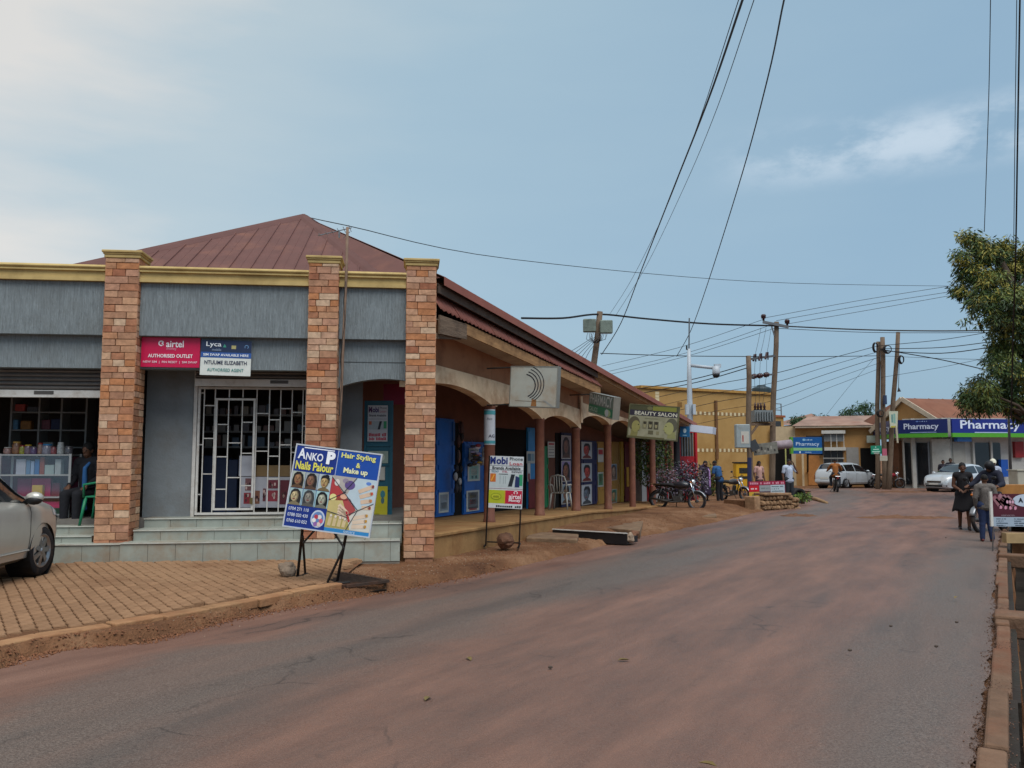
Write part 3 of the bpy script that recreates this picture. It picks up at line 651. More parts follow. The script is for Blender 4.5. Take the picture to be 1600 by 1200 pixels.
zc0, zc1 = FR.z(300, 417, .02), FR.z(300, 442, .02)      # cornice
zp1 = FR.z(300, 526, .10)                                # bottom of the parapet panel
zb1 = FR.z(300, 577, .22)                                # bottom of the lintel beam
ZTOP = FR.z(500, 411.5, 0)                                 # underside of pillar cap
Z0 = 0.06
cx = [(FR.x(155.5, 0, 630), FR.x(209, 0, 630)), (FR.x(479, 0, 600), FR.x(526.5, 0, 600)), (FR.x(633.5, 0, 600), FR.x(680.5, 0, 600))]
XL = FR.x(-260, 0)
PD = 0.46
def stone_mesh(w_, h_, t=.022):
    j = .0016; c = .004; mb = MB(); x1, z1 = w_ / 2 - j, h_ / 2 - j
    rx = lambda: random.uniform(-.004, .004)
    mb.add([(-x1, 0, -z1), (x1, 0, -z1), (x1, 0, z1), (-x1, 0, z1), (-x1 + c + rx(), -t + rx(), -z1 + c), (x1 - c + rx(), -t + rx(), -z1 + c), (x1 - c, -t + rx(), z1 - c + rx()), (-x1 + c, -t + rx(), z1 - c + rx())],
           [(0, 1, 5, 4), (1, 2, 6, 5), (2, 3, 7, 6), (3, 0, 4, 7), (4, 5, 6, 7)]); return mb
SM = {}
def stone_cached(w_, h_):
    k = (round(w_, 2), round(h_, 2), random.randrange(2))
    if k not in SM: SM[k] = stone_mesh(k[0], k[1]).mesh('stone', STONE)
    return SM[k], w_ / k[0], h_ / k[1]
for pi, (xa, xb) in enumerate(cx):
    core = MB(); core.box(xa + .02, xb - .02, .02, PD, Z0 - .25, ZTOP); po = core.build('pillar', STN_CORE, fb)
    po['label'] = ['stone clad pillar left of the grille shop', 'stone clad pillar behind the tilted nail sign', 'stone clad pillar at the street corner'][pi]
    z = Z0
    while z < ZTOP - .03:
        h_ = random.choice((.09, .10, .10, .11)); h_ = min(h_, ZTOP - z)
        if ZTOP - z - h_ < .04: h_ = ZTOP - z
        wtot = xb - xa; cut = random.choice(([.5], [.38], [.62], [.3, .7], [.45], [.28, .66])); cut = [c + random.uniform(-.07, .07) for c in cut]
        ed = [0] + cut + [1]
        for a, b_ in zip(ed[:-1], ed[1:]):
            wd = (b_ - a) * wtot; me_, sx, sz = stone_cached(wd, h_)
            inst('stone', me_, po, (xa + (a + b_) / 2 * wtot, .02 - random.uniform(0, .008), z + h_ / 2), scale=(sx, 1, sz))
        z += h_
    # returns on both sides, laid the same way
    side = MB(); sval = []
    for sd_ in (1, -1):
        z = Z0
        while z < ZTOP - .03:
            h_ = min(random.choice((.09, .10, .11)), ZTOP - z)
            if ZTOP - z - h_ < .04: h_ = ZTOP - z
            ed = [0, random.uniform(.35, .65), 1]
            for a, b_ in zip(ed[:-1], ed[1:]):
                wd = (b_ - a) * PD; sm1 = stone_mesh(wd, h_)
                side.add(sm1.v, sm1.f, 0, Matrix.Translation(((xb - .02) if sd_ > 0 else (xa + .02), (a + b_) / 2 * PD, z + h_ / 2)) @ Matrix.Rotation(R(90) * sd_, 4, 'Z')); sval += [random.random()] * len(sm1.f)
            z += h_
    so_ = side.build('side_stones', STONE, po); tag(so_, kind='stuff'); so_.data.attributes.new('piece', 'FLOAT', 'FACE').data.foreach_set('value', sval)
    cap = MB(); e_ = .03
    zt = FR.z((185, 505, 660)[pi], (397, 401, 404)[pi], 0)
    zt = ZTOP + .115
    cap.box(xa - .02, xb + .02, -.02, PD + .02, ZTOP, ZTOP + .05); cap.box(xa - .035, xb + .035, -.035, PD + .035, ZTOP + .05, ZTOP + .075)
    cap.box(xa - .05, xb + .05, -.05, PD + .05, ZTOP + .075, zt); cap.build('pillar_cap', CORN, po, bevel=.008)
bays = [(XL, cx[0][0]), (cx[0][1], cx[1][0]), (cx[1][1], cx[2][0])]
for bi, (xa, xb) in enumerate(bays):
    xa, xb = xa - .0, xb + .0
    mb = MB(); mb.box(xa, xb, .10, .34, zp1, zc1); mb.build('parapet_panel', PLAS, fb, bevel=.006)
    mb = MB(); hh = zc0 - zc1
    mb.box(xa, xb, .03, .34, zc1, zc1 + hh * .22); mb.box(xa, xb, .06, .34, zc1 + hh * .22, zc1 + hh * .62); mb.box(xa, xb, .02, .34, zc1 + hh * .62, zc1 + hh * .72)
    n = 10; prof = [(-.005 - .035 * math.sin(math.pi * k / n), zc1 + hh * .72 + hh * .28 * (k / n)) for k in range(n + 1)]
    mb.add([(x, p[0] + .04, p[1]) for x in (xa, xb) for p in prof] , [(k, k + n + 1, k + n + 2, k + 1) for k in range(n)]); mb.box(xa, xb, .05, .36, zc1 + hh * .72, zc0)
    mb.build('cornice', CORN, fb)
    # lintel beam under the parapet; the right bay has a flat arch
    mb = MB()
    if bi < 2: mb.box(xa, xb, .22, .44, zb1, zp1)
    else:
        zA, zB = FR.z(532, 606, .22), FR.z(600, 592, .22); xm = FR.x(612, .22, 592); n = 12; P = [(xa, zp1), (xa, zA)]
        for k in range(1, n + 1): t = k / n; P.append((xa + (xb - xa) * t, zA + (zB - zA) * math.sin(math.pi * min(1, t * .72 / 1)) ** .8))
        P += [(xb, zp1)]; P = P[::-1]; mb.prism(P, .22, .44); 
        m2 = MB(); zz = FR.z(580, 566, .22); m2.box(xa, xb, .213, .2205, zz - .004, zz + .004); m2.build('joint', M('joint_dark', '#4b4f50', rough=.9), fb)
    o = mb.build('lintel', PLAS, fb); fixnormals(o.data)
# ---- solid shell: side, rear and partition walls, ceilings, floors
FLZ = FR.z(250, 808.5, .95)
ROOMD = 4.2
XR = cx[2][1] - .1
sh = MB()
sh.box(XL, XL + .15, .44, ROOMD, 0, zb1 + .5); sh.box(XL, XR, ROOMD, ROOMD + .15, 0, zb1 + .5)
part_x = (cx[0][0] + cx[0][1]) / 2; sh.box(part_x - .06, part_x + .06, PD + .03, ROOMD, 0, zb1 + .4)
part2 = (cx[1][0] + cx[1][1]) / 2; sh.box(part2 - .06, part2 + .06, PD + .03, ROOMD, 0, zb1 + .4)
sh.box(XL, XR, .44, ROOMD, zb1 + .12, zb1 + .22)
sh.build('inner_walls', DARKIN, fb)
fl = MB(); fl.box(XL, XR, .62, ROOMD, Z0 - .1, FLZ); fl.build('floor_slab', M('floor_screed', '#6d6862', rough=.7, var=.15), fb)
# ---- tiled steps; every riser tile is a piece
steps = MB(); 
zC, zB_ = FR.z(400, 846.5, -.20), FR.z(400, 827, .12)
zC2, zB2, zA2 = FR.z(110, 851, -.16), FR.z(110, 838, .10), FR.z(110, 822.5, .36)
xC0, xC1 = FR.x(187, -.20, 860), FR.x(625, -.20, 855)
def step(x0, x1, y0, y1, zb, zt, tw=.385):
    g = MB(); g.box(x0 + .004, x1 - .004, y0 + .012, y1, zb - .1, zt - .012); s_ = g.build('step', M('step_core', '#7d7469', rough=.9), fb)
    x = x0
    while x < x1 - .02:
        b_ = min(x1, x + tw); 
        if x1 - b_ < .08: b_ = x1
        m1 = MB(); m1.box(x + .003, b_ - .003, y0, y0 + .012, zb - .06, zt - .014); m1.build('riser_tile', TILE, s_)
        m1 = MB(); m1.box(x + .003, b_ - .003, y0 - .012, y1 - .002, zt - .0118, zt + .004); m1.build('tread_tile', NOSE if False else TILE, s_, bevel=.004)
        x = b_
    m1 = MB(); m1.box(x0, x1, y0 - .018, y0 - .0125, zt - .010, zt + .0065); m1.build('nosing', NOSE, s_)
step(xC0, xC1, -.20, .14, PVZ, zC); step(cx[0][1] + .03, cx[1][0] - .03, .12, .62, zC - .02, zB_)
step(cx[0][1] + .03, cx[1][0] - .03, .60, .99, zB_ - .02, FLZ + .006, .39)
step(cx[1][1] + .03, cx[2][0] - .03, .16, .64, zC - .02, FR.z(580, 818, .16))
step(XL, xC0 - .004, -.16, .12, PVZ, zC2); step(XL, cx[0][0] - .06, .10, .38, zC2 - .02, zB2); step(XL, cx[0][0] - .06, .36, .64, zB2 - .02, zA2)
FZ1 = zA2
# ---- roller shutter drums rolled up above the openings
SLAT = M('shutter_slat', '#6f6a66', rough=.6, var=.12, scale=6, metal=.3, dirt='#4e443c', dirt_amt=.5)
def shutter(x0, x1, ztop, zbot, y, zbar):
    s_ = MB(); s_.box(x0, x1, y + .05, y + .09, zbot, ztop); so = s_.build('roller_shutter', SLAT, fb)
    z = zbot; 
    while z < ztop - .02:
        m1 = MB(); prof = [(y + .052, z + .004), (y + .012, z + .016), (y + .004, z + .035), (y + .012, z + .052), (y + .052, z + .062)]
        m1.add([(x, p[0], p[1]) for x in (x0, x1) for p in prof], [(k, k + 5, k + 6, k + 1) for k in range(4)]); m1.build('slat', SLAT, so); z += .064
    m1 = MB(); m1.box(x0, x1, y - .01, y + .045, zbar, zbot - .004); bo = m1.build('bottom_bar', WHITEM, so, bevel=.006)
    m1 = MB(); xm = x0 + (x1 - x0) * .72; m1.box(xm - .14, xm + .14, y - .018, y - .0105, zbar + .05, zbar + .10); m1.build('lock_plate', M('lock_grey', '#55504c', rough=.5, metal=.4), so)
shutter(XL + .15, cx[0][0] - .02, zb1 + .10, FR.z(60, 609, .46), .46, FR.z(60, 621, .46))
shutter(FR.x(305, .72, 590), cx[1][0] - .01, zb1 + .10, FR.z(400, 592, .72), .72, FR.z(400, 604, .72))
# ---- left jamb wall of the grille shop
GY = .98
xj0, xj1 = FR.x(301, GY, 700), FR.x(306.5, GY, 700)
mb = MB(); mb.box(cx[0][1] - .12, xj0, GY, GY + .16, FLZ - .02, zb1 + .12); mb.build('jamb_wall', PLAS2, fb)
mb = MB(); mb.box(xj0, xj1, GY - .03, GY + .17, FLZ - .02, zb1 + .11); mb.build('door_jamb', WHITEM, fb, bevel=.006)
# ---- white welded security grille with its door
gz0, gz1 = FR.z(400, 804, GY), FR.z(400, 607, GY); gx0, gx1 = xj1 + .01, FR.x(479.5, GY, 700)
grl = thing('security_grille', 'white welded steel security grille with door closing the middle shop', 'grille', mat=FR.mat() @ Matrix.Translation((0, GY, 0)))
xs = [FR.x(p, GY, 700) for p in (317, 334, 356, 377.5, 399.5, 419.5, 437, 455, 472)]
mb = MB(); t = .018
for zz in (gz0 + .02, gz1): mb.box(gx0, gx1, -t, t, zz - t, zz + t)
for xx in (gx0 + t, gx1 - t): mb.box(xx - t, xx + t, -t * .9, t * .9, gz0 + .04, gz1 - .02)
mb.build('frame', WHITEM, grl)
zd = FR.z(360, 624, GY)
def vbar(x, z0, z1, par, y=0): m1 = MB(); m1.box(x - .008, x + .008, y - .008, y + .008, z0, z1); m1.build('bar', WHITEM, par)
def hbar(x0, x1, z, par, y=0): m1 = MB(); m1.box(x0 + .011, x1 - .011, y - .0078, y + .0078, z - .008, z + .008); m1.build('bar', WHITEM, par)
for k, x in enumerate(xs):
    if k in (2, 3): vbar(x, zd + .03, gz1 - .02, grl)
    else: vbar(x, gz0 + .04, gz1 - .02, grl)
dm = MB(); dx0, dx1 = xs[1] + .014, xs[4] - .014
for zz in (gz0 + .09, zd): dm.box(dx0, dx1, -.03, -.006, zz - .016, zz + .016)
for xx in (dx0 + .016, dx1 - .016): dm.box(xx - .016, xx + .016, -.029, -.007, gz0 + .106, zd - .016)
door = dm.build('door', WHITEM, grl)
for x in (xs[2], xs[3]): vbar(x, gz0 + .106, zd - .016, door, -.018)
H_ = zd - gz0
for i, (a, b_) in enumerate(((dx0 + .03, xs[2]), (xs[2], xs[3]), (xs[3], dx1 - .03))):
    for q in ((.78, .50, .22), (.62, .32), (.80, .53, .25))[i]: hbar(a, b_, gz0 + q * H_, door, -.018)
m1 = MB(); m1.box(dx1 - .05, dx1 - .005, -.05, -.031, gz0 + .17, gz0 + .27); m1.build('padlock', M('padlock_brass', '#7a6a45', rough=.4, metal=.7), door)
edges = [gx0 + .03, xs[0], xs[1]]; Hh = gz1 - gz0
for i, (a, b_) in enumerate(((gx0 + .03, xs[0]), (xs[0], xs[1]))):
    for q in ((.96, .55, .16), (.86, .60, .32))[i]: hbar(a, b_, gz0 + q * Hh, grl)
for i in range(4, 8):
    for q in ((.80, .50), (.75, .46, .28), (.84, .55), (.81, .49, .26))[i - 4]: hbar(xs[i], xs[i + 1], gz0 + q * Hh, grl)
hbar(xs[8], gx1 - .03, gz0 + .7 * Hh, grl)

# ---- roof
MAROON = M('maroon_roof_sheet', '#5f3c36', rough=.68, var=.12, scale=2.5, bump=.15, bscale=8, dirt='#8a5a44', dirt_amt=.35, dirt_scale=.9, spec=.35)
MAROON2 = M('maroon_ridge_cap', '#5c3b36', rough=.68, var=.1, scale=3, spec=.35)
# street frame
SANG = R(90) - math.atan((1350 - 800) / F); OL = -.55      # eave overhang: flush with the corner pillar's side
B0 = FR.world(cx[2][1] + .01, 0, 0) + Vector((-math.sin(SANG), math.cos(SANG), 0)) * (-OL)
SF = Plane((B0.x, B0.y), SANG)
def fz(px, py, off): x, z = FR.hit(px, py, off); return FR.world(x, off, z)
def szp(px, py, off): x, z = SF.hit(px, py, off); return SF.world(x, off, z)
PK = fz(475, 339, 5.2); CL = fz(-6, 446, .45); CR = fz(608, 445, .45)
EN, EF = szp(688, 434, OL), szp(1086, 662, OL)
RF = EF + SF.ey * 3.2 + SF.ex * -.3; RF.z = EF.z + .55
inv = FR.mat().inverted()
roof = MB(); loc = lambda p: inv @ Vector(p)
nrm = (CR - CL).cross(PK - CL).normalized()
ro = thing('t', None, None); bpy.data.objects.remove(ro)
# street side and rear faces (sheet), front face strips
zl = Vector((0, 0, .0))
back = PK + FR.ey * 3 - FR.ex * 4
roof.add([loc(CR), loc(EN), loc(PK)], [(0, 1, 2)])
BL_ = CL + FR.ey * 12; RL = RF - SF.ey * -6; RL.z = CL.z
roof.add([loc(CL), loc(PK), loc(RF), loc(RL)], [(0, 1, 2), (0, 2, 3)])
rfo = roof.build('roof', MAROON, fb)
# front face: individual sheets with rolled seams
W_ = (CR - CL).length; ex_ = (CR - CL) / W_; foot = (PK - CL).dot(ex_); up_ = (PK - CL - ex_ * foot); Hs = up_.length; up_ /= Hs
def top_at(s_): return Hs * (s_ / foot if s_ < foot else (W_ - s_) / (W_ - foot))
sw = .36; k = 0; s_ = 0.0
slope_lean = 0.0
while s_ < W_ - .02:
    e2 = min(W_, s_ + sw); mb = MB(); pts = [(s_, 0), (e2, 0), (e2, top_at(e2))]
    if s_ < foot < e2: pts.append((foot, Hs))
    pts.append((s_, top_at(s_)))
    if top_at(s_) < 1e-4: pts = pts[:-1]
    if top_at(e2) < 1e-4: pts = [p for p in pts if p != (e2, 0)]
    q = lambda p, h: loc(CL + ex_ * p[0] + up_ * p[1] + nrm * h)
    nn = len(pts); mb.add([q(p, .012) for p in pts] + [q(p, -.01) for p in pts], [tuple(range(nn))] + [(i, i + nn, (i + 1) % nn + nn, (i + 1) % nn) for i in range(nn)])
    # seam roll
    tp = top_at(s_)
    if tp > .15: mb.tube([q((s_, 0), .018), q((s_, tp), .018)], .017, 6)
    if tp > .15: mb.tube([q((s_ + sw * .5, 0), .008), q((s_ + sw * .5, min(tp, top_at(min(W_, s_ + sw * .5)))), .008)], .009, 5)
    o = mb.build('roof_sheet', MAROON, rfo); fixnormals(o.data); s_ = e2
for a, b_ in ((CL, PK), (CR, PK), (PK, RF)):
    d = (b_ - a); side = d.cross(Vector((0, 0, 1))).normalized(); upn = side.cross(d).normalized(); wd = .17
    mb = MB(); P = lambda t, o_, h: loc(a + d * t + side * o_ + upn * h)
    prof = [(-wd, -.035), (-wd * .5, .03), (0, .07), (wd * .5, .03), (wd, -.035)]
    if a is PK: pass
    mb.loft([[P(t, o_, h) for o_, h in prof] for t in (0, 1)], 0, False, False); mb.build('ridge_cap', MAROON2, rfo)
# ================================================================== STREET ARCADE
ar = thing('arcade_shop_row', 'low row of shops behind an arched verandah with maroon tin roof along the street', 'building', mat=SF.mat())
CREAM = M('arcade_cream_paint', '#d2b898', rough=.85, var=.14, scale=3, dirt='#8a5a38', dirt_amt=.65, dirt_scale=1.8, bump=.2, bscale=25, spec=.2)
BRWN = M('arcade_brown_paint', '#976a4d', rough=.85, var=.12, scale=3, dirt='#5e3a2b', dirt_amt=.4, dirt_scale=1.5, spec=.2)
COLM = M('arcade_column_paint', '#74493a', rough=.6, var=.14, scale=6, dirt='#93674c', dirt_amt=.45, dirt_scale=4, spec=.35)
PLIN = M('plinth_ochre', '#96744c', rough=.9, var=.18, scale=4, dirt='#7c4f30', dirt_amt=.65, dirt_scale=1.6, bump=.3, bscale=20, spec=.2)
INWALL = M('verandah_wall', '#6b4436', rough=.9, var=.12, scale=3, dirt='#54352b', dirt_amt=.4)
FASC = M('fascia_timber', '#9c7752', rough=.85, var=.28, scale=5, stretch=(.6, 6, 6), dirt='#4d3526', dirt_amt=.5, dirt_scale=3, spec=.2)
OLDT = M('weathered_timber', '#6c5a4a', rough=.95, var=.35, scale=4, stretch=(.5, 7, 7), bump=.6, bscale=12, dirt='#3c2f27', dirt_amt=.6, dirt_scale=3)
SOFF = M('soffit_board', '#b3a48f', rough=.9, var=.12, scale=2, dirt='#6a5140', dirt_amt=.5, dirt_scale=1.2)
DARKT = M('dark_rafter_timber', '#544840', rough=.95, var=.3, scale=5)
colpx = [(765, 635), (843, 655), (899.5, 670), (949, 664), (987, 671), (1019, 686), (1048, 694)]
CS = [SF.x(px, 0.0, py) for px, py in colpx]
CT = [SF.z(px, py, 0.0) for px, py in colpx]
floor_pts = [(-.3, .40), (CS[0], .36), (CS[2], .27), (CS[3], .15), (CS[5], .0), (CS[6], -.06), (CS[6] + 5, -.1)]
def flz(s_):
    for (a, za), (b_, zb) in zip(floor_pts[:-1], floor_pts[1:]):
        if s_ <= b_: return za + (zb - za) * (s_ - a) / (b_ - a)
    return floor_pts[-1][1]
BACK = 1.55
SE2 = SF.x(1000, 1.55, 740)                    # the shops end here
SE = CS[4] + .3                                # end of the enclosed rows
def ribbon(name, ss, z0f, z1f, y0, y1, mat, par=None, bevel=0):
    """wall-like solid following the street, with lower and upper edge functions"""
    mb = MB(); rings = [[(s_, y0, z0f(s_)), (s_, y1, z0f(s_)), (s_, y1, z1f(s_)), (s_, y0, z1f(s_))] for s_ in ss]
    mb.loft(rings); o = mb.build(name, mat, par or ar, bevel=bevel); fixnormals(o.data); return o
# plinth with kerb step, in lengths between columns
ss_all = [-.02, 0.9] + CS[:5] + [SE]
for a, b_ in zip(ss_all[:-1], ss_all[1:]):
    if b_ - a < .05: continue
    ribbon('plinth', [a + .003, (a + b_) / 2, b_ - .003], lambda s_: -.6, lambda s_: flz(s_) - .06, -.40, BACK, PLIN)
    ribbon('verandah_edge', [a + .003, (a + b_) / 2, b_ - .003], lambda s_: flz(s_) - .058, flz, -.43, BACK + .02, PLIN, bevel=.012)
# columns
for k in range(4):
    s_, zt = CS[k], CT[k]; zb = flz(s_); mb = MB(); r_ = .105
    mb.lathe([(r_ * 1.12, zb), (r_ * 1.12, zb + .05), (r_, zb + .07), (r_, zt - .06), (r_ * 1.1, zt - .05), (r_ * 1.1, zt + .02)], 20, Matrix.Translation((s_, .0, 0))); mb.build('column', COLM, ar, smooth=True)
# arches: cream spandrel band over each bay, brown wall above it
eaveL = lambda s_: 0
def band(s0, s1, z0, z1, rise, t0, t1, y0=-.10, y1=.12, edge=.10, mat=None):
    n = 16; P = [(s0, t0), (s0, z0), (s0 + edge, z0)]
    for k in range(1, n): t = k / n; P.append((s0 + edge + (s1 - s0 - 2 * edge) * t, z0 + (z1 - z0) * t + rise * math.sin(math.pi * t) ** .75))
    P += [(s1 - edge, z1), (s1, z1), (s1, t1)]
    mb = MB(); nn = len(P); mb.prism(P[::-1], y0, y1); o = mb.build('arch', mat or CREAM, ar); fixnormals(o.data); return o
s00 = .02; zt_ = lambda px, py: SF.z(px, py, -.10)
tops = [(685, 569), (765, 593), (843, 618), (906, 640)]
TZ = [SF.z(px, py, -.1) for px, py in tops]
z_first = SF.z(686, 612, 0)
band(s00, CS[0], z_first, CT[0], .20, TZ[0], TZ[1]); band(CS[0] + .004, CS[1], CT[0], CT[1], .18, TZ[1], TZ[2]); band(CS[1] + .004, CS[2] + .12, CT[1], CT[2], .18, TZ[2], TZ[3])
t2a, t2b, t2c = SF.z(908, 628, -.1), SF.z(959, 647, -.1), SF.z(985, 657, -.1)
band(CS[2] + .124, CS[3], CT[2] + .22, CT[3], .18, t2a, t2b); band(CS[3] + .004, CS[4] + .1, CT[3], CT[4] + .05, .17, t2b, t2c)
# brown wall above the band, up to the soffit
def ztop_wall(s_): return TZ[0] + .62 - .075 * s_
for a, b_, za, zb in ((s00, CS[0], TZ[0], TZ[1]), (CS[0], CS[1], TZ[1], TZ[2]), (CS[1], CS[2] + .12, TZ[2], TZ[3]), (CS[2] + .12, CS[3], t2a, t2b), (CS[3], CS[4] + .1, t2b, t2c)):
    ribbon('upper_wall', [a + .004, b_ - .004], lambda s_, a=a, b_=b_, za=za, zb=zb: za + (zb - za) * (s_ - a) / (b_ - a), lambda s_: ztop_wall(s_) + .15, -.04, .10, BRWN)
mb = MB(); sx = CS[2] + .06; mb.box(sx - .02, sx + .13, -.13, -.105, SF.z(903, 660, -.1), SF.z(903, 618, -.1)); mb.build('pilaster', CREAM, ar)
# back wall, end wall, ceiling
ribbon('rear_wall', [0.1, SE2], lambda s_: -.5, lambda s_: ztop_wall(s_) + .3, BACK + .02, BACK + .2, INWALL)
ribbon('end_wall', [SE2, SE2 + .18], lambda s_: -.5, lambda s_: ztop_wall(s_) + .3, BACK + .02, 4.0, M('end_wall_tan', '#a57d52', rough=.9, var=.15))
ribbon('verandah_ceiling', [0.02, SE2], lambda s_: ztop_wall(s_) - .12, lambda s_: ztop_wall(s_) - .08, .10, BACK + .02, DARKT)
# ---- lower canopy roof with its fascia, soffit and a broken first board
LN, LF = SF.hit(686, 483, OL), SF.hit(938, 604, OL)            # lower eave (s, z)
def le(s_): return LN[1] + (LF[1] - LN[1]) * (s_ - LN[0]) / (LF[0] - LN[0])
def ue(s_):
    a, b_ = SF.hit(688, 434, OL), SF.hit(1086, 662, OL); return a[1] + (b_[1] - a[1]) * (s_ - a[0]) / (b_[0] - a[0])
RISE = .50
n = int((LF[0] - LN[0]) / .75) + 1; ln = (LF[0] - LN[0]) / n
for k in range(n):
    a = LN[0] + k * ln; b_ = a + ln + .04; m_ = 30; mb = MB(); rows_ = []
    for j, yy in enumerate((OL - .03, OL + .24)):
        rows_.append([(a + (b_ - a) * i / m_, yy, le(a + (b_ - a) * i / m_) + .012 * math.sin(i * math.pi / 3) + ((ue(a + (b_ - a) * i / m_) - .11 - le(a + (b_ - a) * i / m_)) if j else 0) + .004 * k % .008 + random.uniform(-.004, .004) * (1 - j)) for i in range(m_ + 1)])
    mb.loft(rows_, 0, False, False); o = mb.build('canopy_sheet', M('maroon_canopy_sheet', '#8f574b', rough=.7, var=.12, scale=2.5, dirt='#8a5e4a', dirt_amt=.35, dirt_scale=.9, spec=.3), ar, smooth=True); sd_ = o.modifiers.new('s', 'SOLIDIFY'); sd_.thickness = .006
s1 = SF.x(727, OL, 530)
fas = lambda z0, z1: None
ribbon('fascia_board', [s1, (s1 + LF[0]) / 2 - .003], lambda s_: le(s_) - .21, lambda s_: le(s_) - .025, OL, OL + .03, FASC)
ribbon('fascia_board', [(s1 + LF[0]) / 2 + .003, LF[0]], lambda s_: le(s_) - .20, lambda s_: le(s_) - .022, OL - .004, OL + .028, FASC)
bo = ribbon('broken_fascia_board', [LN[0] - .02, s1 - .01], lambda s_: le(s_) - .30 - .10 * (s1 - s_), lambda s_: le(s_) - .05 - .05 * (s1 - s_), OL - .035, OL + .0, OLDT); bo['label'] = 'split grey end of the timber eave board'
mb = MB(); mb.bar((LN[0], OL + .05, le(LN[0]) - .42), (s1 - .1, OL + .05, le(s1) - .27), .05, .09); mb.build('rafter_end', OLDT, ar)
ribbon('soffit', [LN[0], LF[0]], lambda s_: le(s_) - .165, lambda s_: le(s_) - .15, OL + .032, -.04, SOFF)
# ---- upper eave: sheet edge, fascia, dark underside
UN, UF = SF.hit(688, 434, OL), SF.hit(1086, 662, OL)
ribbon('upper_fascia_board', [UN[0], CS[2] + .2], lambda s_: ue(s_) - .24, lambda s_: ue(s_) - .12, OL + .02, OL + .05, DARKT)
ribbon('eave_flashing', [UN[0], UF[0]], lambda s_: ue(s_) - .125, lambda s_: ue(s_) + .012, OL - .075, OL - .068, M('maroon_canopy_sheet', '#8f574b'))
ribbon('upper_fascia_board', [CS[2] + .21, UF[0]], lambda s_: ue(s_) - .22, lambda s_: ue(s_) - .02, OL + .02, OL + .05, FASC)
ribbon('upper_soffit', [UN[0], CS[2] + .2], lambda s_: ue(s_) - .10, lambda s_: ue(s_) - .08, OL + .05, .6, DARKT)
ribbon('upper_soffit', [CS[2] + .2, UF[0]], lambda s_: ue(s_) - .20, lambda s_: ue(s_) - .185, OL + .05, 1.6, SOFF)
n = 26; ln = (UF[0] + .05 - UN[0]) / n; sinv = SF.mat().inverted(); pk_, rf_ = sinv @ PK, sinv @ RF
for k in range(n):
    a = UN[0] + k * ln; b_ = a + ln + .03; m_ = 18; mb = MB(); rows_ = [[], []]
    for i in range(m_ + 1):
        s_ = a + (b_ - a) * i / m_; t = (s_ - UN[0]) / (UF[0] - UN[0]); w_ = .012 * math.sin(i * math.pi / 3)
        rows_[0].append((s_, OL - .06, ue(s_) + .012 + w_)); q = pk_.lerp(rf_, t); rows_[1].append((q.x, q.y, q.z + .01 + w_))
    mb.loft(rows_, 0, False, False); o = mb.build('roof_sheet', MAROON, ar, smooth=True); sd_ = o.modifiers.new('s', 'SOLIDIFY'); sd_.thickness = .006
# closing wall between canopy and upper eave
ribbon('clerestory_board', [LN[0] + .1, LF[0] + .2], lambda s_: le(s_) + .3, lambda s_: ue(s_) - .08, OL + .27, OL + .32, DARKT)

# ---- doors and openings on the rear wall
def BX(px, py): return SF.hit(px, py, BACK)
BLUE = M('blue_door_paint', '#175fae', rough=.5, var=.10, scale=5, dirt='#0e3766', dirt_amt=.3, spec=.4)
GREEN = M('green_door_paint', '#0f7a4c', rough=.5, var=.1, scale=5); NAVY = M('navy_door_paint', '#252a52', rough=.55, var=.12, scale=4)
OCHD = M('ochre_door_paint', '#a8813f', rough=.6, var=.12, scale=4); REDD = M('dark_red_door_paint', '#6b1f22', rough=.55, var=.12, scale=4)
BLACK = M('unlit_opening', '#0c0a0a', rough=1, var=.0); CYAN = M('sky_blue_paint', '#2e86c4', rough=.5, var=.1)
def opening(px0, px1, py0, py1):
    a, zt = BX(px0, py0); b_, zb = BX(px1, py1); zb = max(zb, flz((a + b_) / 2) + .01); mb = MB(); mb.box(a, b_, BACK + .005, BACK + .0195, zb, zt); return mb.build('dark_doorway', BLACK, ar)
def leaf(name, px0, px1, py0, py1, mat, panels=3, off=0.0, bottom=None):
    a, zt = SF.hit(px0, py0, BACK + off); b_, zb = SF.hit(px1, py1, BACK + off); zb = flz((a + b_) / 2) + .02 if bottom is None else zb
    y = BACK + off; mb = MB(); mb.box(a, b_, y - .045, y, zb, zt); d = mb.build(name, mat, ar, bevel=.004)
    wd = b_ - a; hh = zt - zb
    for k in range(panels):
        z0 = zb + hh * (k + .10) / panels; z1 = zb + hh * (k + .90) / panels
        # raised rails leave recessed panels between
        m1 = MB(); e_ = wd * .12
        m1.box(a, a + e_, y - .062, y - .0455, z0, z1); m1.box(b_ - e_, b_, y - .062, y - .0455, z0, z1); m1.box(a + e_, b_ - e_, y - .062, y - .0455, z1, z1 + hh * .2 / panels if k < panels - 1 else z1 + hh * .1 / panels)
        m1.build('rail', mat, d)
    return d, a, b_, zb, zt, y - .066
leaf('door', 679, 706, 653, 815, BLUE, 4); opening(706, 723, 660, 815); leaf('door', 722, 757, 690, 812, BLUE, 4)
opening(771, 822, 668, 812); d, a, b_, zb, zt, y = leaf('door', 822, 837, 668, 812, CYAN, 2)
mb = MB(); mb.box(a - .002, b_ + .002, y - .006, y, zb, zb + (zt - zb) * .36); mb.build('painted_base', M('dull_red_paint', '#7c2a2c', rough=.6), d)
leaf('door', 845.5, 854, 697, 795, GREEN, 3); leaf('door', 875, 893.5, 676, 800, NAVY, 3); opening(868, 875, 676, 800)
leaf('door', 906, 931, 688, 795, NAVY, 3); leaf('door', 931.5, 946, 690, 795, OCHD, 4); leaf('door', 953, 966.5, 690, 795, OCHD, 3); leaf('door_post', 967, 973, 690, 792, M('yellow_post_paint', '#c09a34', rough=.6), 1)
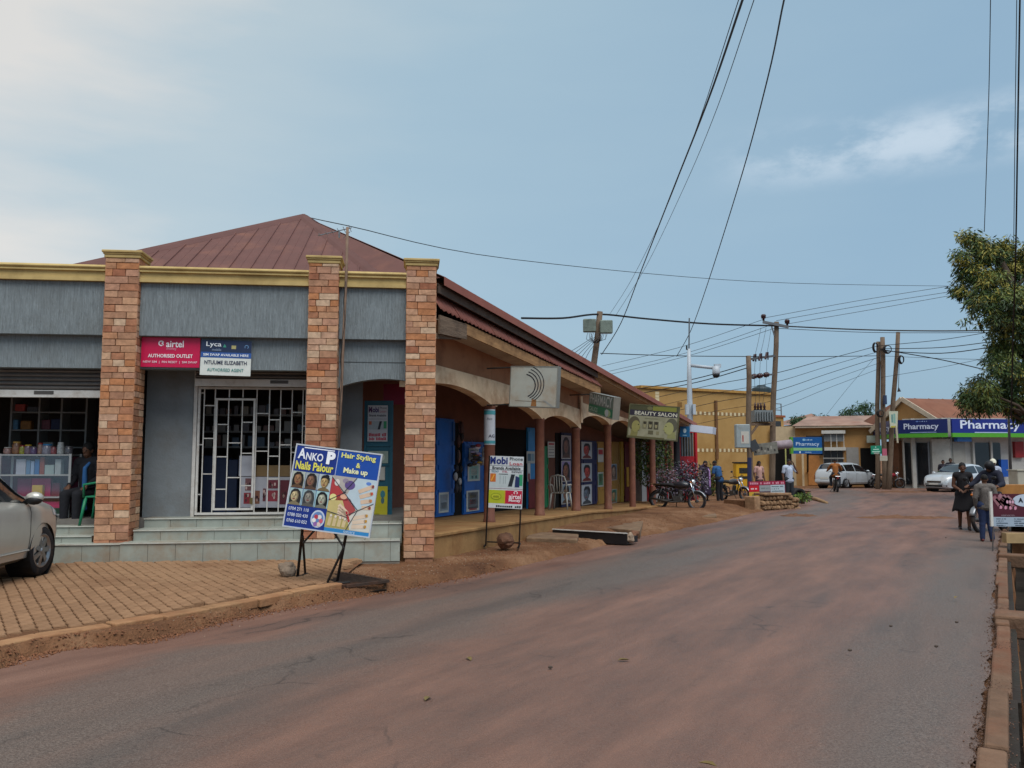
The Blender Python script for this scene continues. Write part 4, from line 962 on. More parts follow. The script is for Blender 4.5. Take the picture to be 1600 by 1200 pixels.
leaf('door', 973.5, 983, 690, 792, REDD, 2)

# pictures pasted on the doors
def poster(px0, px1, py0, py1, label, style, off=0.0, cols=('#8d86b0', '#8a5c40', '#1b1418')):
    a, zt = SF.hit(px0, py0, BACK + off - .07); b_, zb = SF.hit(px1, py1, BACK + off - .07)
    t_ = thing('poster', label, 'poster', mat=SF.mat() @ Matrix.Translation((a, BACK + off - .07, zb)), group='hair style posters on the verandah doors'); W, H = b_ - a, zt - zb
    mb = MB(); mb.box(0, W, .0, .003, 0, H); mb.build('sheet', ink('#b9b6b4'), t_)
    Art(W, H).face(.05, .04, .95, .96, cols[0], cols[1], cols[2], style).done(t_); return t_
poster(877, 892, 680, 717, 'faded portrait poster at the top of the navy door behind the white chair', 1, cols=('#9a8f96', '#7a5548', '#2a1f22'))
poster(877, 892, 720, 752, 'portrait poster of a long haired woman on lilac in the middle of the navy door', 3, cols=('#9a8dbd', '#94624a', '#141014'))
poster(877, 892, 757, 786, 'lowest portrait poster on the navy door beside the white chair', 0, cols=('#93a7b2', '#87604b', '#20242e'))
poster(908.5, 925, 690, 717, 'top poster of a red toned face on the second navy door', 0, cols=('#aeb6bd', '#a8443f', '#181419'))
poster(908.5, 925, 724, 752, 'middle poster of a red toned face with short hair on the second navy door', 2, cols=('#b3bcc4', '#b5463f', '#15171d'))
poster(908.5, 925, 758, 787, 'grey and white hair poster lowest on the second navy door', 0, cols=('#bcc3cc', '#5d6a78', '#262c36'))
poster(954, 964, 725, 750, 'blue portrait poster on the ochre door right of the column', 1, cols=('#5b90ad', '#b29a86', '#5c4c44'))
poster(954, 964, 765, 785, 'green picture low on the ochre door right of the column', 4, cols=('#3f8f78', '#a58a64', '#2c5a4c'))
def paper(px0, px1, py0, py1, label, bars, off=0.0, base='#b6b9b4'):
    a, zt = SF.hit(px0, py0, BACK + off - .07); b_, zb = SF.hit(px1, py1, BACK + off - .07)
    t_ = thing('poster', label, 'poster', mat=SF.mat() @ Matrix.Translation((a, BACK + off - .07, zb))); W, H = b_ - a, zt - zb
    mb = MB(); mb.box(0, W, .0, .003, 0, H); mb.build('sheet', ink(base), t_); A = Art(W, H)
    for x0, z0, x1, z1, c in bars: A.rect(x0, z0, x1, z1, c, 1)
    A.done(t_); return t_
paper(731, 750, 725, 751, 'white and teal notice on the right blue door', ((.12, .1, .88, .9, '#7fa9a5'), (.25, .35, .75, .75, '#d0d4cc'), (.3, .15, .45, .3, '#2c4a5c'), (.6, .15, .75, .3, '#2c4a5c')))
paper(729, 749, 767, 797, 'red and grey notice low on the right blue door', ((.1, .12, .9, .92, '#5a5f66'), (.25, .62, .75, .86, '#c9b98e'), (.25, .34, .75, .56, '#c23c36'), (.2, .04, .8, .2, '#8d4a4c')))
paper(823, 836, 705, 724, 'white sticker on the sky blue door', ((.1, .2, .5, .8, '#4a6f86'), (.55, .2, .9, .8, '#7a99a8')))
paper(824, 829, 722, 752, 'tall white bottle picture on the sky blue door', ((.2, .1, .8, .4, '#8e2f3a'), (.3, .45, .7, .95, '#d8dcdc')))
paper(979, 984, 730, 760, 'bright yellow notice on the dark red door', ((.1, .1, .9, .9, '#d8a53a'),), base='#d8a53a')

paper(733, 748, 700, 719, 'small pale notice high on the right blue door', ((.1, .1, .9, .9, '#8d97a0'), (.2, .5, .8, .85, '#c9ccd0'), (.2, .2, .8, .4, '#3a4a6a')))
paper(686, 701, 770, 800, 'grey sticker low on the left blue door', ((.1, .1, .9, .9, '#7f8a94'), (.2, .6, .8, .85, '#b84a44'), (.2, .2, .8, .5, '#c9ccc4')))
paper(856, 867, 690, 715, 'white price list on the brown wall left of the navy door', ((.1, .8, .9, .92, '#a83a40'), (.1, .1, .9, .14, '#555'+'555'), (.1, .3, .9, .34, '#666666'), (.1, .5, .9, .54, '#666666'), (.1, .65, .9, .69, '#666666')), base='#bdbbb4')
paper(934, 943, 700, 722, 'red and white notice on the first ochre door', ((.1, .55, .9, .9, '#a8343a'), (.1, .1, .9, .45, '#c8c4ba')))
paper(934, 943, 738, 760, 'green picture on the first ochre door', ((.1, .1, .9, .9, '#4f7a5c'), (.3, .3, .7, .8, '#b09a80')))
# goods hanging in the first doorway
def bundle(name, label, cat, px, py, w_, h_, cols, off=-.25):
    s_, z = SF.hit(px, py, BACK + off); mb = MB(); mats = [M('goods_' + c.lstrip('#'), c, rough=.7, var=.25, scale=14) for c in cols]
    for k in range(9):
        mb.ball((random.uniform(-w_, w_) * .5, random.uniform(-.04, .04), random.uniform(-h_, h_) * .5), (w_ * .24, .045, h_ * random.uniform(.12, .22)), 8, k % len(mats))
    mb.tube([(0, 0, h_ * .4), (0, .05, h_ * .5 + .12)], .005, 5, 0)
    o = mb.build(name, mats, None, smooth=True); o.matrix_world = SF.mat() @ Matrix.Translation((s_, BACK + off, z)); tag(o, label, cat, 'goods hung in the blue doored shop'); return o
bundle('hanging_goods', 'brown hair braids hanging at the left of the blue doored shop', 'goods', 718, 690, .22, .7, ('#4a2f28', '#241a1a', '#6b4a40'))
bundle('hanging_goods', 'black and white bags hanging below the braids', 'goods', 715, 745, .24, .55, ('#1b1a1c', '#a9a5a4', '#2e2b30'))
bundle('hanging_goods', 'lilac and red garments hanging above the right blue door', 'goods', 740, 703, .55, .22, ('#9a8fae', '#8f2f36', '#d2cbd0', '#2b2530'))
bundle('hanging_goods', 'dark bags with a yellow patch hanging above the right blue door', 'goods', 742, 720, .5, .2, ('#1e1c20', '#b18a2a', '#3d3438'))
bundle('hanging_goods', 'pale cloths hanging beside the wrapped column', 'goods', 756, 715, .16, .4, ('#a9a7a6', '#77706e', '#d0ccc8'))
# printed wrap around the first column
zc_, zd_ = SF.z(765, 640, 0), SF.z(765, 695, 0); r_ = .109
mb = MB(); mb.lathe([(r_, zd_), (r_, zc_)], 24); cw = thing('column_wrap', 'white printed paper wrap around the first verandah column', 'poster', mat=SF.mat() @ Matrix.Translation((CS[0], 0, 0)))
mb.build('sheet', ink('#c3c6cc'), cw, smooth=True)
mb = MB(); mb.lathe([(r_ + .002, zd_ + .02), (r_ + .002, zd_ + .08)], 24); mb.lathe([(r_ + .002, zc_ - .10), (r_ + .002, zc_ - .02)], 24, Matrix.Rotation(R(0), 4, 'Z')); mb.build('teal_band', ink('#4f9aa3'), cw, smooth=True)
v, f = text_mesh('AG', .02); mb = MB(); a_face = math.atan2(-(SF.world(CS[0], 0, 0)).y, -(SF.world(CS[0], 0, 0)).x) - SF.ang
def wrap(tx, z0, z1, a0, a1, bold=0.0):
    v, f = text_mesh(tx, bold); mb.add([((r_ + .003) * math.cos(a_face + a0 + (a1 - a0) * p[0]), (r_ + .003) * math.sin(a_face + a0 + (a1 - a0) * p[0]), z0 + (z1 - z0) * p[1]) for p in v], f)
zh = zc_ - zd_; wrap('AG', zd_ + zh * .20, zd_ + zh * .29, -.2, 1.0, .02); wrap('Acc', zd_ + zh * .70, zd_ + zh * .77, -.5, .5)
mb.build('lettering', ink('#2a2c44'), cw)
# ================================================================== SIGNS AND THINGS NEAR THE SHOPS
STEEL = M('dark_steel_tube', '#2b2725', rough=.55, var=.2, scale=14, metal=.4, dirt='#5b3d2c', dirt_amt=.4, dirt_scale=6)
def board(name, label, cat, bl, br, tl, thick, mat, frame=None, fw=.02):
    X, W, H = frame3(bl, br, tl); t_ = thing(name, label, cat, mat=X)
    mb = MB(); mb.box(0, W, 0, thick, 0, H); mb.build('panel', mat, t_)
    if frame is not None:
        mb = MB(); e_ = .004
        mb.box(-e_, W + e_, -.006, thick + .004, -e_, fw); mb.box(-e_, W + e_, -.006, thick + .004, H - fw, H + e_); mb.box(-e_, fw, -.0055, thick + .0035, fw, H - fw); mb.box(W - fw, W + e_, -.0055, thick + .0035, fw, H - fw); mb.build('frame', frame, t_)
    return t_, W, H, Art(W, H)
def fp(px, py, off): x, z = FR.hit(px, py, off); return FR.world(x, off, z)
# ---- red outlet sign and blue/white agent sign on the lintel
t_, W, H, A = board('shop_sign', 'crimson sign with white lettering on the grey lintel beside the left pillar', 'sign', fp(219.5, 573, .19), fp(311.5, 574.5, .19), fp(220, 526.5, .19), .018, ink('#c01548', .35))
A.arc(.335, .80, H * .055, H * .095, R(20), R(300), '#e9e2e4', 2, 12); A.poly([(.335, .80), (.385, .72), (.36, .86)], '#e9e2e4', 2); A.text('airtel', .42, .67, .72, .90, '#ece6e8', 2, .018); A.text('money', .43, .555, .60, .645, '#d890a8', 2)
A.text('AUTHORISED OUTLET', .12, .32, .88, .44, '#ece6e8', 2, .02); A.text('NEW SIM  |  PIN RESET  |  SIM SWAP', .04, .115, .96, .21, '#dfc3cd', 2, .012); A.done(t_)
t_, W, H, A = board('shop_sign', 'navy and white agent sign hanging off the grey lintel right of the crimson sign', 'sign', fp(312, 585.5, .16), fp(391, 588, .16), fp(314.5, 530.5, .16), .012, ink('#cfd2cc', .4))
A.rect(.0, .50, 1, 1, '#23304d', 1); A.rect(0, .50, 1, .655, '#2f5596', 2); A.text('Lyca', .10, .78, .40, .95, '#dfe3e8', 3, .01); A.text('mobile', .22, .69, .40, .76, '#8fa0b8', 3); A.poly([(.43, .80), (.50, .80), (.46, .90)], '#3d8f7a', 3)
A.rect(.60, .76, .69, .86, '#a9a06b', 3); A.arc(.90, .83, H * .04, H * .055, R(-60), R(220), '#6f9ac4', 3, 10); A.text('SIM SWAP AVAILABLE HERE', .05, .545, .95, .615, '#e4e8ee', 4, .015)
A.text('NTUUME ELIZABETH', .08, .31, .92, .42, '#27304a', 3, .018); A.text('AUTHORISED AGENT', .14, .11, .86, .20, '#2d7d78', 3, .012); A.done(t_)

# ---- tilted nail parlour board on legs
bl, br, tl = at(441.5, 822, 10.02), at(577, 840.5, 9.92), at(457, 692.5, 10.10)
t_, W, H, A = board('street_sign_board', 'tilted blue hair and nail parlour sign board standing over the drain grating', 'sign', bl, br, tl, .02, ink('#12408c', .4), ink('#b8bcc2'), .012)
BLUE1, BLUE2 = '#152f7e', '#17479c'
A.rect(.01, .68, .50, .99, BLUE1, 1); A.rect(.50, .68, .99, .99, BLUE2, 1); A.line(.50, .68, .50, .99, .008, '#a9b7d2', 2)
A.text('A', .04, .83, .13, .955, '#e4e7ee', 3, .03); A.text('NKO', .135, .82, .335, .915, '#e4e7ee', 3, .02); A.text('P', .375, .80, .475, .955, '#eceef3', 3, .06); A.line(.10, .968, .455, .968, .012, '#e4e7ee', 3)
A.text('Nails Palour', .03, .70, .47, .80, '#d9d257', 3, .03)
A.text('Hair Styling', .54, .885, .94, .965, '#d9d77a', 3, .03); A.text('&', .725, .80, .775, .86, '#d9d77a', 3, .03); A.text('Make up', .59, .705, .87, .79, '#e4e3b4', 3, .03)
fc = [('#a9b0a4', '#8a6546', '#1b1512', 1), ('#9aa3a4', '#7c5a46', '#241c1a', 3), ('#aeb9bb', '#a98e5f', '#171416', 4), ('#9fb7b8', '#b0a07a', '#2a2624', 3), ('#8fa9ae', '#7f7a70', '#3a3a3c', 1), ('#9cc0c2', '#9fa08e', '#121214', 1)]
for k, (bgc, sk, hr, stl) in enumerate(fc):
    i, j = k % 3, k // 3; x0 = .012 + i * .155; z0 = .475 - j * .205; A.face(x0, z0, x0 + .15, z0 + .20, bgc, sk, hr, stl, 1)
A.rect(.0, .02, .475, .265, BLUE1, 1)
for k, tx in enumerate(('0704 271 110', '0788 020 430', '0760 610 052')): A.text(tx, .035, .205 - k * .072, .27, .245 - k * .072, '#cdd4e4', 3, .01)
A.ell(.385, .14, .082, .105, '#b9c3d4', 2); A.ell(.385, .14, .066, .085, '#5f7fb0', 3)
for k, c in enumerate(('#c75a6e', '#d8d2d0', '#b33a4a', '#e2dcd8', '#8a5fa0', '#d8c0b8')): A.ell(.385 + .04 * math.cos(k * 1.05), .12 + .05 * math.sin(k * 1.05), .024, .028, c, 4, 8)
# right half: hands and painted nails cut into triangles
A.rect(.475, .055, .99, .68, '#c6c2ac', 1)
A.poly([(.475, .66), (.70, .40), (.475, .38)], '#a83a3c', 2); A.poly([(.475, .68), (.76, .68), (.66, .44), (.58, .55)], '#a8a29c', 2); A.poly([(.66, .44), (.76, .68), (.99, .68), (.99, .40), (.80, .30)], '#b4c4cc', 2)
A.poly([(.475, .38), (.62, .44), (.70, .22), (.475, .25)], '#bfae72', 2); A.poly([(.60, .47), (.72, .42), (.80, .30), (.72, .20)], '#a34444', 2); A.poly([(.475, .25), (.72, .20), (.76, .06), (.475, .06)], '#a89a58', 2); A.poly([(.72, .20), (.82, .30), (.99, .40), (.99, .06), (.76, .06)], '#c9c6bc', 2)
A.ell(.69, .585, .06, .055, '#5c4a80', 3); A.ell(.635, .63, .035, .03, '#8f8494', 3); A.ell(.54, .60, .03, .04, '#cfc9c4', 3); A.ell(.90, .63, .03, .02, '#5b7fc4', 3); A.ell(.52, .42, .04, .04, '#d8cf8a', 3); A.ell(.64, .44, .04, .03, '#d8a58a', 3)
def finger(x0, z0, x1, z1, wd, c='#c9a98e', nail='#a8303a', lay=4):
    wd = wd * 1.45; A.line(x0, z0, x1, z1, wd, c, lay); A.ell(x1, z1, wd * .5 / W, wd * .5 / H, c, lay); A.ell(x1 + (x1 - x0) * .03, z1 + (z1 - z0) * .03, wd * .30 / W, wd * .42 / H, nail, lay + 1, 10)
for k in range(4): finger(.80 + k * .02, .52 - k * .06, .95, .60 - k * .085, .032, '#cfb39a', ('#7a2f34', '#b8442f', '#c07a4a', '#8a3a2c')[k])
for k in range(4): finger(.60, .34 - k * .035, .70 + k * .012, .26 - k * .03, .03, '#d9c0a6', '#a8262e')
for k in range(4): finger(.52 + k * .055, .08, .53 + k * .055, .20 - .008 * k, .028, '#c9b48a', '#d8cfc0')
for k in range(3): finger(.78, .10 + k * .05, .93, .12 + k * .065, .03, '#d3bda6', '#b8862f')
for a in ((.475, .66, .82, .30), (.475, .38, .66, .50), (.62, .47, .76, .68), (.475, .25, .72, .20), (.72, .05, .82, .30), (.70, .22, .99, .40)): A.line(*a, .008, '#2c2f3c', 6)
A.rect(.475, .005, .99, .055, '#2f7fb8', 3); A.text('SERVICE', .70, .012, .83, .045, '#c9dbe8', 5); A.done(t_)
# legs
wi = t_.matrix_world.inverted()
def leg(par, wim, pts, r=.018, name='leg', mat=None):
    mb = MB(); mb.tube([wim @ Vector(p) for p in pts], r, 8); return mb.build(name, mat or STEEL, par)
bpy.context.view_layer.update(); wi = t_.matrix_world.inverted()
g = lambda px, py: (lambda r: Vector((r.x, r.y, r.z)))(gnd(px, py, .125 + .02))
def gp(px, py, z=.088): r = ray(px, py); t = (z - CZ) / r.z; return Vector((0, 0, CZ)) + r * t
leg(t_, wi, [at(473, 822, 10.07), gp(465, 901)]); leg(t_, wi, [at(473, 838, 10.09), gp(477, 897)], .015); leg(t_, wi, [at(493, 827, 10.06), at(474, 848, 10.07)], .013, 'brace')
leg(t_, wi, [at(541, 834, 10.0), gp(527, 907)]); leg(t_, wi, [at(536, 858, 9.99), gp(511, 911)], .015); leg(t_, wi, [at(522, 832, 10.0), at(538, 857, 9.99)], .013, 'brace')
leg(t_, wi, [gp(504, 914), gp(546, 910)], .02, 'foot_bar'); leg(t_, wi, [gp(462, 903), gp(480, 897)], .02, 'foot_bar')

# ---- rocks
ROCK = M('field_stone', '#8d7a68', rough=.95, var=.3, scale=9, bump=.8, bscale=12, dirt='#7a4f35', dirt_amt=.5, rnd=.1)
def rock(name, label, p, r, seed, mat=None, cat='stone', group=None):
    bm = bmesh.new(); bmesh.ops.create_icosphere(bm, subdivisions=3, radius=1)
    for v in bm.verts:
        d = 1 + .35 * noise.noise(v.co * 1.2 + Vector((seed, 0, 0))) + .12 * noise.noise(v.co * 3.5 + Vector((0, seed, 0))); v.co = Vector((v.co.x * r[0], v.co.y * r[1], v.co.z * r[2])) * d
    me_ = bpy.data.meshes.new(name); bm.to_mesh(me_); bm.free(); me_.materials.append(mat or ROCK)
    zmin = min(v.co.z for v in me_.vertices)
    for v in me_.vertices: v.co.z -= zmin * .85
    o = inst(name, me_, None, p, (0, 0, seed)); tag(o, label, cat, group); return o
rock('stone', 'rough grey stone holding down the left foot of the tilted sign', gp(449, 902), (.125, .11, .11), 1.7)
# ---- phone loan board on wheels
Ym = 14.25
t_, W, H, A = board('street_sign_board', 'white phone loan board on a thin black stand in front of the verandah', 'sign', at(763, 793, Ym), at(815.5, 795.5, Ym - .1), at(766, 712, Ym), .015, ink('#c4c9cc', .4))
A.text('M', .01, .845, .17, .985, '#1c2a6e', 2, .05); A.text('obi', .19, .845, .53, .985, '#1c2a6e', 2, .03); A.text('Phone', .59, .925, .98, .985, '#2c3a3c', 2, .01); A.text('Loan', .59, .83, .97, .895, '#b02a3c', 2, .01); A.line(0, .815, 1, .815, .008, '#7c8488', 2)
A.text('Brands Available', .08, .745, .92, .80, '#23282c', 2, .02); A.line(0, .735, 1, .735, .006, '#7c8488', 2); A.text('TECNO', .05, .685, .27, .72, '#2f6f86', 2, .015); A.text('ITEL', .38, .685, .54, .72, '#a8485a', 2, .015); A.text('INFINIX', .66, .685, .97, .72, '#2c3236', 2, .015)
A.rect(.0, .40, 1, .665, '#b4bfc0', 1); A.rect(.02, .50, .19, .66, '#c06a2c', 2); A.line(.06, .52, .14, .64, .02, '#e0a03c', 3); A.line(.28, .655, .55, .655, .01, '#22262a', 3)
for x in (.32, .42, .48): A.line(x, .47, x, .62, .008, '#8a979a', 3)
A.poly([(.56, .42), (.68, .42), (.76, .655), (.65, .655)], '#23282e', 3); A.poly([(.76, .41), (.90, .41), (.90, .60), (.78, .63)], '#22305c', 3); A.rect(.88, .44, .99, .655, '#2f8f62', 2)
A.rect(0, .09, .48, .345, '#a8b028', 1); A.rect(.48, .09, .99, .345, '#b4203c', 1); A.line(.48, .09, .48, .345, .014, '#c8a028', 3); A.ell(.22, .22, .16, .065, '#7c8a20', 3); A.ell(.22, .22, .14, .053, '#b4b830', 4); A.text('mtn', .14, .20, .30, .24, '#4a5420', 5)
A.arc(.80, .305, H * .02, H * .033, R(-60), R(240), '#e6d4d8', 3, 9, 1.3); A.text('airtel', .60, .185, .96, .275, '#eadcdf', 3, .02); A.text('Money', .60, .115, .95, .185, '#eadcdf', 3, .025)
A.blocks(.22, .02, .97, .058, '#1e2022', 12); A.line(.0, .375, 1, .375, .008, '#8a6f72', 2); A.done(t_)
bpy.context.view_layer.update(); wi = t_.matrix_world.inverted()
gm = lambda px, py: gp(px, py, .05)
leg(t_, wi, [at(765, 712, Ym + .03), gm(759, 853)], .014); leg(t_, wi, [at(817, 714, Ym - .06), gm(811, 855)], .014); leg(t_, wi, [gm(759, 850) + Vector((0, 0, .04)), gm(811, 852) + Vector((0, 0, .04))], .012, 'cross_bar')
leg(t_, wi, [gm(759, 850) + Vector((-.02, -.28, -.01)), gm(759, 850) + Vector((.02, .28, .0))], .016, 'foot_bar'); leg(t_, wi, [gm(811, 852) + Vector((-.02, -.28, -.01)), gm(811, 852) + Vector((.02, .28, .0))], .016, 'foot_bar')
rock('stone', 'brown stone weighing down the cross bar of the phone loan board', gm(790, 854) + Vector((0, 0, -.03)), (.17, .14, .13), 4.2, M('brown_stone', '#6e4d3a', rough=.95, var=.35, scale=8, bump=.8, bscale=10))

# ---- faded white light box with black arcs, hung out from the verandah
LBX = M('faded_acrylic', '#a7a89e', rough=.4, var=.10, scale=3, dirt='#96795a', dirt_amt=.55, dirt_scale=2.2)
Yl = 14.9
t_, W, H, A = board('light_box_sign', 'weathered blank white light box with black crescent arcs hanging from the eave', 'sign', at(795.5, 635, Yl), at(869.5, 637, Yl - .35), at(796.5, 572, Yl), .14, LBX, M('alu_edge', '#8d8a80', rough=.4, metal=.5), .012)
for k, (r_, wd) in enumerate(((.215, .020), (.255, .018), (.295, .015), (.335, .015))):
    A.arc(.30 + .012 * k, .52 + .012 * k, r_ - wd, r_, R(-68 + 2 * k), R(80 - 4 * k), '#24242a', 2, 18, 1.05)
A.line(.12, .15, .78, .13, .008, '#7a6a58', 2); A.poly([(.46, .02), (.58, .02), (.57, .18), (.48, .19)], '#8f6238', 2); A.poly([(.70, .17), (.76, .17), (.97, .0), (.90, .0)], '#8f8f8a', 2); A.done(t_)
bpy.context.view_layer.update(); wi = t_.matrix_world.inverted()
leg(t_, wi, [at(800, 574, Yl + .07), at(800, 574, Yl + .07) + SF.ey * .5], .014, 'bracket'); leg(t_, wi, [at(800, 632, Yl + .07), at(800, 632, Yl + .07) + SF.ey * .5], .014, 'bracket')
# ---- green pharmacy box
t_, W, H, A = board('light_box_sign', 'green and white chemist light box under the eave in the middle of the row', 'sign', at(919.5, 643.5, 19.6), at(957, 655.5, 17.4), at(921, 612.5, 19.6), .14, ink('#2a6f58', .4), M('alu_edge', '#8d8a80'), .012)
A.rect(0, .42, 1, 1, '#6e8079', 1); A.text('PHARMACY', .04, .47, .95, .97, '#c3c8c4', 2, .02); A.rect(.0, .03, 1, .42, '#1f7d5c', 1); A.rect(0, .0, 1, .05, '#9fb0a6', 2); A.text('DRUGS', .05, .10, .40, .33, '#b9d0c4', 3, .012); A.ell(.80, .21, .12, .17, '#a9c08e', 3); A.ell(.77, .21, .07, .17, '#c3cdd2', 4); A.done(t_)
bpy.context.view_layer.update(); wi = t_.matrix_world.inverted(); q = at(922, 616, 19.6); leg(t_, wi, [q + Vector((.0, .07, 0)), q + SF.ey * .5 + Vector((0, .07, 0))], .014, 'bracket')
# ---- weathered beauty salon board
OLDB = M('weathered_salon_print', '#8f8c74', rough=.7, var=.12, scale=4, dirt='#6a6a48', dirt_amt=.5, dirt_scale=3)
t_, W, H, A = board('salon_sign_board', 'weathered greenish salon board with two facing heads at the end of the verandah', 'sign', at(979.5, 683, 21.9), at(1057.5, 689.5, 21.4), at(982.5, 630.5, 21.9), .08, OLDB, M('old_board_frame', '#57563c', rough=.8, var=.25, scale=5), .025)
A.rect(.0, .68, 1, 1, '#4a4a34', 1); A.rect(.0, .67, 1, .83, '#33303c', 2); A.rect(.48, .84, .95, .98, '#7d7d38', 2); A.ell(.42, .90, .055, .055, '#6b6848', 3); A.text('BEAUTY SALON', .12, .69, .97, .80, '#c9c6b4', 3, .02)
A.ell(.125, .43, .115, .21, '#57503f', 2); A.poly([(.06, .06), (.20, .06), (.215, .16), (.19, .24), (.08, .26)], '#7f7a4c', 3); A.ell(.165, .345, .085, .175, '#8f8a55', 4); A.poly([(.235, .36), (.262, .30), (.235, .29)], '#8f8a55', 4); A.ell(.215, .40, .014, .014, '#3a362a', 5); A.line(.205, .225, .24, .235, .012, '#5a4a34', 5); A.ell(.875, .44, .115, .21, '#5a584a', 2); A.poly([(.80, .06), (.97, .06), (.95, .26), (.82, .22)], '#8a895c', 3); A.ell(.825, .35, .095, .18, '#9b9a66', 4); A.poly([(.735, .37), (.705, .30), (.738, .29)], '#9b9a66', 4); A.ell(.765, .405, .014, .014, '#3a362a', 5); A.line(.745, .225, .78, .215, .012, '#5a4a34', 5)
for k, x in enumerate((.34, .455, .57)): (A.rect(x - .045, .29, x + .045, .52, ('#77735a', '#4b4738', '#4f4a3a')[k], 2), A.ell(x, .40, .026, .075, '#8f8866', 3), A.ell(x, .465, .030, .04, '#37332a', 4))
A.rect(.42, .14, .52, .25, '#5f5a44', 3); A.rect(.58, .14, .64, .24, '#807a5c', 3); A.line(.33, .60, .60, .60, .02, '#77745c', 3); A.rect(0, .0, .75, .06, '#5d5638', 3); A.done(t_)
bpy.context.view_layer.update(); wi = t_.matrix_world.inverted()

# ---- columns of the open porch at the end of the row, with their terrace
for k in range(4, 7):
    s_, zt = CS[k], CT[k]; zb = flz(s_) - .0; mb = MB(); r_ = .10; zt = min(zt + .25, ue(s_) - .22)
    mb.lathe([(r_, zb), (r_, zt)], 18, Matrix.Translation((s_, 0, 0))); mb.build('column', COLM, ar, smooth=True)
s_ = SF.x(1058, 0.0, 740); mb = MB(); mb.lathe([(.12, flz(s_)), (.12, ue(s_) - .24)], 18, Matrix.Translation((s_, 0, 0))); mb.build('column', M('dark_column', '#2c2b2e', rough=.6, var=.2), ar, smooth=True)
ribbon('porch_beam', [SE + .2, UF[0] - .6], lambda s_: ue(s_) - .42, lambda s_: ue(s_) - .22, -.1, .1, CREAM)
ribbon('terrace_slab', [SE + .01, CS[6] + .4], lambda s_: -.7, lambda s_: flz(s_), -.42, 3.2, PLIN, bevel=.015)
ribbon('terrace_slab', [CS[6] + .41, CS[6] + 4.5], lambda s_: -.8, lambda s_: flz(s_) - .02, -.6, 3.2, M('terrace_screed', '#9a7a58', rough=.9, var=.15, dirt='#7d5238', dirt_amt=.5), bevel=.015)

# ---- white plastic chair on the verandah
WPL = M('white_plastic', '#b9b6ad', rough=.4, var=.05, dirt='#8f8674', dirt_amt=.3)
def plastic_chair(name, label, X, mat):
    t_ = thing(name, label, 'chair', mat=X)
    m = MB(); P = [(-.22, -.21), (.22, -.21), (.24, 0), (.20, .20), (-.20, .20), (-.24, 0)]; m.add([(p[0], p[1], .42) for p in P] + [(p[0], p[1], .445) for p in P], [tuple(range(5, -1, -1)), tuple(range(6, 12))] + [(i, (i + 1) % 6, (i + 1) % 6 + 6, i + 6) for i in range(6)]); m.build('seat', mat, t_, bevel=.01)
    for sx in (-1, 1):
        for sy in (-1, 1):
            m = MB(); m.tube([(sx * .20, sy * .18, .43), (sx * .245, sy * .24, 0)], [.026, .02], 8); m.build('leg', mat, t_, smooth=True)
        m = MB(); m.tube([(sx * .23, -.2, .43), (sx * .27, -.19, .62), (sx * .27, .0, .65), (sx * .25, .2, .64)], .018, 8); m.build('armrest', mat, t_, smooth=True)
    m = MB(); m.tube([(-.20, .20, .44), (-.22, .25, .70), (-.17, .29, .86), (0, .30, .90), (.17, .29, .86), (.22, .25, .70), (.20, .20, .44)], .02, 8); 
    for x in (-.10, -.035, .035, .10): m.tube([(x, .205, .445), (x, .26, .70), (x, .29, .88)], .016, 6)
    m.build('backrest', mat, t_, smooth=True); return t_
cs_, cz_ = SF.hit(876, 790, .75)
plastic_chair('plastic_chair', 'white plastic armchair on the verandah beside the navy door', SF.mat() @ Matrix.Translation((cs_, .75, flz(cs_))) @ Matrix.Rotation(R(95), 4, 'Z'), WPL)
gs_, gz_ = FR.hit(150, 790, .9)
plastic_chair('plastic_chair', 'green plastic chair inside the left shop by the pillar', FR.mat() @ Matrix.Translation((gs_ + .20, .62, FZ1)) @ Matrix.Rotation(R(-90), 4, 'Z'), M('green_plastic', '#1d7d58', rough=.45, var=.06))
# ---- long metal tray lying on the verge
P0, P1 = gp(868, 836, -.02), gp(984, 848, -.08); d = P1 - P0; X = Matrix.Translation(P0 + Vector((0, 0, .03))) @ Matrix.Rotation(math.atan2(d.y, d.x), 4, 'Z')
t_ = thing('metal_tray', 'long black metal tray with a pale upper edge lying on the verge', 'tray', mat=X); m = MB(); Lx = d.length
m.box(0, Lx, -.12, -.10, -.12, .09); m.box(0, Lx, -.10, .35, -.10, .02); m.build('tray_body', M('black_tray', '#19181a', rough=.5, var=.2), t_); m = MB(); m.box(0, Lx, -.135, -.095, .091, .108); m.build('pale_edge', WHITEM, t_)
rock('stone', 'pale stone at the end of the black metal tray', gp(984, 848, -.08), (.10, .09, .10), 7.1); rock('stone', 'small dark stone behind the pale stone by the tray', gp(991, 840, -.06), (.10, .09, .08), 9.7, M('brown_stone', '#6e4d3a'))
SLB = M('broken_concrete', '#77604a', rough=.95, var=.3, scale=6, bump=.7, bscale=14, dirt='#5c3b29', dirt_amt=.6)
def slab(label, c4, z0, th, cat='slab'):
    m = MB(); P = [gp(px, py, z0) for px, py in c4]; m.add([p + Vector((0, 0, -.25)) for p in P] + [p + Vector((0, 0, th)) for p in P], [(3, 2, 1, 0), (4, 5, 6, 7), (0, 1, 5, 4), (1, 2, 6, 5), (2, 3, 7, 6), (3, 0, 4, 7)]); o = m.build('concrete_slab', SLB, None, bevel=.02, seg=2); fixnormals(o.data); tag(o, label, cat); return o
slab('broken concrete slab lying before the verandah left of the metal tray', ((822, 845), (902, 848), (905, 836), (828, 836)), -.02, .06)
slab('soil covered concrete step below the second navy door', ((905, 828), (1000, 838), (1005, 822), (912, 818)), -.1, .12)
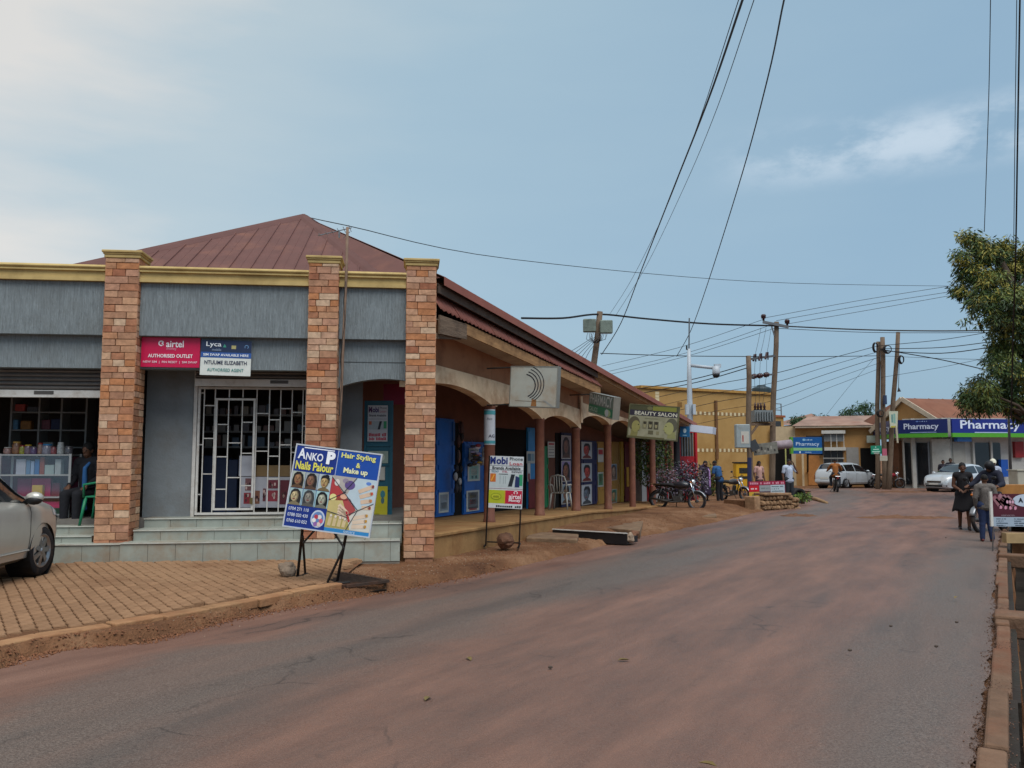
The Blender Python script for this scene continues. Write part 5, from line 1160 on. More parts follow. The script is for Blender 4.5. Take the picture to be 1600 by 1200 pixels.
slab('long concrete step in front of the salon porch', ((1005, 812), (1120, 812), (1118, 803), (1010, 803)), -.2, .10)

# ---- aerial mast strapped to the middle pillar
mast = thing('aerial_mast', 'rusty pole with a television aerial beside the middle pillar', 'aerial', fp(545, 700, -.05))
o0 = fp(545, 700, -.05); m = MB(); m.tube([fp(x, y, -.06) - o0 for x, y in ((543, 355), (541, 430), (537, 520), (533, 620), (529, 700))], .022, 8); m.build('pole', M('rusty_pole', '#77604f', rough=.7, var=.25, scale=8), mast, smooth=True)
m = MB(); m.tube([fp(x, y, -.075) - o0 for x, y in ((540, 440), (537, 470), (539, 500), (532, 560), (534, 600), (530, 650))], .008, 6); m.build('cable', M('black_cable', '#1a1818', rough=.6), mast)
m = MB(); ALU = M('aerial_alu', '#8d8f90', rough=.35, metal=.8)
top = fp(543, 360, -.06) - o0; m.tube([fp(497, 368, -.4) - o0, fp(549, 356, .3) - o0], .008, 6)
for k in range(6):
    c = (fp(500, 367, -.38) - o0).lerp(fp(547, 357, .28) - o0, k / 5); d2 = FR.ey * (.16 + .02 * k) + Vector((0, 0, .02)); m.tube([c - d2, c + d2], .005, 5)
m.tube([fp(530, 360, 0) - o0, fp(530, 372, -.02) - o0], .014, 6); m.tube([fp(547, 362, 0) - o0, fp(536, 372, 0) - o0], .006, 5); m.build('aerial', ALU, mast)
# ================================================================== CARS
def interp(tab, x):
    if x <= tab[0][0]: return tab[0][1]
    for (a, va), (b_, vb) in zip(tab[:-1], tab[1:]):
        if x <= b_: t = (x - a) / (b_ - a); t = t * t * (3 - 2 * t) * .45 + t * .55; return va + (vb - va) * t
    return tab[-1][1]
GLASS = M('car_glass', '#12161a', rough=.06, var=.0, spec=.7, coat=.6); RUB = M('tyre_rubber', '#17161a', rough=.85, var=.2, scale=20, dirt='#4a3a30', dirt_amt=.4, dirt_scale=8)
RIM = M('alloy_rim', '#8f9296', rough=.35, metal=.85, var=.1, dirt='#6d5a4a', dirt_amt=.4, dirt_scale=9); CHR = M('chrome', '#c9ccd0', rough=.12, metal=1.0, var=.02)
BLK = M('black_trim', '#151517', rough=.5, var=.1); LAMP = M('headlamp_lens', '#b9c2c8', rough=.12, var=.05, spec=.7, coat=.8); TAIL = M('tail_lamp_lens', '#8d1518', rough=.15, var=.1, coat=.6); SEAM = M('panel_gap', '#0e0e10', rough=.9, var=0)
def car(name, label, X, paint, wagon=False, plate='UBA 231K', front_steer=0.0):
    t_ = thing(name, label, 'car', mat=X)
    top = [(-2.2, .70), (-2.12, .97), (-1.75, 1.035), (-1.45, 1.06), (-.75, 1.42), (-.2, 1.475), (.35, 1.44), (1.15, 1.02), (1.7, .93), (2.05, .80), (2.2, .58)]
    wt = [(-2.2, .55), (-1.5, .62), (-.6, .55), (.3, .56), (1.15, .66), (1.9, .62), (2.2, .45)]
    if wagon:
        top = [(-2.2, .70), (-2.14, 1.0), (-2.05, 1.10), (-1.70, 1.42), (-1.2, 1.48), (-.2, 1.50), (.35, 1.45), (1.15, 1.02), (1.7, .93), (2.05, .80), (2.2, .58)]
        wt = [(-2.2, .60), (-1.7, .54), (-.6, .56), (.3, .56), (1.15, .66), (1.9, .62), (2.2, .45)]
    belt = [(-2.2, .66), (-1.9, .93), (-1.4, .97), (0, .935), (1.1, .90), (1.8, .82), (2.2, .52)]
    wd = [(-2.2, .60), (-2.05, .76), (-1.2, .84), (1.2, .84), (1.85, .77), (2.08, .66), (2.2, .50)]
    bot = [(-2.2, .34), (-1.9, .22), (1.9, .20), (2.2, .28)]
    def ring(x):
        zb, zt, b_, w_, ww = interp(bot, x), interp(top, x), interp(belt, x), interp(wd, x), interp(wt, x)
        b_ = min(b_, zt - .02); zm = zb + (b_ - zb) * .5
        P = [(0, zb), (w_ * .80, zb), (w_ * .95, zb + .06), (w_ * .985, zb + .2), (w_, zm), (w_ * .995, b_ - .10), (w_ * .975, b_ - .03), (w_ * .945, b_)]
        gx, gz_ = w_ * .945, b_; tx, tz = ww, zt - .05 * min(1, (zt - b_) / .2)
        for k in (.25, .5, .75, 1): P.append((gx + (tx - gx) * k + .02 * math.sin(math.pi * k), gz_ + (tz - gz_) * k))
        P += [(ww * .90, zt - .018), (ww * .6, zt), (0, zt + .012)]
        return P
    xs_ = [-2.2 + 4.4 * k / 66 for k in range(67)]; mb = MB(); rings = []
    for x in xs_:
        h = ring(x); rings.append([(x, p[0], p[1]) for p in h] + [(x, -p[0], p[1]) for p in h[-2:0:-1]])
    mb.loft(rings); body = mb.build('body', paint, t_, smooth=True); fixnormals(body.data)
    cut = MB()
    for wx in (1.32, -1.28):
        for sy in (-1, 1):
            Xc = Matrix.Translation((wx, sy * .75, .31)) @ Matrix.Rotation(R(90), 4, 'X'); cut.lathe([(0, -.22), (.355, -.22), (.355, .22), (0, .22)], 28, Xc)
    co = cut.build('cut', BLK); fixnormals(co.data); bm_ = body.modifiers.new('b', 'BOOLEAN'); bm_.object = co; bm_.operation = 'DIFFERENCE'; bm_.solver = 'EXACT'
    bake(body); bpy.data.objects.remove(co)
    fixnormals(body.data); body.data.polygons.foreach_set('use_smooth', [True] * len(body.data.polygons))
    es = body.modifiers.new('e', 'EDGE_SPLIT'); es.split_angle = R(38)
    # inner wheel housings
    for wx in (1.32, -1.28):
        for sy in (-1, 1):
            mb = MB(); Xc = Matrix.Translation((wx, sy * .70, .31)) @ Matrix.Rotation(R(90), 4, 'X'); mb.lathe([(0, .16 * sy), (.345, .16 * sy), (.345, -.14 * sy)], 24, Xc); mb.build('wheel_housing', BLK, t_)
    def side(x, k, sy, o=.006):
        h = ring(x); a, b_ = h[7], h[11]; y = a[0] + (b_[0] - a[0]) * k + .02 * math.sin(math.pi * k); z = a[1] + (b_[1] - a[1]) * k; return (x, sy * (y + o), z)
    lim = ((-1.86, -1.30), (-1.22, -.30), (-.22, .98)) if wagon else ((-1.28, -.30), (-.22, .98))
    for sy in (-1, 1):
        for a, b_ in lim:
            mb = MB(); n = 12; xs2 = [a + (b_ - a) * i / n for i in range(n + 1)]
            R_ = [[side(x, k, sy) for k in (.10, .35, .6, .88)] for x in xs2 if ring(x)[11][1] - ring(x)[7][1] > .07]
            mb.loft(R_, 0, False, False); mb.build('side_window', GLASS, t_, smooth=True)
        mb = MB()
        for x in (-.26, .98 - .02) + ((-1.26,) if wagon else ()):
            h = ring(x)
            P = [(x, sy * (p[0] + .002), p[1]) for p in h[2:8]]
            mb.loft([[(p[0] - .006, p[1], p[2]) for p in P], [(p[0] + .006, p[1], p[2]) for p in P]], 0, False, False)
        mb.build('door_seam', SEAM, t_)
        mb = MB(); P = []
        for x in [-1.0 + 1.95 * i / 14 for i in range(15)]: h = ring(x); P.append((x, sy * (h[3][0] + .004), h[3][1] - .05))
        mb.tube(P, .012, 5); mb.build('sill_trim', paint, t_)
        for hx in (-.12 - .02, -1.08):
            h = ring(hx); mb = MB(); mb.tube([(hx - .09, sy * (h[6][0] + .012), h[6][1] - .05), (hx - .03, sy * (h[6][0] + .028), h[6][1] - .045), (hx + .04, sy * (h[6][0] + .028), h[6][1] - .045), (hx + .09, sy * (h[6][0] + .01), h[6][1] - .05)], .013, 8); mb.build('door_handle', CHR if not wagon else paint, t_, smooth=True)
        h = ring(.88); mb = MB(); c = (.90, sy * (h[7][0] + .10), h[7][1] + .085); mb.ball(c, (.07, .105, .07), 14); mir = mb.build('wing_mirror', paint, t_, smooth=True); mb = MB(); mb.tube([(.92, sy * (h[7][0] - .02), h[7][1] + .02), (.91, sy * (h[7][0] + .06), h[7][1] + .06)], .03, 8); mb.ball((c[0] - .012, c[1], c[2] - .03), (.067, .098, .06), 12); mb.build('mirror_base', BLK, mir, smooth=True)
        # lamps
        mb = MB(); R_ = []
        for x in [1.72 + .40 * i / 8 for i in range(9)]:
            h = ring(x); f = (x - 1.72) / .40; R_.append([(x, sy * (h[k][0] + .006), h[k][1] + .004) for k in (5, 6, 7)] + [(x, sy * (h[7][0] * .9), h[11][1] * .5 + h[7][1] * .5 + .012)])
        mb.loft(R_, 0, False, False); mb.build('headlight', LAMP, t_, smooth=True)
        mb = MB(); R_ = []
        for x in [-2.17 + .22 * i / 6 for i in range(7)]:
            h = ring(x); R_.append([(x - .004, sy * (h[k][0] + .007), h[k][1] + .003) for k in (4, 5, 6, 7)])
        mb.loft(R_, 0, False, False); mb.build('tail_light', TAIL, t_, smooth=True)
        mb = MB(); mb.ball((2.07, sy * .58, .36), (.04, .07, .045), 10); mb.build('fog_lamp', BLK, t_, smooth=True)
    # glass front and rear
    for a, b_, nm in ((.43, 1.12, 'windscreen'), ((-2.02, -1.74, 'rear_window') if wagon else (-1.40, -.84, 'rear_window'))):
        mb = MB(); R_ = []
        for x in [a + (b_ - a) * i / 10 for i in range(11)]:
            h = ring(x); yy = h[12][0] * .97; zt = h[14][1]; R_.append([(x, yy * f, zt + .010 - .028 * abs(f) ** 3) for f in (-1, -.75, -.4, 0, .4, .75, 1)])
        mb.loft(R_, 0, False, False); mb.build(nm, GLASS, t_, smooth=True)
    mb = MB(); mb.box(2.165, 2.205, -.40, .40, .50, .61); g = mb.build('grille', BLK, t_, bevel=.01)
    for z in (.525, .555, .585): m1 = MB(); m1.box(2.206, 2.214, -.38, .38, z - .006, z + .006); m1.build('grille_bar', CHR, g)
    mb = MB(); mb.box(2.17, 2.212, -.46, .46, .30, .40); mb.build('lower_intake', BLK, t_, bevel=.01)
    mb = MB(); mb.box(2.213, 2.222, -.26, .26, .41, .49); pl = mb.build('number_plate', ink('#c9c9c2'), t_); mb = MB(); mb.box(-2.222, -2.205, -.26, .26, .56, .66); mb.build('number_plate', ink('#c9c9c2'), t_)
    mb = MB(); mb.box(-2.235, -2.1, -.62, .62, .36, .50); mb.build('rear_bumper', paint, t_, bevel=.03, seg=3)
    for wx in (1.32, -1.28):
        for sy in (-1, 1):
            w_ = MB(); ang = front_steer if wx > 0 else 0; Xw = Matrix.Translation((wx, sy * .735, .31)) @ Matrix.Rotation(ang, 4, 'Z') @ Matrix.Rotation(R(90) * sy, 4, 'X')
            w_.lathe([(.20, -.10), (.285, -.10), (.305, -.075), (.31, 0), (.305, .075), (.285, .10), (.20, .098)], 32, Xw @ Matrix.Rotation(R(180), 4, 'X') if False else Xw); wo = w_.build('wheel', RUB, t_, smooth=True); fixnormals(wo.data)
            r_ = MB(); r_.lathe([(.0, -.06), (.17, -.062), (.205, -.085), (.21, -.10), (.198, -.104), (.165, -.078), (.0, -.074)], 28, Xw)
            for k in range(7):
                a = 2 * math.pi * k / 7; ca, sa = math.cos(a), math.sin(a); pts = [(.03, -.03), (.185, -.035), (.19, .03), (.03, .02)]
                P = [Xw @ Vector((ca * p - sa * q, sa * p + ca * q, -.102 + .012 * (p > .1))) for p, q in pts]; P2 = [Xw @ Vector((ca * p - sa * q, sa * p + ca * q, -.08)) for p, q in pts]; r_.add(P + P2, [(0, 1, 2, 3), (0, 4, 5, 1), (1, 5, 6, 2), (2, 6, 7, 3), (3, 7, 4, 0)])
            r_.lathe([(0, -.115), (.035, -.112), (.045, -.10)], 14, Xw); rr = r_.build('rim', RIM, wo); fixnormals(rr.data)
            dk = MB(); dk.lathe([(0, -.0765), (.17, -.0785)], 24, Xw); dk.build('rim_shadow_plate', BLK, wo)
    mb = MB(); mb.box(-1.9, 1.9, -.55, .55, .17, .23); mb.build('underbody', BLK, t_)
    return t_
SILV = M('silver_car_paint', '#b6b4ac', rough=.32, metal=.35, var=.05, scale=3, coat=.5, dirt='#9a8468', dirt_amt=.3, dirt_scale=1.0)
WHTP = M('white_car_paint', '#b9c0c6', rough=.28, metal=.2, var=.04, scale=3, coat=.6, dirt='#96826e', dirt_amt=.25, dirt_scale=1.2)
r = ray(60, 899); t = (PVZ - CZ) / r.z; wpos = Vector((r.x * t, r.y * t, PVZ)); ph = R(-6.0); axd = Vector((math.sin(ph), math.cos(ph), 0)); rt = Vector((axd.y, -axd.x, 0))
cpos = wpos - axd * 1.32 - rt * .80
car('parked_car', 'silver saloon car parked nose in at the left shop', Matrix.Translation(cpos) @ Matrix.Rotation(math.atan2(axd.y, axd.x), 4, 'Z'), SILV, front_steer=R(-4))
def carat(name, label, px, py, ang, **k):
    p = gnd(px, py); return car(name, label, Matrix.Translation((p.x, p.y, p.z + .012)) @ Matrix.Rotation(ang, 4, 'Z'), WHTP, **k)
hd = lambda x, y: math.atan2(y, x)
carat('parked_car', 'white saloon car facing the road in front of the corner chemist', 1502, 769, hd(-.88, -.47), plate='UBB 418C')
carat('parked_car', 'white estate car seen from behind beside the utility poles', 1322, 762.5, hd(.80, .60), wagon=True, plate='UAZ 705M')
carat('parked_car', 'white saloon car half hidden behind the transformer poles', 1183, 755, hd(.97, .25), plate='UAX 190P')

# ================================================================== MOTORCYCLES
def moto(label, p, ang, tank='#7a1420', seat='#161416', load=None, lean=7):
    X = Matrix.Translation(p) @ Matrix.Rotation(ang, 4, 'Z') @ Matrix.Rotation(R(lean), 4, 'X'); t_ = thing('motorcycle', label, 'motorcycle', mat=X)
    TK = M('tank_' + tank.lstrip('#'), tank, rough=.3, var=.08, coat=.5, dirt='#6d5444', dirt_amt=.25); ST = M('moto_seat', '#161416', rough=.6, var=.15); EN_ = M('engine_metal', '#5a5856', rough=.45, metal=.7, var=.25, scale=20, dirt='#4a3527', dirt_amt=.5, dirt_scale=9)
    for wx, nm in ((.64, 'wheel'), (-.62, 'wheel')):
        Xw = Matrix.Translation((wx, 0, .30)) @ Matrix.Rotation(R(90), 4, 'X'); m = MB(); m.lathe([(.235, -.035), (.27, -.046), (.298, -.03), (.305, 0), (.298, .03), (.27, .046), (.235, .035), (.235, -.035)], 30, Xw); wo = m.build(nm, RUB, t_, smooth=True)
        m = MB(); m.lathe([(.215, -.025), (.24, -.032), (.24, .032), (.215, .025), (.215, -.025)], 28, Xw); m.lathe([(0, -.06), (.05, -.055), (.055, 0), (.05, .055), (0, .06)], 12, Xw)
        for k in range(14):
            a = 2 * math.pi * k / 14; s_ = .03 * (1 if k % 2 else -1); m.tube([Xw @ Vector((.05 * math.cos(a), .05 * math.sin(a), s_)), Xw @ Vector((.22 * math.cos(a + .25), .22 * math.sin(a + .25), 0))], .004, 4)
        m.build('rim', M('moto_rim', '#6a6a6c', rough=.4, metal=.7, var=.15), wo)
    m = MB()
    for sy in (-.07, .07): m.tube([(.64, sy, .30), (.50, sy, .70), (.42, sy, .93)], .022, 8)
    m.build('fork', CHR, t_, smooth=True)
    def fender(cx_, a0, a1, r_, mat):
        m = MB(); R_ = []
        for k in range(11):
            a = R(a0 + (a1 - a0) * k / 10); c = (cx_ + r_ * math.cos(a), .30 + r_ * math.sin(a)); R_.append([(c[0] - .02 * math.cos(a), -.065, c[1] - .02 * math.sin(a)), (c[0], -.04, c[1]), (c[0], .04, c[1]), (c[0] - .02 * math.cos(a), .065, c[1] - .02 * math.sin(a))])
        m.loft(R_, 0, False, False); o = m.build('mudguard', mat, t_, smooth=True); q = o.modifiers.new('s', 'SOLIDIFY'); q.thickness = .006
    fender(.64, 20, 150, .335, M('mudguard_metal', '#8a8c90', rough=.35, metal=.7, var=.1)); fender(-.62, 30, 190, .345, BLK)
    m = MB(); m.ball((.12, 0, .80), (.30, .135, .125), 18); m.build('fuel_tank', TK, t_, smooth=True)
    m = MB(); m.ball((-.42, 0, .80), (.42, .13, .065), 16); m.ball((-.15, 0, .77), (.18, .11, .05), 12); m.build('seat', ST, t_, smooth=True)
    m = MB(); m.tube([(.40, 0, .84), (.30, 0, .55), (.16, 0, .28), (-.12, 0, .27), (-.20, 0, .55), (-.75, 0, .74)], .022, 8); m.tube([(.40, 0, .80), (-.15, 0, .70)], .022, 8)
    for sy in (-.09, .09): m.tube([(-.12, sy, .32), (-.62, sy, .30)], .02, 8); m.tube([(-.62, sy, .32), (-.50, sy, .68)], .022, 8)
    m.build('frame', BLK, t_, smooth=True)
    m = MB(); m.box(-.10, .18, -.12, .12, .26, .44); m.tube([(.06, 0, .42), (.12, 0, .64)], .075, 10)
    for k in range(5): m.lathe([(0, 0), (.095, 0), (.095, .01), (0, .01)], 12, Matrix.Translation((.065 + .01 * k, 0, .46 + .035 * k)))
    m.build('engine', EN_, t_, bevel=.015, seg=2)
    m = MB(); m.tube([(.14, -.10, .44), (.18, -.14, .28), (-.05, -.16, .24), (-.40, -.16, .28), (-.85, -.17, .36)], [.02, .02, .022, .04, .035], 10); m.build('exhaust', M('exhaust_metal', '#55524f', rough=.4, metal=.7, var=.2), t_, smooth=True)
    m = MB(); m.tube([(.30, -.36, 1.02), (.36, -.20, 1.05), (.42, -.06, .98), (.42, .06, .98), (.36, .20, 1.05), (.30, .36, 1.02)], .013, 8); hb = m.build('handlebar', BLK, t_, smooth=True)
    for sy in (-1, 1):
        m = MB(); m.tube([(.37, sy * .22, 1.05), (.38, sy * .30, 1.22)], .006, 6); m.ball((.38, sy * .33, 1.26), (.012, .065, .045), 10); m.build('mirror', BLK, hb, smooth=True)
        m = MB(); m.ball((.48, sy * .16, .88), (.03, .03, .03), 8); m.build('indicator', M('amber_lens', '#b8641a', rough=.3), t_, smooth=True)
    m = MB(); m.ball((.50, 0, .90), (.07, .095, .09), 14); hl = m.build('headlight', CHR, t_, smooth=True); m = MB(); m.ball((.535, 0, .90), (.04, .082, .078), 12); m.build('lens', LAMP, hl, smooth=True)
    m = MB(); m.ball((-.86, 0, .74), (.03, .06, .04), 8); m.build('tail_light', TAIL, t_, smooth=True)
    m = MB(); m.tube([(-.05, .10, .27), (-.15, .30, .02)], .012, 6); m.build('side_stand', BLK, t_)
    m = MB(); m.tube([(-.55, -.12, .80), (-.90, -.12, .83), (-.90, .12, .83), (-.55, .12, .80)], .011, 6); m.build('rack', CHR, t_)
    return t_
def mp_(px, py): p = gnd(px, py); return Vector((p.x, p.y, p.z + .01))
s_, _z = SF.hit(1066, 797, .3)
moto('dark motorcycle with chrome front wheel parked behind the porch columns', gp(1058, 797, -.09), hd(.86, -.5), '#2a2a30', lean=-6)
moto('motorcycle with a black seat in front of the man in the blue shirt', mp_(1147, 783), hd(.50, -.85), '#3a3a40')
moto('motorcycle ridden away by the man in the brown jacket', mp_(1306, 769), hd(.25, .97), '#22262c', lean=2)
moto('red motorcycle parked by the foot of the utility poles', mp_(1388, 764), hd(.98, -.1), '#8a1626')
moto('dark motorcycle with a rider in a hood at the right kerb', mp_(1550, 831), hd(-.80, -.60), '#1c1e26', lean=3)
# ================================================================== PEOPLE
SKIN = M('skin_dark_brown', '#5c3d2d', rough=.55, var=.12, scale=12, spec=.35); HAIR = M('black_hair', '#110e0e', rough=.8, var=.2, scale=30, bump=.5, bscale=60)
def remesh(mb, name, mat, par, voxel, smooth_it=4):
    o = mb.build(name, mat, None); m = o.modifiers.new('r', 'REMESH'); m.mode = 'VOXEL'; m.voxel_size = voxel; m.use_smooth_shade = True
    s = o.modifiers.new('s', 'SMOOTH'); s.iterations = smooth_it; s.factor = .5
    bake(o); o.parent = par; o.data.polygons.foreach_set('use_smooth', [True] * len(o.data.polygons))
    if not o.data.materials: o.data.materials.append(mat)
    return o
def hand(mb, wr, d, nrm, s=1.0, curl=.35, side=1):
    """palm, four fingers of unequal length and a thumb from the palm's side"""
    d = Vector(d).normalized(); nrm = Vector(nrm); nrm = (nrm - d * nrm.dot(d)).normalized(); lat = d.cross(nrm) * side; wr = Vector(wr)
    mb.cap(wr, wr + d * .045 * s, .028 * s, .030 * s)
    for k in (-1.2, -.4, .4, 1.2): mb.cap(wr + d * .03 * s + lat * k * .012 * s, wr + d * .085 * s + lat * k * .020 * s, .017 * s, .014 * s)
    for k, ln in ((-1.5, .060), (-.5, .075), (.5, .08), (1.5, .07)):
        a = wr + d * .085 * s + lat * k * .0165 * s; b_ = a + (d + nrm * curl * .6 + lat * k * .06).normalized() * ln * .5 * s; c = b_ + (d + nrm * curl * 1.8 + lat * k * .06).normalized() * ln * .5 * s
        mb.cap(a, b_, .0105 * s, .0095 * s, 8); mb.cap(b_, c, .0095 * s, .008 * s, 8)
    a = wr + d * .03 * s + lat * .026 * s; b_ = a + (d * .7 + lat * .8 + nrm * .3).normalized() * .04 * s; c = b_ + (d + lat * .25 + nrm * .4).normalized() * .032 * s
    mb.cap(a, b_, .013 * s, .011 * s, 8); mb.cap(b_, c, .011 * s, .009 * s, 8)
def lerp(a, b_, t): return Vector(a).lerp(Vector(b_), t)
def person(label, base, face_ang, H=1.7, pose=None, top=('#a9b4c8', 'long'), bottom=('#2a3038', 'trousers'), hair='short', shoes='#1b1817', extra=None, lean=0.0, helmet=None, scarf=None, cat='person'):
    """figure facing local +x; joints given in local metres for a 1.7 m body"""
    k = H / 1.7
    J = dict(pel=(0, 0, .93), chest=(0, 0, 1.28), neck=(.005, 0, 1.44), head=(.02, 0, 1.58), lsh=(-.005, .18, 1.39), rsh=(-.005, -.18, 1.39), lel=(-.03, .24, 1.12), rel=(-.03, -.24, 1.12), lwr=(.06, .25, .88), rwr=(.06, -.25, .88),
             lhip=(0, .09, .92), rhip=(0, -.09, .92), lkn=(.03, .10, .50), rkn=(.02, -.10, .50), lan=(0, .11, .085), ran=(-.02, -.11, .085))
    if pose: J.update(pose)
    J = {a: Vector(b_) * k for a, b_ in J.items()}
    X = Matrix.Translation(base) @ Matrix.Rotation(face_ang, 4, 'Z')
    t_ = thing('person', label, cat, mat=X); s = k
    # --- continuous body
    m = MB(); up = (J['head'] - J['neck']).normalized(); fw = Vector((1, 0, 0)); fw = (fw - up * fw.dot(up)).normalized()
    if pose and 'look' in pose: fw = Vector(pose['look']).normalized(); fw = (fw - up * fw.dot(up)).normalized()
    lt = up.cross(fw)
    m.cap(J['pel'], J['chest'], .125 * s, .135 * s); m.cap(lerp(J['lsh'], J['rsh'], .18), lerp(J['lsh'], J['rsh'], .82), .085 * s, .085 * s); m.cap(lerp(J['lhip'], J['rhip'], .1), lerp(J['lhip'], J['rhip'], .9), .115 * s, .115 * s)
    m.cap(J['chest'], J['neck'] - up * .02 * s, .11 * s, .058 * s); m.cap(J['neck'] - up * .05 * s, J['head'] - up * .04 * s, .056 * s, .052 * s)
    for q in 'lr':
        m.cap(J[q + 'sh'], J[q + 'el'], .058 * s, .045 * s); m.cap(J[q + 'el'], J[q + 'wr'], .044 * s, .029 * s)
        hd_ = (J[q + 'wr'] - J[q + 'el']).normalized(); hand(m, J[q + 'wr'], hd_, (0, -1 if q == 'l' else 1, 0) if abs(hd_.z) > .5 else (0, 0, -1), s, side=1 if q == 'l' else -1)
        m.cap(J[q + 'hip'], J[q + 'kn'], .092 * s, .06 * s); m.cap(J[q + 'kn'], J[q + 'an'], .058 * s, .038 * s)
        an = J[q + 'an']; m.cap(an + Vector((-.03, 0, -.045)) * s, an + Vector((.12, 0, -.055)) * s, .034 * s, .028 * s)
    hc = J['head']; HX = Matrix((fw, lt, up)).transposed().to_4x4(); HX.translation = hc
    m.ball((.0, 0, .02 * s), (.098 * s, .076 * s, .108 * s), 16, 0, HX); m.ball((.035 * s, 0, -.055 * s), (.058 * s, .056 * s, .058 * s), 12, 0, HX); m.ball((.098 * s, 0, -.012 * s), (.020 * s, .015 * s, .024 * s), 10, 0, HX); m.ball((.09 * s, 0, -.058 * s), (.016 * s, .026 * s, .012 * s), 10, 0, HX)
    for sy in (-1, 1): m.ball((-.005 * s, sy * .08 * s, .0), (.022 * s, .014 * s, .034 * s), 8, 0, HX)
    remesh(m, 'body', SKIN, t_, .0095 * s, 3)
    e_ = MB()
    for sy in (-1, 1): e_.ball((.083 * s, sy * .031 * s, .018 * s), (.012 * s, .013 * s, .009 * s), 8, 0, HX)
    e_.build('eyes', M('eye_dark', '#181212', rough=.2), t_, smooth=True)
    # --- hair or headwear
    m = MB()
    if helmet is None:
        if hair == 'short': m.ball((-.012 * s, 0, .045 * s), (.102 * s, .083 * s, .098 * s), 16, 0, HX)
        elif hair == 'bun': m.ball((-.014 * s, 0, .045 * s), (.104 * s, .086 * s, .10 * s), 16, 0, HX); m.ball((-.10 * s, 0, .09 * s), (.05 * s, .05 * s, .05 * s), 12, 0, HX)
        elif hair == 'long':
            m.ball((-.016 * s, 0, .045 * s), (.106 * s, .092 * s, .102 * s), 16, 0, HX); m.cap(HX @ Vector((-.06 * s, .04 * s, -.02 * s)), HX @ Vector((-.09 * s, .06 * s, -.20 * s)), .055 * s, .045 * s); m.cap(HX @ Vector((-.06 * s, -.04 * s, -.02 * s)), HX @ Vector((-.09 * s, -.06 * s, -.20 * s)), .055 * s, .045 * s)
        remesh(m, 'hair', HAIR, t_, .011 * s, 2)
        # keep the face clear of the hair cap
    else:
        m.ball((-.01 * s, 0, .035 * s), (.115 * s, .100 * s, .115 * s), 18, 0, HX)
        if helmet[1] == 'cap': m.ball((.10 * s, 0, .03 * s), (.07 * s, .06 * s, .012 * s), 12, 0, HX)
        if helmet[1] == 'hood': m.cap(HX @ Vector((-.04 * s, 0, -.02 * s)), J['neck'] + Vector((-.04, 0, -.02)) * s, .10 * s, .10 * s)
        remesh(m, {'cap': 'cap', 'hood': 'hood', 'helmet': 'helmet'}[helmet[1]], M('headwear_' + helmet[0].lstrip('#'), helmet[0], rough=.6, var=.1), t_, .011 * s, 2)
    # --- clothes
    if bottom[1] == 'trousers':
        m = MB(); m.cap(lerp(J['lhip'], J['rhip'], .05), lerp(J['lhip'], J['rhip'], .95), .132 * s, .132 * s); m.cap(J['pel'], J['pel'] + Vector((0, 0, .08)) * s, .135 * s, .13 * s)
        for q in 'lr': m.cap(J[q + 'hip'], J[q + 'kn'], .108 * s, .078 * s); m.cap(J[q + 'kn'], J[q + 'an'] + Vector((0, 0, .0)), .078 * s, .062 * s)
        remesh(m, 'trousers', M('cloth_' + bottom[0].lstrip('#'), bottom[0], rough=.9, var=.18, scale=9, bump=.4, bscale=25), t_, .012 * s)
    elif bottom[1] == 'skirt':
        m = MB(); ring_ = []; n = 28; hem = bottom[2] * k
        for i in range(9):
            f = i / 8; z = J['pel'].z + .10 * s - f * (J['pel'].z + .10 * s - hem); rr = (.135 + .13 * f ** .9) * s; ring_.append([(J['pel'].x + rr * (.88 + .07 * f * math.sin(j * 1.9)) * math.cos(2 * math.pi * j / n), J['pel'].y + rr * (1.02 + .08 * f * math.sin(j * 2.7)) * math.sin(2 * math.pi * j / n), z + .02 * s * f * math.sin(j * 1.1)) for j in range(n)])
        m.loft(ring_, 0, False); o = m.build('skirt', M('cloth_' + bottom[0].lstrip('#'), bottom[0], rough=.9, var=.18, scale=9), t_, smooth=True); q_ = o.modifiers.new('s', 'SOLIDIFY'); q_.thickness = .008
    m = MB(); ch, pe, ne = J['chest'], J['pel'], J['neck']
    m.cap(pe + Vector((0, 0, .0)), ch, .142 * s, .152 * s); m.cap(lerp(J['lsh'], J['rsh'], .12), lerp(J['lsh'], J['rsh'], .88), .098 * s, .098 * s); m.cap(ch, ne - up * .045 * s, .125 * s, .078 * s)
    m.cap(lerp(J['lhip'], J['rhip'], .12) + Vector((0, 0, -.02 * s)), lerp(J['lhip'], J['rhip'], .88) + Vector((0, 0, -.02 * s)), .136 * s, .136 * s)
    if top[1] != 'sleeveless':
        for q in 'lr':
            m.cap(J[q + 'sh'], J[q + 'el'] if top[1] == 'long' else lerp(J[q + 'sh'], J[q + 'el'], .7), .078 * s, .066 * s)
            if top[1] == 'long': m.cap(J[q + 'el'], lerp(J[q + 'el'], J[q + 'wr'], .93), .064 * s, .045 * s)
    remesh(m, 'top', M('cloth_' + top[0].lstrip('#') + ('p' if len(top) > 2 else ''), top[0], rough=.9, var=.35 if len(top) > 2 else .16, scale=28 if len(top) > 2 else 8, bump=.4, bscale=25), t_, .012 * s)
    if scarf:
        m = MB(); m.tube([J['neck'] + Vector((.02, .09, .0)) * s, J['chest'] + Vector((.165, .06, .02)) * s, J['pel'] + Vector((.17, .05, .05)) * s, J['pel'] + Vector((.16, .05, -.3)) * s], [.02, .035, .045, .05], 8); remesh(m, 'scarf', M('cloth_' + scarf.lstrip('#'), scarf, rough=.9, var=.2), t_, .012)
    m = MB()
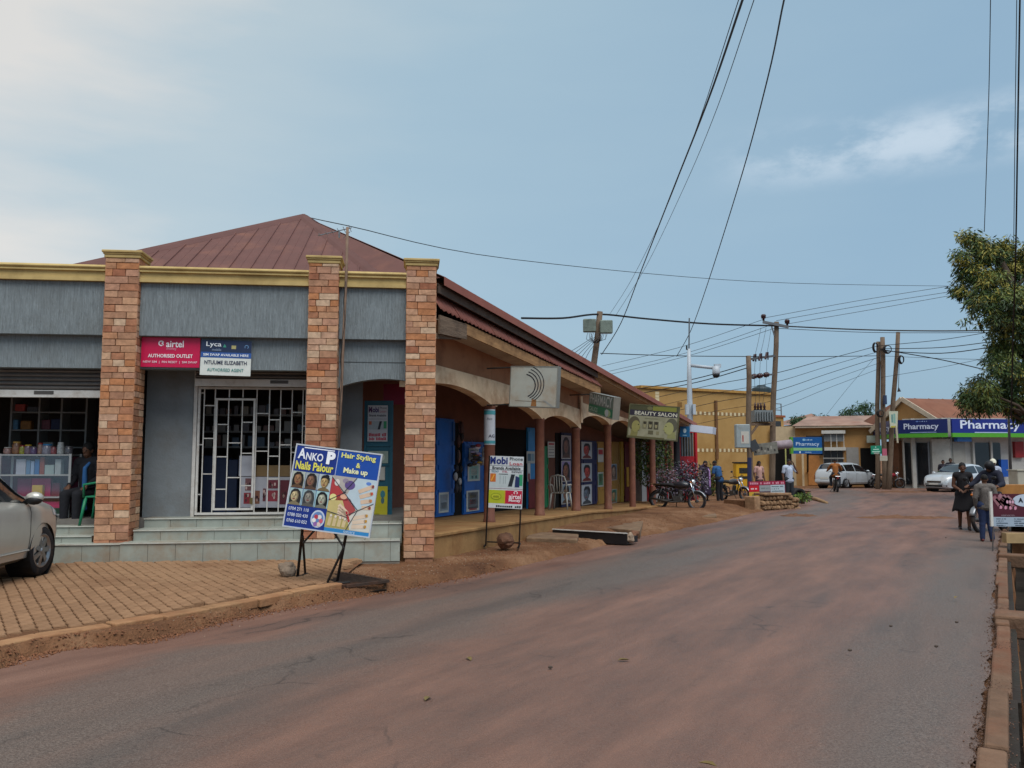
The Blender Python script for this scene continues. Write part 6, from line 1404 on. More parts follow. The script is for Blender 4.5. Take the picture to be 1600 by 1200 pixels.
    for q in 'lr': an = J[q + 'an']; m.cap(an + Vector((-.035, 0, -.047)) * s, an + Vector((.13, 0, -.055)) * s, .037 * s, .032 * s); m.cap(an + Vector((-.01, 0, -.02)) * s, an + Vector((0, 0, .0)) * s, .045 * s, .043 * s)
    remesh(m, 'shoes', M('shoe_' + shoes.lstrip('#'), shoes, rough=.6, var=.15), t_, .012 * s, 2)
    return t_
# the sitting rider on a motorcycle, joints relative to the ground below the seat
SIT = dict(pel=(0, 0, .90), chest=(.06, 0, 1.22), neck=(.10, 0, 1.38), head=(.14, 0, 1.52), lsh=(.08, .18, 1.33), rsh=(.08, -.18, 1.33), lel=(.28, .30, 1.12), rel=(.28, -.30, 1.12), lwr=(.52, .32, 1.06), rwr=(.52, -.32, 1.06), lhip=(0, .09, .88), rhip=(0, -.09, .88), lkn=(.36, .20, .72), rkn=(.36, -.20, .72), lan=(.20, .20, .36), ran=(.20, -.20, .36))
def gp3(px, py): p = gnd(px, py); return Vector((p.x, p.y, p.z + .012))
toward = lambda p, dx=0, dy=-1: math.atan2(dy, dx)
# woman in the black dress
p = gp3(1508, 829); person('woman in a sleeveless black dress walking on the road at the right', p, hd(-.35, -.9), 1.62, dict(lel=(-.02, .22, 1.12), rel=(-.02, -.22, 1.12), lwr=(.16, .08, 1.04), rwr=(.15, -.10, 1.03), lkn=(.08, .09, .50), rkn=(-.04, -.09, .50), lan=(.08, .09, .085), ran=(-.16, -.09, .09)), ('#141216', 'sleeveless'), ('#151317', 'skirt', .48), 'bun', '#2a1c1a')
# rider in hood on the right motorcycle
p = gp3(1550, 831); a = hd(-.80, -.60); q = p + Vector((math.cos(a), math.sin(a), 0)) * -.18
person('rider in a dark navy hooded jacket sitting on the motorcycle at the right kerb', q, a, 1.74, dict(SIT, lel=(.26, .32, 1.10), rel=(.26, -.32, 1.10), head=(.20, .02, 1.50), lan=(.16, .22, .30), ran=(.16, -.22, .30)), ('#191c2c', 'long'), ('#20242c', 'trousers'), helmet=('#121318', 'hood'))
# youth in patterned top
p = gp3(1543, 847); person('person in a grey patterned top and blue jeans standing behind the nail banner', p, hd(.25, .9), 1.36, dict(lwr=(.05, .22, .90), lkn=(.02, .09, .50), rkn=(.03, -.08, .50)), ('#5d5753', 'long', 'pattern'), ('#1f2c4c', 'trousers'), 'short', '#5a2420')
# man in the white cap farther back
p = gnd(1555, 799); person('man in a white cap and pale shirt beyond the rider', Vector((p.x, p.y, p.z)), hd(-.1, -1), 1.74, None, ('#9ea6b8', 'short'), ('#2a2f3a', 'trousers'), helmet=('#c9c6b4', 'cap'))
# white shirted man with telephone
p = gp3(1234, 787); person('man in a white shirt holding a telephone to his ear by the low sign', p, hd(.2, -1), 1.72, dict(lel=(.10, .30, 1.18), lwr=(.10, .16, 1.50), rel=(-.03, -.24, 1.12), rwr=(.02, -.24, .88), lkn=(.03, .08, .5), rkn=(.0, -.09, .5)), ('#aab4c6', 'short'), ('#22272e', 'trousers'), 'short', '#14110f')
# pair by the motorcycles
p = gp3(1103, 785); person('woman in a dark dress with a lilac scarf raising an arm to her head', p, hd(.6, -.7), 1.64, dict(rel=(.02, -.40, 1.40), rwr=(.06, -.18, 1.56)), ('#2a1c30', 'long'), ('#241a30', 'skirt', .30), 'long', '#1d1a22', scarf='#a080b4')
p = gp3(1125, 785); person('man in a blue shirt bending towards the woman with the scarf', p, hd(-.45, .55), 1.70, dict(chest=(.08, 0, 1.25), neck=(.16, 0, 1.40), head=(.22, 0, 1.53), lsh=(.12, .18, 1.36), rsh=(.12, -.18, 1.36), lel=(.14, .24, 1.10), rel=(.14, -.24, 1.10), lwr=(.30, .20, .98), rwr=(.30, -.20, .98)), ('#27507c', 'short'), ('#16151a', 'trousers'))
# person in pink behind the poles
p = gp3(1187, 778); person('person in a pale pink top standing behind the transformer poles', p, hd(.3, -1), 1.62, None, ('#b58f86', 'short'), ('#3a2a30', 'trousers'), 'long')
# orange-brown rider seen from behind
p = gp3(1306, 769); a = hd(.25, .97); q = p + Vector((math.cos(a), math.sin(a), 0)) * -.15
person('rider in an orange brown jacket seen from behind on a motorcycle', q, a, 1.78, SIT, ('#8a5426', 'long'), ('#20232a', 'trousers'))
# two figures behind the white saloon car
for px, hh, lab, c in ((1475, 1.66, 'shorter dark figure waiting at the chemist wall behind the white saloon', '#2c2a34'), (1487, 1.76, 'taller dark figure waiting at the chemist wall behind the white saloon', '#1a1c26')):
    p = at(px, 760, 46.3); p.z = gz(0, 46) + .0; person(lab, p, hd(-.4, -.8), hh, None, (c, 'short'), ('#22222a', 'trousers'))
# shopkeeper sitting in the left shop
x, z = FR.hit(139, 760, 1.25); person('person with dark clothes and blue collar sitting in the left shop', FR.world(x, 1.25, FZ1 - .02), R(-100), 1.66, dict(pel=(0, 0, .52), chest=(.03, 0, .88), neck=(.04, 0, 1.04), head=(.06, 0, 1.18), lsh=(.03, .18, .99), rsh=(.03, -.18, .99), lel=(.05, .24, .74), rel=(.05, -.24, .74), lwr=(.26, .16, .62), rwr=(.26, -.16, .62), lhip=(0, .09, .50), rhip=(0, -.09, .50), lkn=(.42, .11, .48), rkn=(.42, -.11, .48), lan=(.42, .11, .085), ran=(.42, -.11, .085)), ('#191a20', 'long'), ('#1b1c22', 'trousers'), 'long', scarf='#2f5f94')
# ================================================================== BUILDINGS ACROSS THE JUNCTION
def plane2(px0, Y0, px1, Y1):
    a, b_ = at(px0, 715, Y0), at(px1, 715, Y1); return Plane((a.x, a.y), math.atan2(b_.y - a.y, b_.x - a.x)), math.hypot(b_.x - a.x, b_.y - a.y)
YEL = M('yellow_render', '#a68553', rough=.9, var=.10, scale=.8, dirt='#8f6a38', dirt_amt=.5, dirt_scale=.5, spec=.2)
TILEB = M('cream_band_tile', '#c9bb97', rough=.6, var=.1); TILED = M('brown_band_tile', '#8a6a42', rough=.6, var=.1)
GRD = -.24
# ---- two storey yellow building
YB, Lw = plane2(1003, 50, 1207, 55.5)
t_ = thing('yellow_building', 'two storey mustard yellow building with cream tile bands behind the transformer', 'building', mat=YB.mat())
zt = YB.z(1090, 611, 0); m = MB(); m.box(0, Lw, 0, 9, GRD - .3, zt); m.build('wall', YEL, t_)
m = MB(); m.box(-.1, Lw + .1, -.12, 9.1, zt, zt + .16); m.build('parapet_coping', M('yellow_coping', '#a37d42', rough=.9, var=.15), t_)
m = MB(); k = 0
for py in (646.5, 703.5):
    x = YB.x(1086, 0, py); z = YB.z(1120, py, 0)
    while x < Lw - .3:
        m.box(x, x + .17, -.012, 0, z - .1, z + .1, k % 2); x += .185; k += 1
o = m.build('tile_band', [TILEB, TILED], t_); tag(o, kind='stuff')
m = MB(); z = YB.z(1027, 612, 0); 
for i in range(9): m.box(YB.x(1024, 0, 630), YB.x(1030, 0, 630), -.012, 0, z - .2 * i - .17, z - .2 * i)
o = m.build('tile_band', [TILEB], t_); tag(o, kind='stuff')
x = YB.x(1118, 0, 670); m = MB(); m.tube([(x, -.08, YB.z(1118, 626, 0)), (x, -.08, YB.z(1118, 718, 0))], .10, 8); m.build('downpipe', M('brown_pipe', '#6a4a2c', rough=.7, var=.2), t_)
m = MB(); x = YB.x(1062, 0, 632); z = YB.z(1062, 632, 0); m.box(x - .18, x + .18, -.02, .0, z - .14, z + .14); m.build('air_vent', M('vent_brown', '#7a5a30', rough=.9), t_)
for px in (1142, 1185): # lower openings
    pass
tk = thing('water_tank', 'dark plastic water tank on the roof of the yellow building', 'tank', at(1190, 619, 57.5)); m = MB(); m.lathe([(0, 0), (.62, 0), (.66, .1), (.64, .2), (.66, .3), (.64, .4), (.66, .5), (.60, .58), (.3, .68), (.28, .76), (0, .76)], 20); m.build('tank_body', M('tank_plastic', '#27363c', rough=.5, var=.15), tk, smooth=True)
m = MB(); m.box(-.7, .7, -.7, .7, -.7, -.004); m.build('stand', M('yellow_coping', '#a37d42'), tk)
# stair tower with railing
T2, L2 = plane2(1207.5, 56, 1226, 57)
t_ = thing('stair_tower', 'small tan stair tower with a rooftop railing right of the transformer', 'building', mat=T2.mat()); m = MB(); zt = T2.z(1216, 652, 0); m.box(0, L2, 0, 4, GRD - .3, zt); m.build('wall', YEL, t_); m = MB(); m.box(-.1, L2 + .1, -.1, 4.1, zt, zt + .14); m.build('coping', M('rust_coping', '#8a4f34', rough=.9), t_)
m = MB(); 
for x in (.2, L2 - .1): m.bar((x, .1, zt + .14), (x, .1, zt + .95), .05, .05)
for z in (.5, .93): m.bar((.2, .1, zt + z), (L2 - .1, .1, zt + z), .05, .05)
m.build('railing', M('grey_rail', '#77797a', rough=.5, metal=.4), t_); m = MB(); m.box(L2 * .3, L2 * .75, -.02, -.005, T2.z(1216, 672, 0), T2.z(1216, 658, 0)); m.build('window', M('dark_window', '#2a2a2c', rough=.3), t_)
# ---- low tan shop row
RW, L3 = plane2(1206, 55, 1374, 53); TAN = M('tan_render', '#a9804f', rough=.9, var=.12, scale=.9, dirt='#86603a', dirt_amt=.5, dirt_scale=.7); CRM = M('cream_render', '#b8a586', rough=.9, var=.1)
t_ = thing('low_shop_row', 'low tan shop row with rusty roof edge behind the white estate car', 'building', mat=RW.mat())
zt = RW.z(1300, 668, 0); xs3 = RW.x(1243, 0); m = MB(); m.box(0, xs3, 0, 5, GRD - .3, zt + .1); m.build('wall', CRM, t_); m = MB(); m.box(xs3 + .002, L3, 0, 5, GRD - .3, zt - .02); m.build('wall', TAN, t_)
m = MB(); m.box(xs3, L3 + .3, -.45, .3, zt - .02, zt + .10); m.build('eave_board', M('pale_eave', '#b5a692', rough=.8, var=.15), t_)
m = MB(); m.add([(xs3 - .2, -.5, zt + .11), (L3 + .3, -.5, zt + .11), (L3 + .3, 4.5, zt + .95), (xs3 + 1, 4.5, zt + .95)], [(0, 1, 2, 3)]); m.build('roof', M('rusty_pale_roof', '#8f7466', rough=.8, var=.3, scale=.8, dirt='#7a452f', dirt_amt=.6, dirt_scale=.5), t_)
def rect(pl, par, name, px0, px1, py0, py1, mat, y0, y1):
    a, b_ = pl.x(px0, 0, py0), pl.x(px1, 0, py1); m = MB(); m.box(a, b_, y0, y1, pl.z(px0, py1, 0), pl.z(px0, py0, 0)); return m.build(name, mat, par)
DKW = M('dark_window', '#2a2a2c'); WHP = M('white_render', '#b4b2ac', rough=.8, var=.08, dirt='#93856f', dirt_amt=.3)
wv = rect(RW, t_, 'window', 1287, 1318, 704, 741, DKW, -.03, -.002)
for px in (1286, 1298, 1308, 1318): rect(RW, wv, 'mullion', px, px + 1.6, 703, 742, WHP, -.07, -.032)
for py in (703, 716, 742): rect(RW, wv, 'mullion', 1286, 1319, py - 1, py + 1, WHP, -.075, -.0705)
cn = rect(RW, t_, 'window_hood', 1283, 1320, 673, 678, WHP, -.5, -.002); rect(RW, cn, 'hood_panel', 1287, 1318, 678, 690, M('grey_panel', '#6d6f70', rough=.6), -.30, -.28)
for px in (1285, 1297, 1306, 1317): rect(RW, cn, 'hood_post', px, px + 2, 678, 701, WHP, -.34, -.302)
rect(RW, t_, 'window_ledge', 1281, 1321, 699, 704, WHP, -.45, -.002)
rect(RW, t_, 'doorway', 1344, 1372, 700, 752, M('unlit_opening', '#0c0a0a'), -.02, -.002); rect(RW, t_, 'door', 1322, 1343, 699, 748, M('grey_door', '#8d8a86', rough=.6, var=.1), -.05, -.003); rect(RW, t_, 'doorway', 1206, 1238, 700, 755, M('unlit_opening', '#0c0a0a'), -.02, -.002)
rect(RW, t_, 'pillar', 1226, 1230, 690, 760, M('pale_lime_post', '#a5a766', rough=.8), -.5, -.3); rect(RW, t_, 'pillar', 1252, 1257, 704, 762, CRM, -.5, -.3); rect(RW, t_, 'painted_door', 1262, 1282, 712, 758, M('orange_door', '#a8703a', rough=.7, var=.15), -.06, -.003)
lb = rect(RW, t_, 'sign_box', 1353, 1373, 681, 692, M('sign_box_grey', '#8f948a', rough=.5), -.5, -.2)
# orange parapet behind
OB, L4 = plane2(1313, 60, 1366, 60); m = MB(); m.box(0, L4, 0, 4, GRD, OB.z(1340, 656, 0)); o = m.build('orange_building', M('orange_render', '#a8762c', rough=.9, var=.12, scale=.7), None); o.matrix_world = OB.mat(); tag(o, 'plain orange building rising behind the low tan shop row', 'building')
# ---- corner chemist with gabled rust roof
K1, Lk1 = plane2(1408, 48.2, 1485, 46.6); K2, Lk2 = plane2(1485, 46.6, 1640, 47.6); K0, Lk0 = plane2(1374, 53.5, 1408, 48.2)
ph = thing('chemist_building', 'corner chemist building with rust red gabled roof and wrap round blue sign', 'building', at(1485, 760, 46.6)); ph.location.z = 0; bpy.context.view_layer.update(); pinv = ph.matrix_world.inverted()
def seg(name, pl, x0, x1, y0, y1, z0, z1, mat, par=None, bevel=0):
    m = MB(); m.box(x0, x1, y0, y1, z0, z1, 0, pinv @ pl.mat()); return m.build(name, mat, par or ph, bevel=bevel)
sz0, sz1, szg = K1.z(1480, 683, -.3), K1.z(1480, 654.5, -.3), K1.z(1480, 676.5, -.3)
NAV = M('sign_navy', '#16245e', rough=.4, var=.06); GRN = M('sign_green', '#4f9a2c', rough=.4, var=.06)
for pl, Ln in ((K0, Lk0), (K1, Lk1), (K2, Lk2)):
    seg('wall', pl, -.0, Ln, .6, .8, GRD, sz1 + .1, WHP); seg('canopy_soffit', pl, 0, Ln, -.28, .6, sz0 + .02, sz0 + .06, WHP)
    fsn = seg('sign_fascia', pl, -.12 if pl is not K1 else 0, Ln, -.42, -.29, szg, sz1, NAV if pl is not K2 else M('sign_navy_bright', '#182a7c', rough=.4, var=.06)); seg('green_stripe', pl, -.12 if pl is not K1 else 0, Ln, -.425, -.285, sz0, szg - .003, GRN, fsn)
    W_, H_ = Ln, sz1 - szg; A = Art(W_, H_, 0)
    if pl is K1: A.text('Pharmacy', .12, .18, .83, .72, '#c3cce0', 2, .02); A.ell(.40, .86, .03, .05, '#5f7ab8', 2, 12); A.blocks(.45, .82, .60, .90, '#8fa4d0', 8); A.line(.25, .07, .78, .07, .04, '#8fa0c8', 2)
    elif pl is K2: A.text('Pharmacy', .06, .12, .66, .90, '#d3dcee', 2, .015); A.line(.20, .04, .55, .04, .05, '#a9b8d8', 2)
    else: A.text('Pharmacy', .05, .16, .90, .70, '#c3cce0', 2, .02); A.line(.25, .06, .78, .06, .04, '#8fa0c8', 2)
    X = pinv @ pl.mat() @ Matrix.Translation((0, -.426, szg))
    for o in A.done(fsn): o.matrix_local = X
# shop front: glazed doors, white piers
def front(pl, name, px0, px1, py0, py1, mat, y0=.5, y1=.597): a, b_ = pl.x(px0, y0, 700), pl.x(px1, y0, 700); return seg(name, pl, a, b_, y0, y1, pl.z(px0, py1, y0), pl.z(px0, py0, y0), mat)
DG = M('dark_shop_glass', '#1c2024', rough=.08, var=.1, coat=.5)
front(K1, 'glass_door', 1413, 1450, 692, 757, DG); front(K1, 'door_frame', 1411, 1413, 690, 757, WHP, .45); front(K1, 'door_frame', 1430, 1432, 690, 757, M('grey_alu', '#7c8085', rough=.4, metal=.5), .45, .497); front(K1, 'door_frame', 1449.5, 1452, 690, 757, M('grey_alu', '#7c8085'), .45)
front(K1, 'pier', 1456, 1484, 686, 760, M('white_render', '#b4b2ac'), .30); front(K2, 'pier', 1489, 1508, 690, 760, M('grey_pier', '#96938c', rough=.8, var=.1), .35); front(K2, 'shop_window', 1523, 1548, 692, 740, DG); front(K2, 'shop_window', 1551, 1563, 692, 735, DG)
front(K2, 'window_frame', 1520, 1523, 690, 742, WHP, .42); front(K2, 'window_frame', 1548, 1551, 690, 742, WHP, .42); front(K2, 'red_panel', 1586, 1600, 690, 715, M('red_panel', '#8f2428', rough=.5), .4); front(K2, 'blue_lamp_box', 1497, 1519, 683, 690, M('blue_box', '#3a78c0', rough=.4), .0, .3)
front(K2, 'blue_machine', 1563, 1574, 718, 745, M('blue_machine', '#1d4fa0', rough=.4), .3, .49)
front(K0, 'brown_wall', 1385, 1404, 690, 757, M('brown_wall', '#6d4a35', rough=.9, var=.15), .4)
# roof: gable towards the low shops, ridge running right
ap, el_, er = at(1407, 622, 50.5), at(1358, 674, 53), at(1462, 656, 48.6); rg = at(1660, 628, 53); erR = at(1700, 662, 49.5)
RUST = M('rust_roof', '#774c38', rough=.75, var=.22, scale=.8, dirt='#6d3b28', dirt_amt=.45, dirt_scale=.6)
m = MB(); m.add([ap, er, erR, rg], [(0, 1, 2, 3)], 0, pinv); o = m.build('roof', RUST, ph); back = Vector((1.5, 6, 0)); m = MB(); m.add([ap, rg, rg + Vector((0, 5, -2.2)), el_ + Vector((0, 4, 0)), el_], [(0, 1, 2, 3), (0, 3, 4)], 0, pinv); m.build('roof_rear', RUST, o)
nsm = 12
for k in range(1, nsm):
    t = k / nsm; m = MB(); m.tube([pinv @ (ap.lerp(rg, t) + Vector((0, 0, .01))), pinv @ (er.lerp(erR, t) + Vector((0, 0, .01)))], .03, 5); m.build('roof_seam', RUST, o)
m = MB(); m.add([el_ + Vector((.2, .15, 0)), er + Vector((-.2, .15, -.05)), ap + Vector((0, .15, -.1))], [(0, 1, 2)], 0, pinv); m.build('gable_wall', TAN, ph)
for a, b_ in ((ap, el_), (ap, er)): m = MB(); m.bar(pinv @ (a + Vector((0, -.12, -.05))), pinv @ (b_ + Vector((0, -.12, -.05))), .10, .26); m.build('barge_board', M('pale_eave', '#b5a692'), ph)
# white cabinet at the right frame edge
m = MB(); p = gnd(1600, 792); o0 = Vector((p.x, p.y, p.z)); cab = thing('roadside_cabinet', 'pale metal roadside cabinet at the right edge behind the drain', 'cabinet', at(1596, 745, 26)); m.box(-.12, .9, 0, .5, -.62, .45); m.build('cabinet_body', M('cabinet_paint', '#a5a294', rough=.6, var=.08, dirt='#8d7358', dirt_amt=.4), cab, bevel=.02); cab.location.z = 1.0 - .28
m = MB(); m.box(-.14, .92, -.03, .53, .452, .49); m.build('cabinet_lid', M('cabinet_paint', '#a5a294'), cab)
# hut roof and ridge far left of the poles
m = MB(); a, b_, c = at(1228, 664, 75), at(1300, 664, 75), at(1268, 646, 78); m.add([a, b_, c], [(0, 1, 2)]); m.add([a, c, a + Vector((0, 9, 0))], [(0, 1, 2)]); m.add([c, b_, b_ + Vector((0, 9, 0))], [(0, 1, 2)]); m.box(a.x + .5, b_.x - .5, 75.3, 82, GRD, a.z); o = m.build('distant_house', M('far_house', '#8a6a5c', rough=.9, var=.1), None); tag(o, 'distant house with a low brownish hipped roof above the bushes', 'house')

# ================================================================== KIOSK, PLANTS AND CLUTTER BESIDE THE ROW
KR = M('kiosk_red', '#b01a26', rough=.45, var=.08); KW = M('kiosk_white', '#b9bcc0', rough=.6, var=.08, dirt='#8f8478', dirt_amt=.3)
KK, Lk = plane2(1003, 31.5, 1089, 33.2); t_ = thing('kiosk', 'white kiosk with red steel frame and barred red door beyond the porch', 'kiosk', mat=KK.mat()); zk = KK.z(1075, 668, 0); zg = -.12
m = MB(); m.box(0, KK.x(1060, 0), .02, 2.2, zg, zk - .1); m.build('wall', KW, t_)
for px in (1012, 1040, 1061, 1087): x = KK.x(px, 0); m = MB(); m.box(x - .055, x + .055, -.04, .06, zg, zk); m.build('post', KR, t_)
m = MB(); m.box(0, Lk, -.045, .055, zk + .002, zk + .12); m.build('head_rail', KR, t_); x0, x1 = KK.x(1063, 0) + .03, KK.x(1085.5, 0) - .03
m = MB(); m.box(x0, x1, .0, .03, zg, KK.z(1075, 713, 0)); m.box(x0, x1, 0, .03, KK.z(1075, 676, 0), zk - .002); dd = m.build('door', KR, t_); m = MB(); m.box(x0, x1, .05, .06, KK.z(1075, 713, 0), KK.z(1075, 676, 0)); m.build('pane', M('dusty_pane', '#6f6a5c', rough=.4, var=.2), dd)
for k in range(5): x = x0 + (x1 - x0) * (k + .5) / 5; m = MB(); m.box(x - .025, x + .025, .0, .03, KK.z(1075, 713, 0), KK.z(1075, 676, 0)); m.build('bar', M('grey_alu', '#7c8085'), dd)
m = MB(); m.box(0, Lk, .06, 2.2, zk + .0, zk + .1); m.build('roof', KW, t_)
aw = [at(1067, 662, 31.6), at(1113, 664, 31.2), at(1113, 678, 31.2), at(1067, 673, 31.6)]; X, W, H = frame3(aw[3], aw[2], aw[0]); o = thing('awning_board', 'plain white awning board above the red kiosk door', 'sign', mat=X); m = MB(); m.box(0, W, 0, .9, 0, H); m.build('panel', M('white_acrylic', '#cdd4e2', rough=.4, var=.04), o)
X, W, H = frame3(at(1062, 682.5, 31.2), at(1077.5, 683, 31.1), at(1062, 666, 31.2)); o = thing('shop_sign', 'small square blue sign under the eave next to the kiosk', 'sign', mat=X); m = MB(); m.box(0, W, 0, .06, 0, H); m.build('panel', ink('#1d5f8c'), o); A = Art(W, H); A.ell(.5, .58, .16, .22, '#bcd0d8', 2, 12); A.rect(.3, .12, .7, .2, '#8fb4c8', 2); A.done(o)
# leafy plants
def leaves(mb, c, r, n, size, cols=1, droop=.5, flat=.4, mi=None):
    for _ in range(n):
        while True:
            q = Vector((random.uniform(-1, 1), random.uniform(-1, 1), random.uniform(-1, 1)))
            if .25 < q.length < 1: break
        q = q.normalized() * (random.random() ** .45); p = Vector(c) + Vector((q.x * r[0], q.y * r[1], q.z * r[2]))
        d = Vector((q.x + random.gauss(0, .5), q.y + random.gauss(0, .5), q.z * .5 - droop + random.gauss(0, .45))).normalized(); s_ = d.cross(Vector((random.gauss(0, 1), random.gauss(0, 1), 1))).normalized(); L_ = size * random.uniform(.6, 1.3); w_ = L_ * flat * .5
        mid = p + d * L_ * .45; bend = d.cross(s_) * L_ * .08
        mb.add([p, mid + s_ * w_ + bend, p + d * L_, mid - s_ * w_ + bend], [(0, 1, 2, 3)], random.randrange(cols) if mi is None else mi)
LG = [M('leaf_mid', '#3f5426', rough=.55, var=.25, scale=3, spec=.35), M('leaf_dark', '#26381c', rough=.55, var=.25, scale=3, spec=.35), M('leaf_olive', '#5f6a2c', rough=.6, var=.25, scale=3, spec=.3)]
def bush(label, px, py, Y, r, n, size, cat='shrub', mats=None, name='shrub'):
    c = at(px, py, Y); m = MB(); st = MB(); t_ = thing(name, label, cat, (c.x, c.y, -.15)); b_ = c - Vector((c.x, c.y, -.15))
    for k in range(7): a = k * .9; tip = b_ + Vector((math.cos(a) * r[0] * .5, math.sin(a) * r[1] * .5, r[2] * .3)); st.tube([(math.cos(a) * .05, math.sin(a) * .05, 0), b_ * .5 + Vector((math.cos(a) * r[0] * .2, math.sin(a) * r[1] * .2, 0)), tip], [.025, .018, .008], 5)
    st.build('stems', M('shrub_stem', '#4a3a2a', rough=.9), t_); mm = mats or LG; leaves(m, b_, r, n, size, len(mm)); m.build('foliage', mm, t_); return t_
bush('green leafy shrub growing between the porch columns and the kiosk', 1018, 718, 29.5, (.75, .5, .95), 2600, .11)
bush('purple and white flowering shrub in front of the red kiosk door', 1072, 750, 30.4, (.80, .4, .72), 3400, .10, mats=[M('bloom_purple', '#4d4258', rough=.8, var=.2), M('bloom_pale', '#8d8594', rough=.8, var=.2), M('leaf_dark', '#26381c'), M('bloom_dark', '#3a2c40', rough=.8)])
bush('small yellow green shrub behind the pair of talking people', 1112, 748, 40, (.5, .4, .8), 1200, .12, mats=[LG[2], LG[0]])
bush('tuft of weeds beside the black drum', 1254, 776, 31.5, (.35, .25, .18), 420, .09, 'weeds', mats=[LG[0], M('weed_bright', '#6f8a34', rough=.7)], name='weed_tuft')
bush('low pink and pale flowering shrub behind the porch columns', 1036, 748, 29.2, (.55, .35, .45), 1500, .09, mats=[M('bloom_pink', '#7d5058', rough=.8, var=.2), M('bloom_pale', '#a79aa8'), LG[1]])
m = MB(); zt = at(1008, 750, 29).z; BRK = M('red_brick_planter', '#8a4a34', rough=.95, var=.2, scale=8); t_ = thing('brick_planter', 'low red brick planter behind the porch columns', 'planter', SF.mat() @ Vector((SE + 1.2, 1.9, 0))); t_.rotation_euler = (0, 0, SF.ang)
bme = MB(); bme.box(-.105, .105, -.05, .05, -.034, .034); bme_ = bme.mesh('brick', M('brick_red', '#8f4c33', rough=.95, var=.2, scale=8, rnd=.2))
m = MB(); m.box(0, 3.6, .02, .5, flz(14) - .1, flz(14) + .82); m.build('core', BRK, t_)
for j in range(11):
    for i in range(16): inst('brick', bme_, t_, (.11 + i * .222 + (.11 if j % 2 else 0), .0, flz(14) + .02 + j * .076))

# ---- low stone planter with advertising board at the corner
plt = thing('stone_planter', 'low rubble stone planter at the corner below the phone shop board', 'planter', gnd(1205, 797)); o0 = gnd(1205, 797); PS = M('planter_stone', '#8a6c50', rough=.95, var=.3, scale=6, bump=.7, bscale=10, rnd=.18, dirt='#6a452f', dirt_amt=.5)
a, b_ = gnd(1171, 799), gnd(1243, 795); d = b_ - a
def rubble(seed, r_):
    bm = bmesh.new(); bmesh.ops.create_icosphere(bm, subdivisions=2, radius=1)
    for v in bm.verts:
        c_ = v.co; f_ = 1 / max(abs(c_.x), abs(c_.y), abs(c_.z)) ** .55; dd_ = f_ * (1 + .22 * noise.noise(c_ * 1.4 + Vector((seed, 0, 0)))); v.co = Vector((c_.x * r_[0], c_.y * r_[1], c_.z * r_[2])) * dd_ * .82
    me_ = bpy.data.meshes.new('stone'); bm.to_mesh(me_); bm.free(); me_.materials.append(PS); return me_
m = MB(); m.box(-.17, .17, -.2, .2, -.26, .26); o = m.build('corner_block', PS, plt, bevel=.03, seg=2); o.location = a + d * .07 - o0 + Vector((0, 0, .24)); o.rotation_euler = (0, 0, math.atan2(d.y, d.x) + .1)
xx = .20
for j in range(3):
    xx = .22
    while xx < .98:
        w_ = random.uniform(.05, .095); p = a + d * (xx + w_ / 2) - o0; o = inst('stone', rubble(random.random() * 50, (d.length * w_ * .56, .2, .105)), plt, p + Vector((0, random.uniform(-.05, .05), .09 + j * .165 - (.1 if xx > .85 else 0))), (random.uniform(-.15, .15), random.uniform(-.15, .15), math.atan2(d.y, d.x))); xx += w_
m = MB(); m.box(-d.length * .28, d.length * .3, -.25, .25, 0, .09); o = m.build('top_slab', PS, plt, bevel=.02); o.location = a + d * .5 - o0 + Vector((0, .05, .5)); o.rotation_euler = (0, .02, math.atan2(d.y, d.x))
m = MB(); m.box(0, d.length, .2, 1.1, 0, .35); o = m.build('soil_fill', SOIL, plt); o.location = a - o0; o.rotation_euler = (0, 0, math.atan2(d.y, d.x))
t_, W, H, A = board('street_sign_board', 'small red yellow and white phone accessories board behind the stone planter', 'sign', at(1171, 779, 30.2), at(1228, 777.5, 30.2), at(1171, 752.5, 30.2), .03, ink('#6a2a44', .4))
A.rect(0, .78, 1, 1, '#8f1d3c', 1); A.blocks(.03, .82, .97, .96, '#c98a9c', 20); A.rect(0, .40, .28, .76, '#b81424', 1); A.blocks(.05, .52, .22, .64, '#e0c8cc', 6); A.rect(0, .02, .28, .38, '#c09a3a', 1); A.blocks(.08, .15, .20, .26, '#5f6a3a', 4); A.rect(.29, .40, .58, .76, '#8d9496', 1); A.blocks(.33, .55, .56, .63, '#6a7476', 10); A.rect(.29, .02, .58, .38, '#161a34', 1); A.blocks(.33, .15, .55, .23, '#9aa2b4', 8); A.rect(.59, .02, .98, .77, '#a9b8c0', 1)
for k, n_ in enumerate((13, 8, 13, 14, 11)): A.blocks(.62, .64 - k * .135, .62 + .025 * n_, .70 - k * .135, '#2a3a44', n_, 3, k)
A.done(t_); m = MB(); m.box(.05, .09, .035, .07, -.75, H); m.box(W - .09, W - .05, .035, .07, -.75, H); m.build('posts', STEEL, t_)
m = MB(); p = gnd(1243, 787, .0); X = Matrix.Translation(p + Vector((.1, .3, .30))) @ Matrix.Rotation(R(90), 4, 'X') @ Matrix.Rotation(R(15), 4, 'Y'); m.lathe([(.20, -.3), (.30, -.3), (.31, 0), (.30, .3), (.20, .3), (.20, -.3)], 24, X); m.lathe([(0, .1), (.2, .1)], 20, X); o = m.build('drum', M('black_drum', '#121113', rough=.7, var=.2), None, smooth=True); tag(o, 'black drum lying on its side next to the white-shirted man', 'drum')
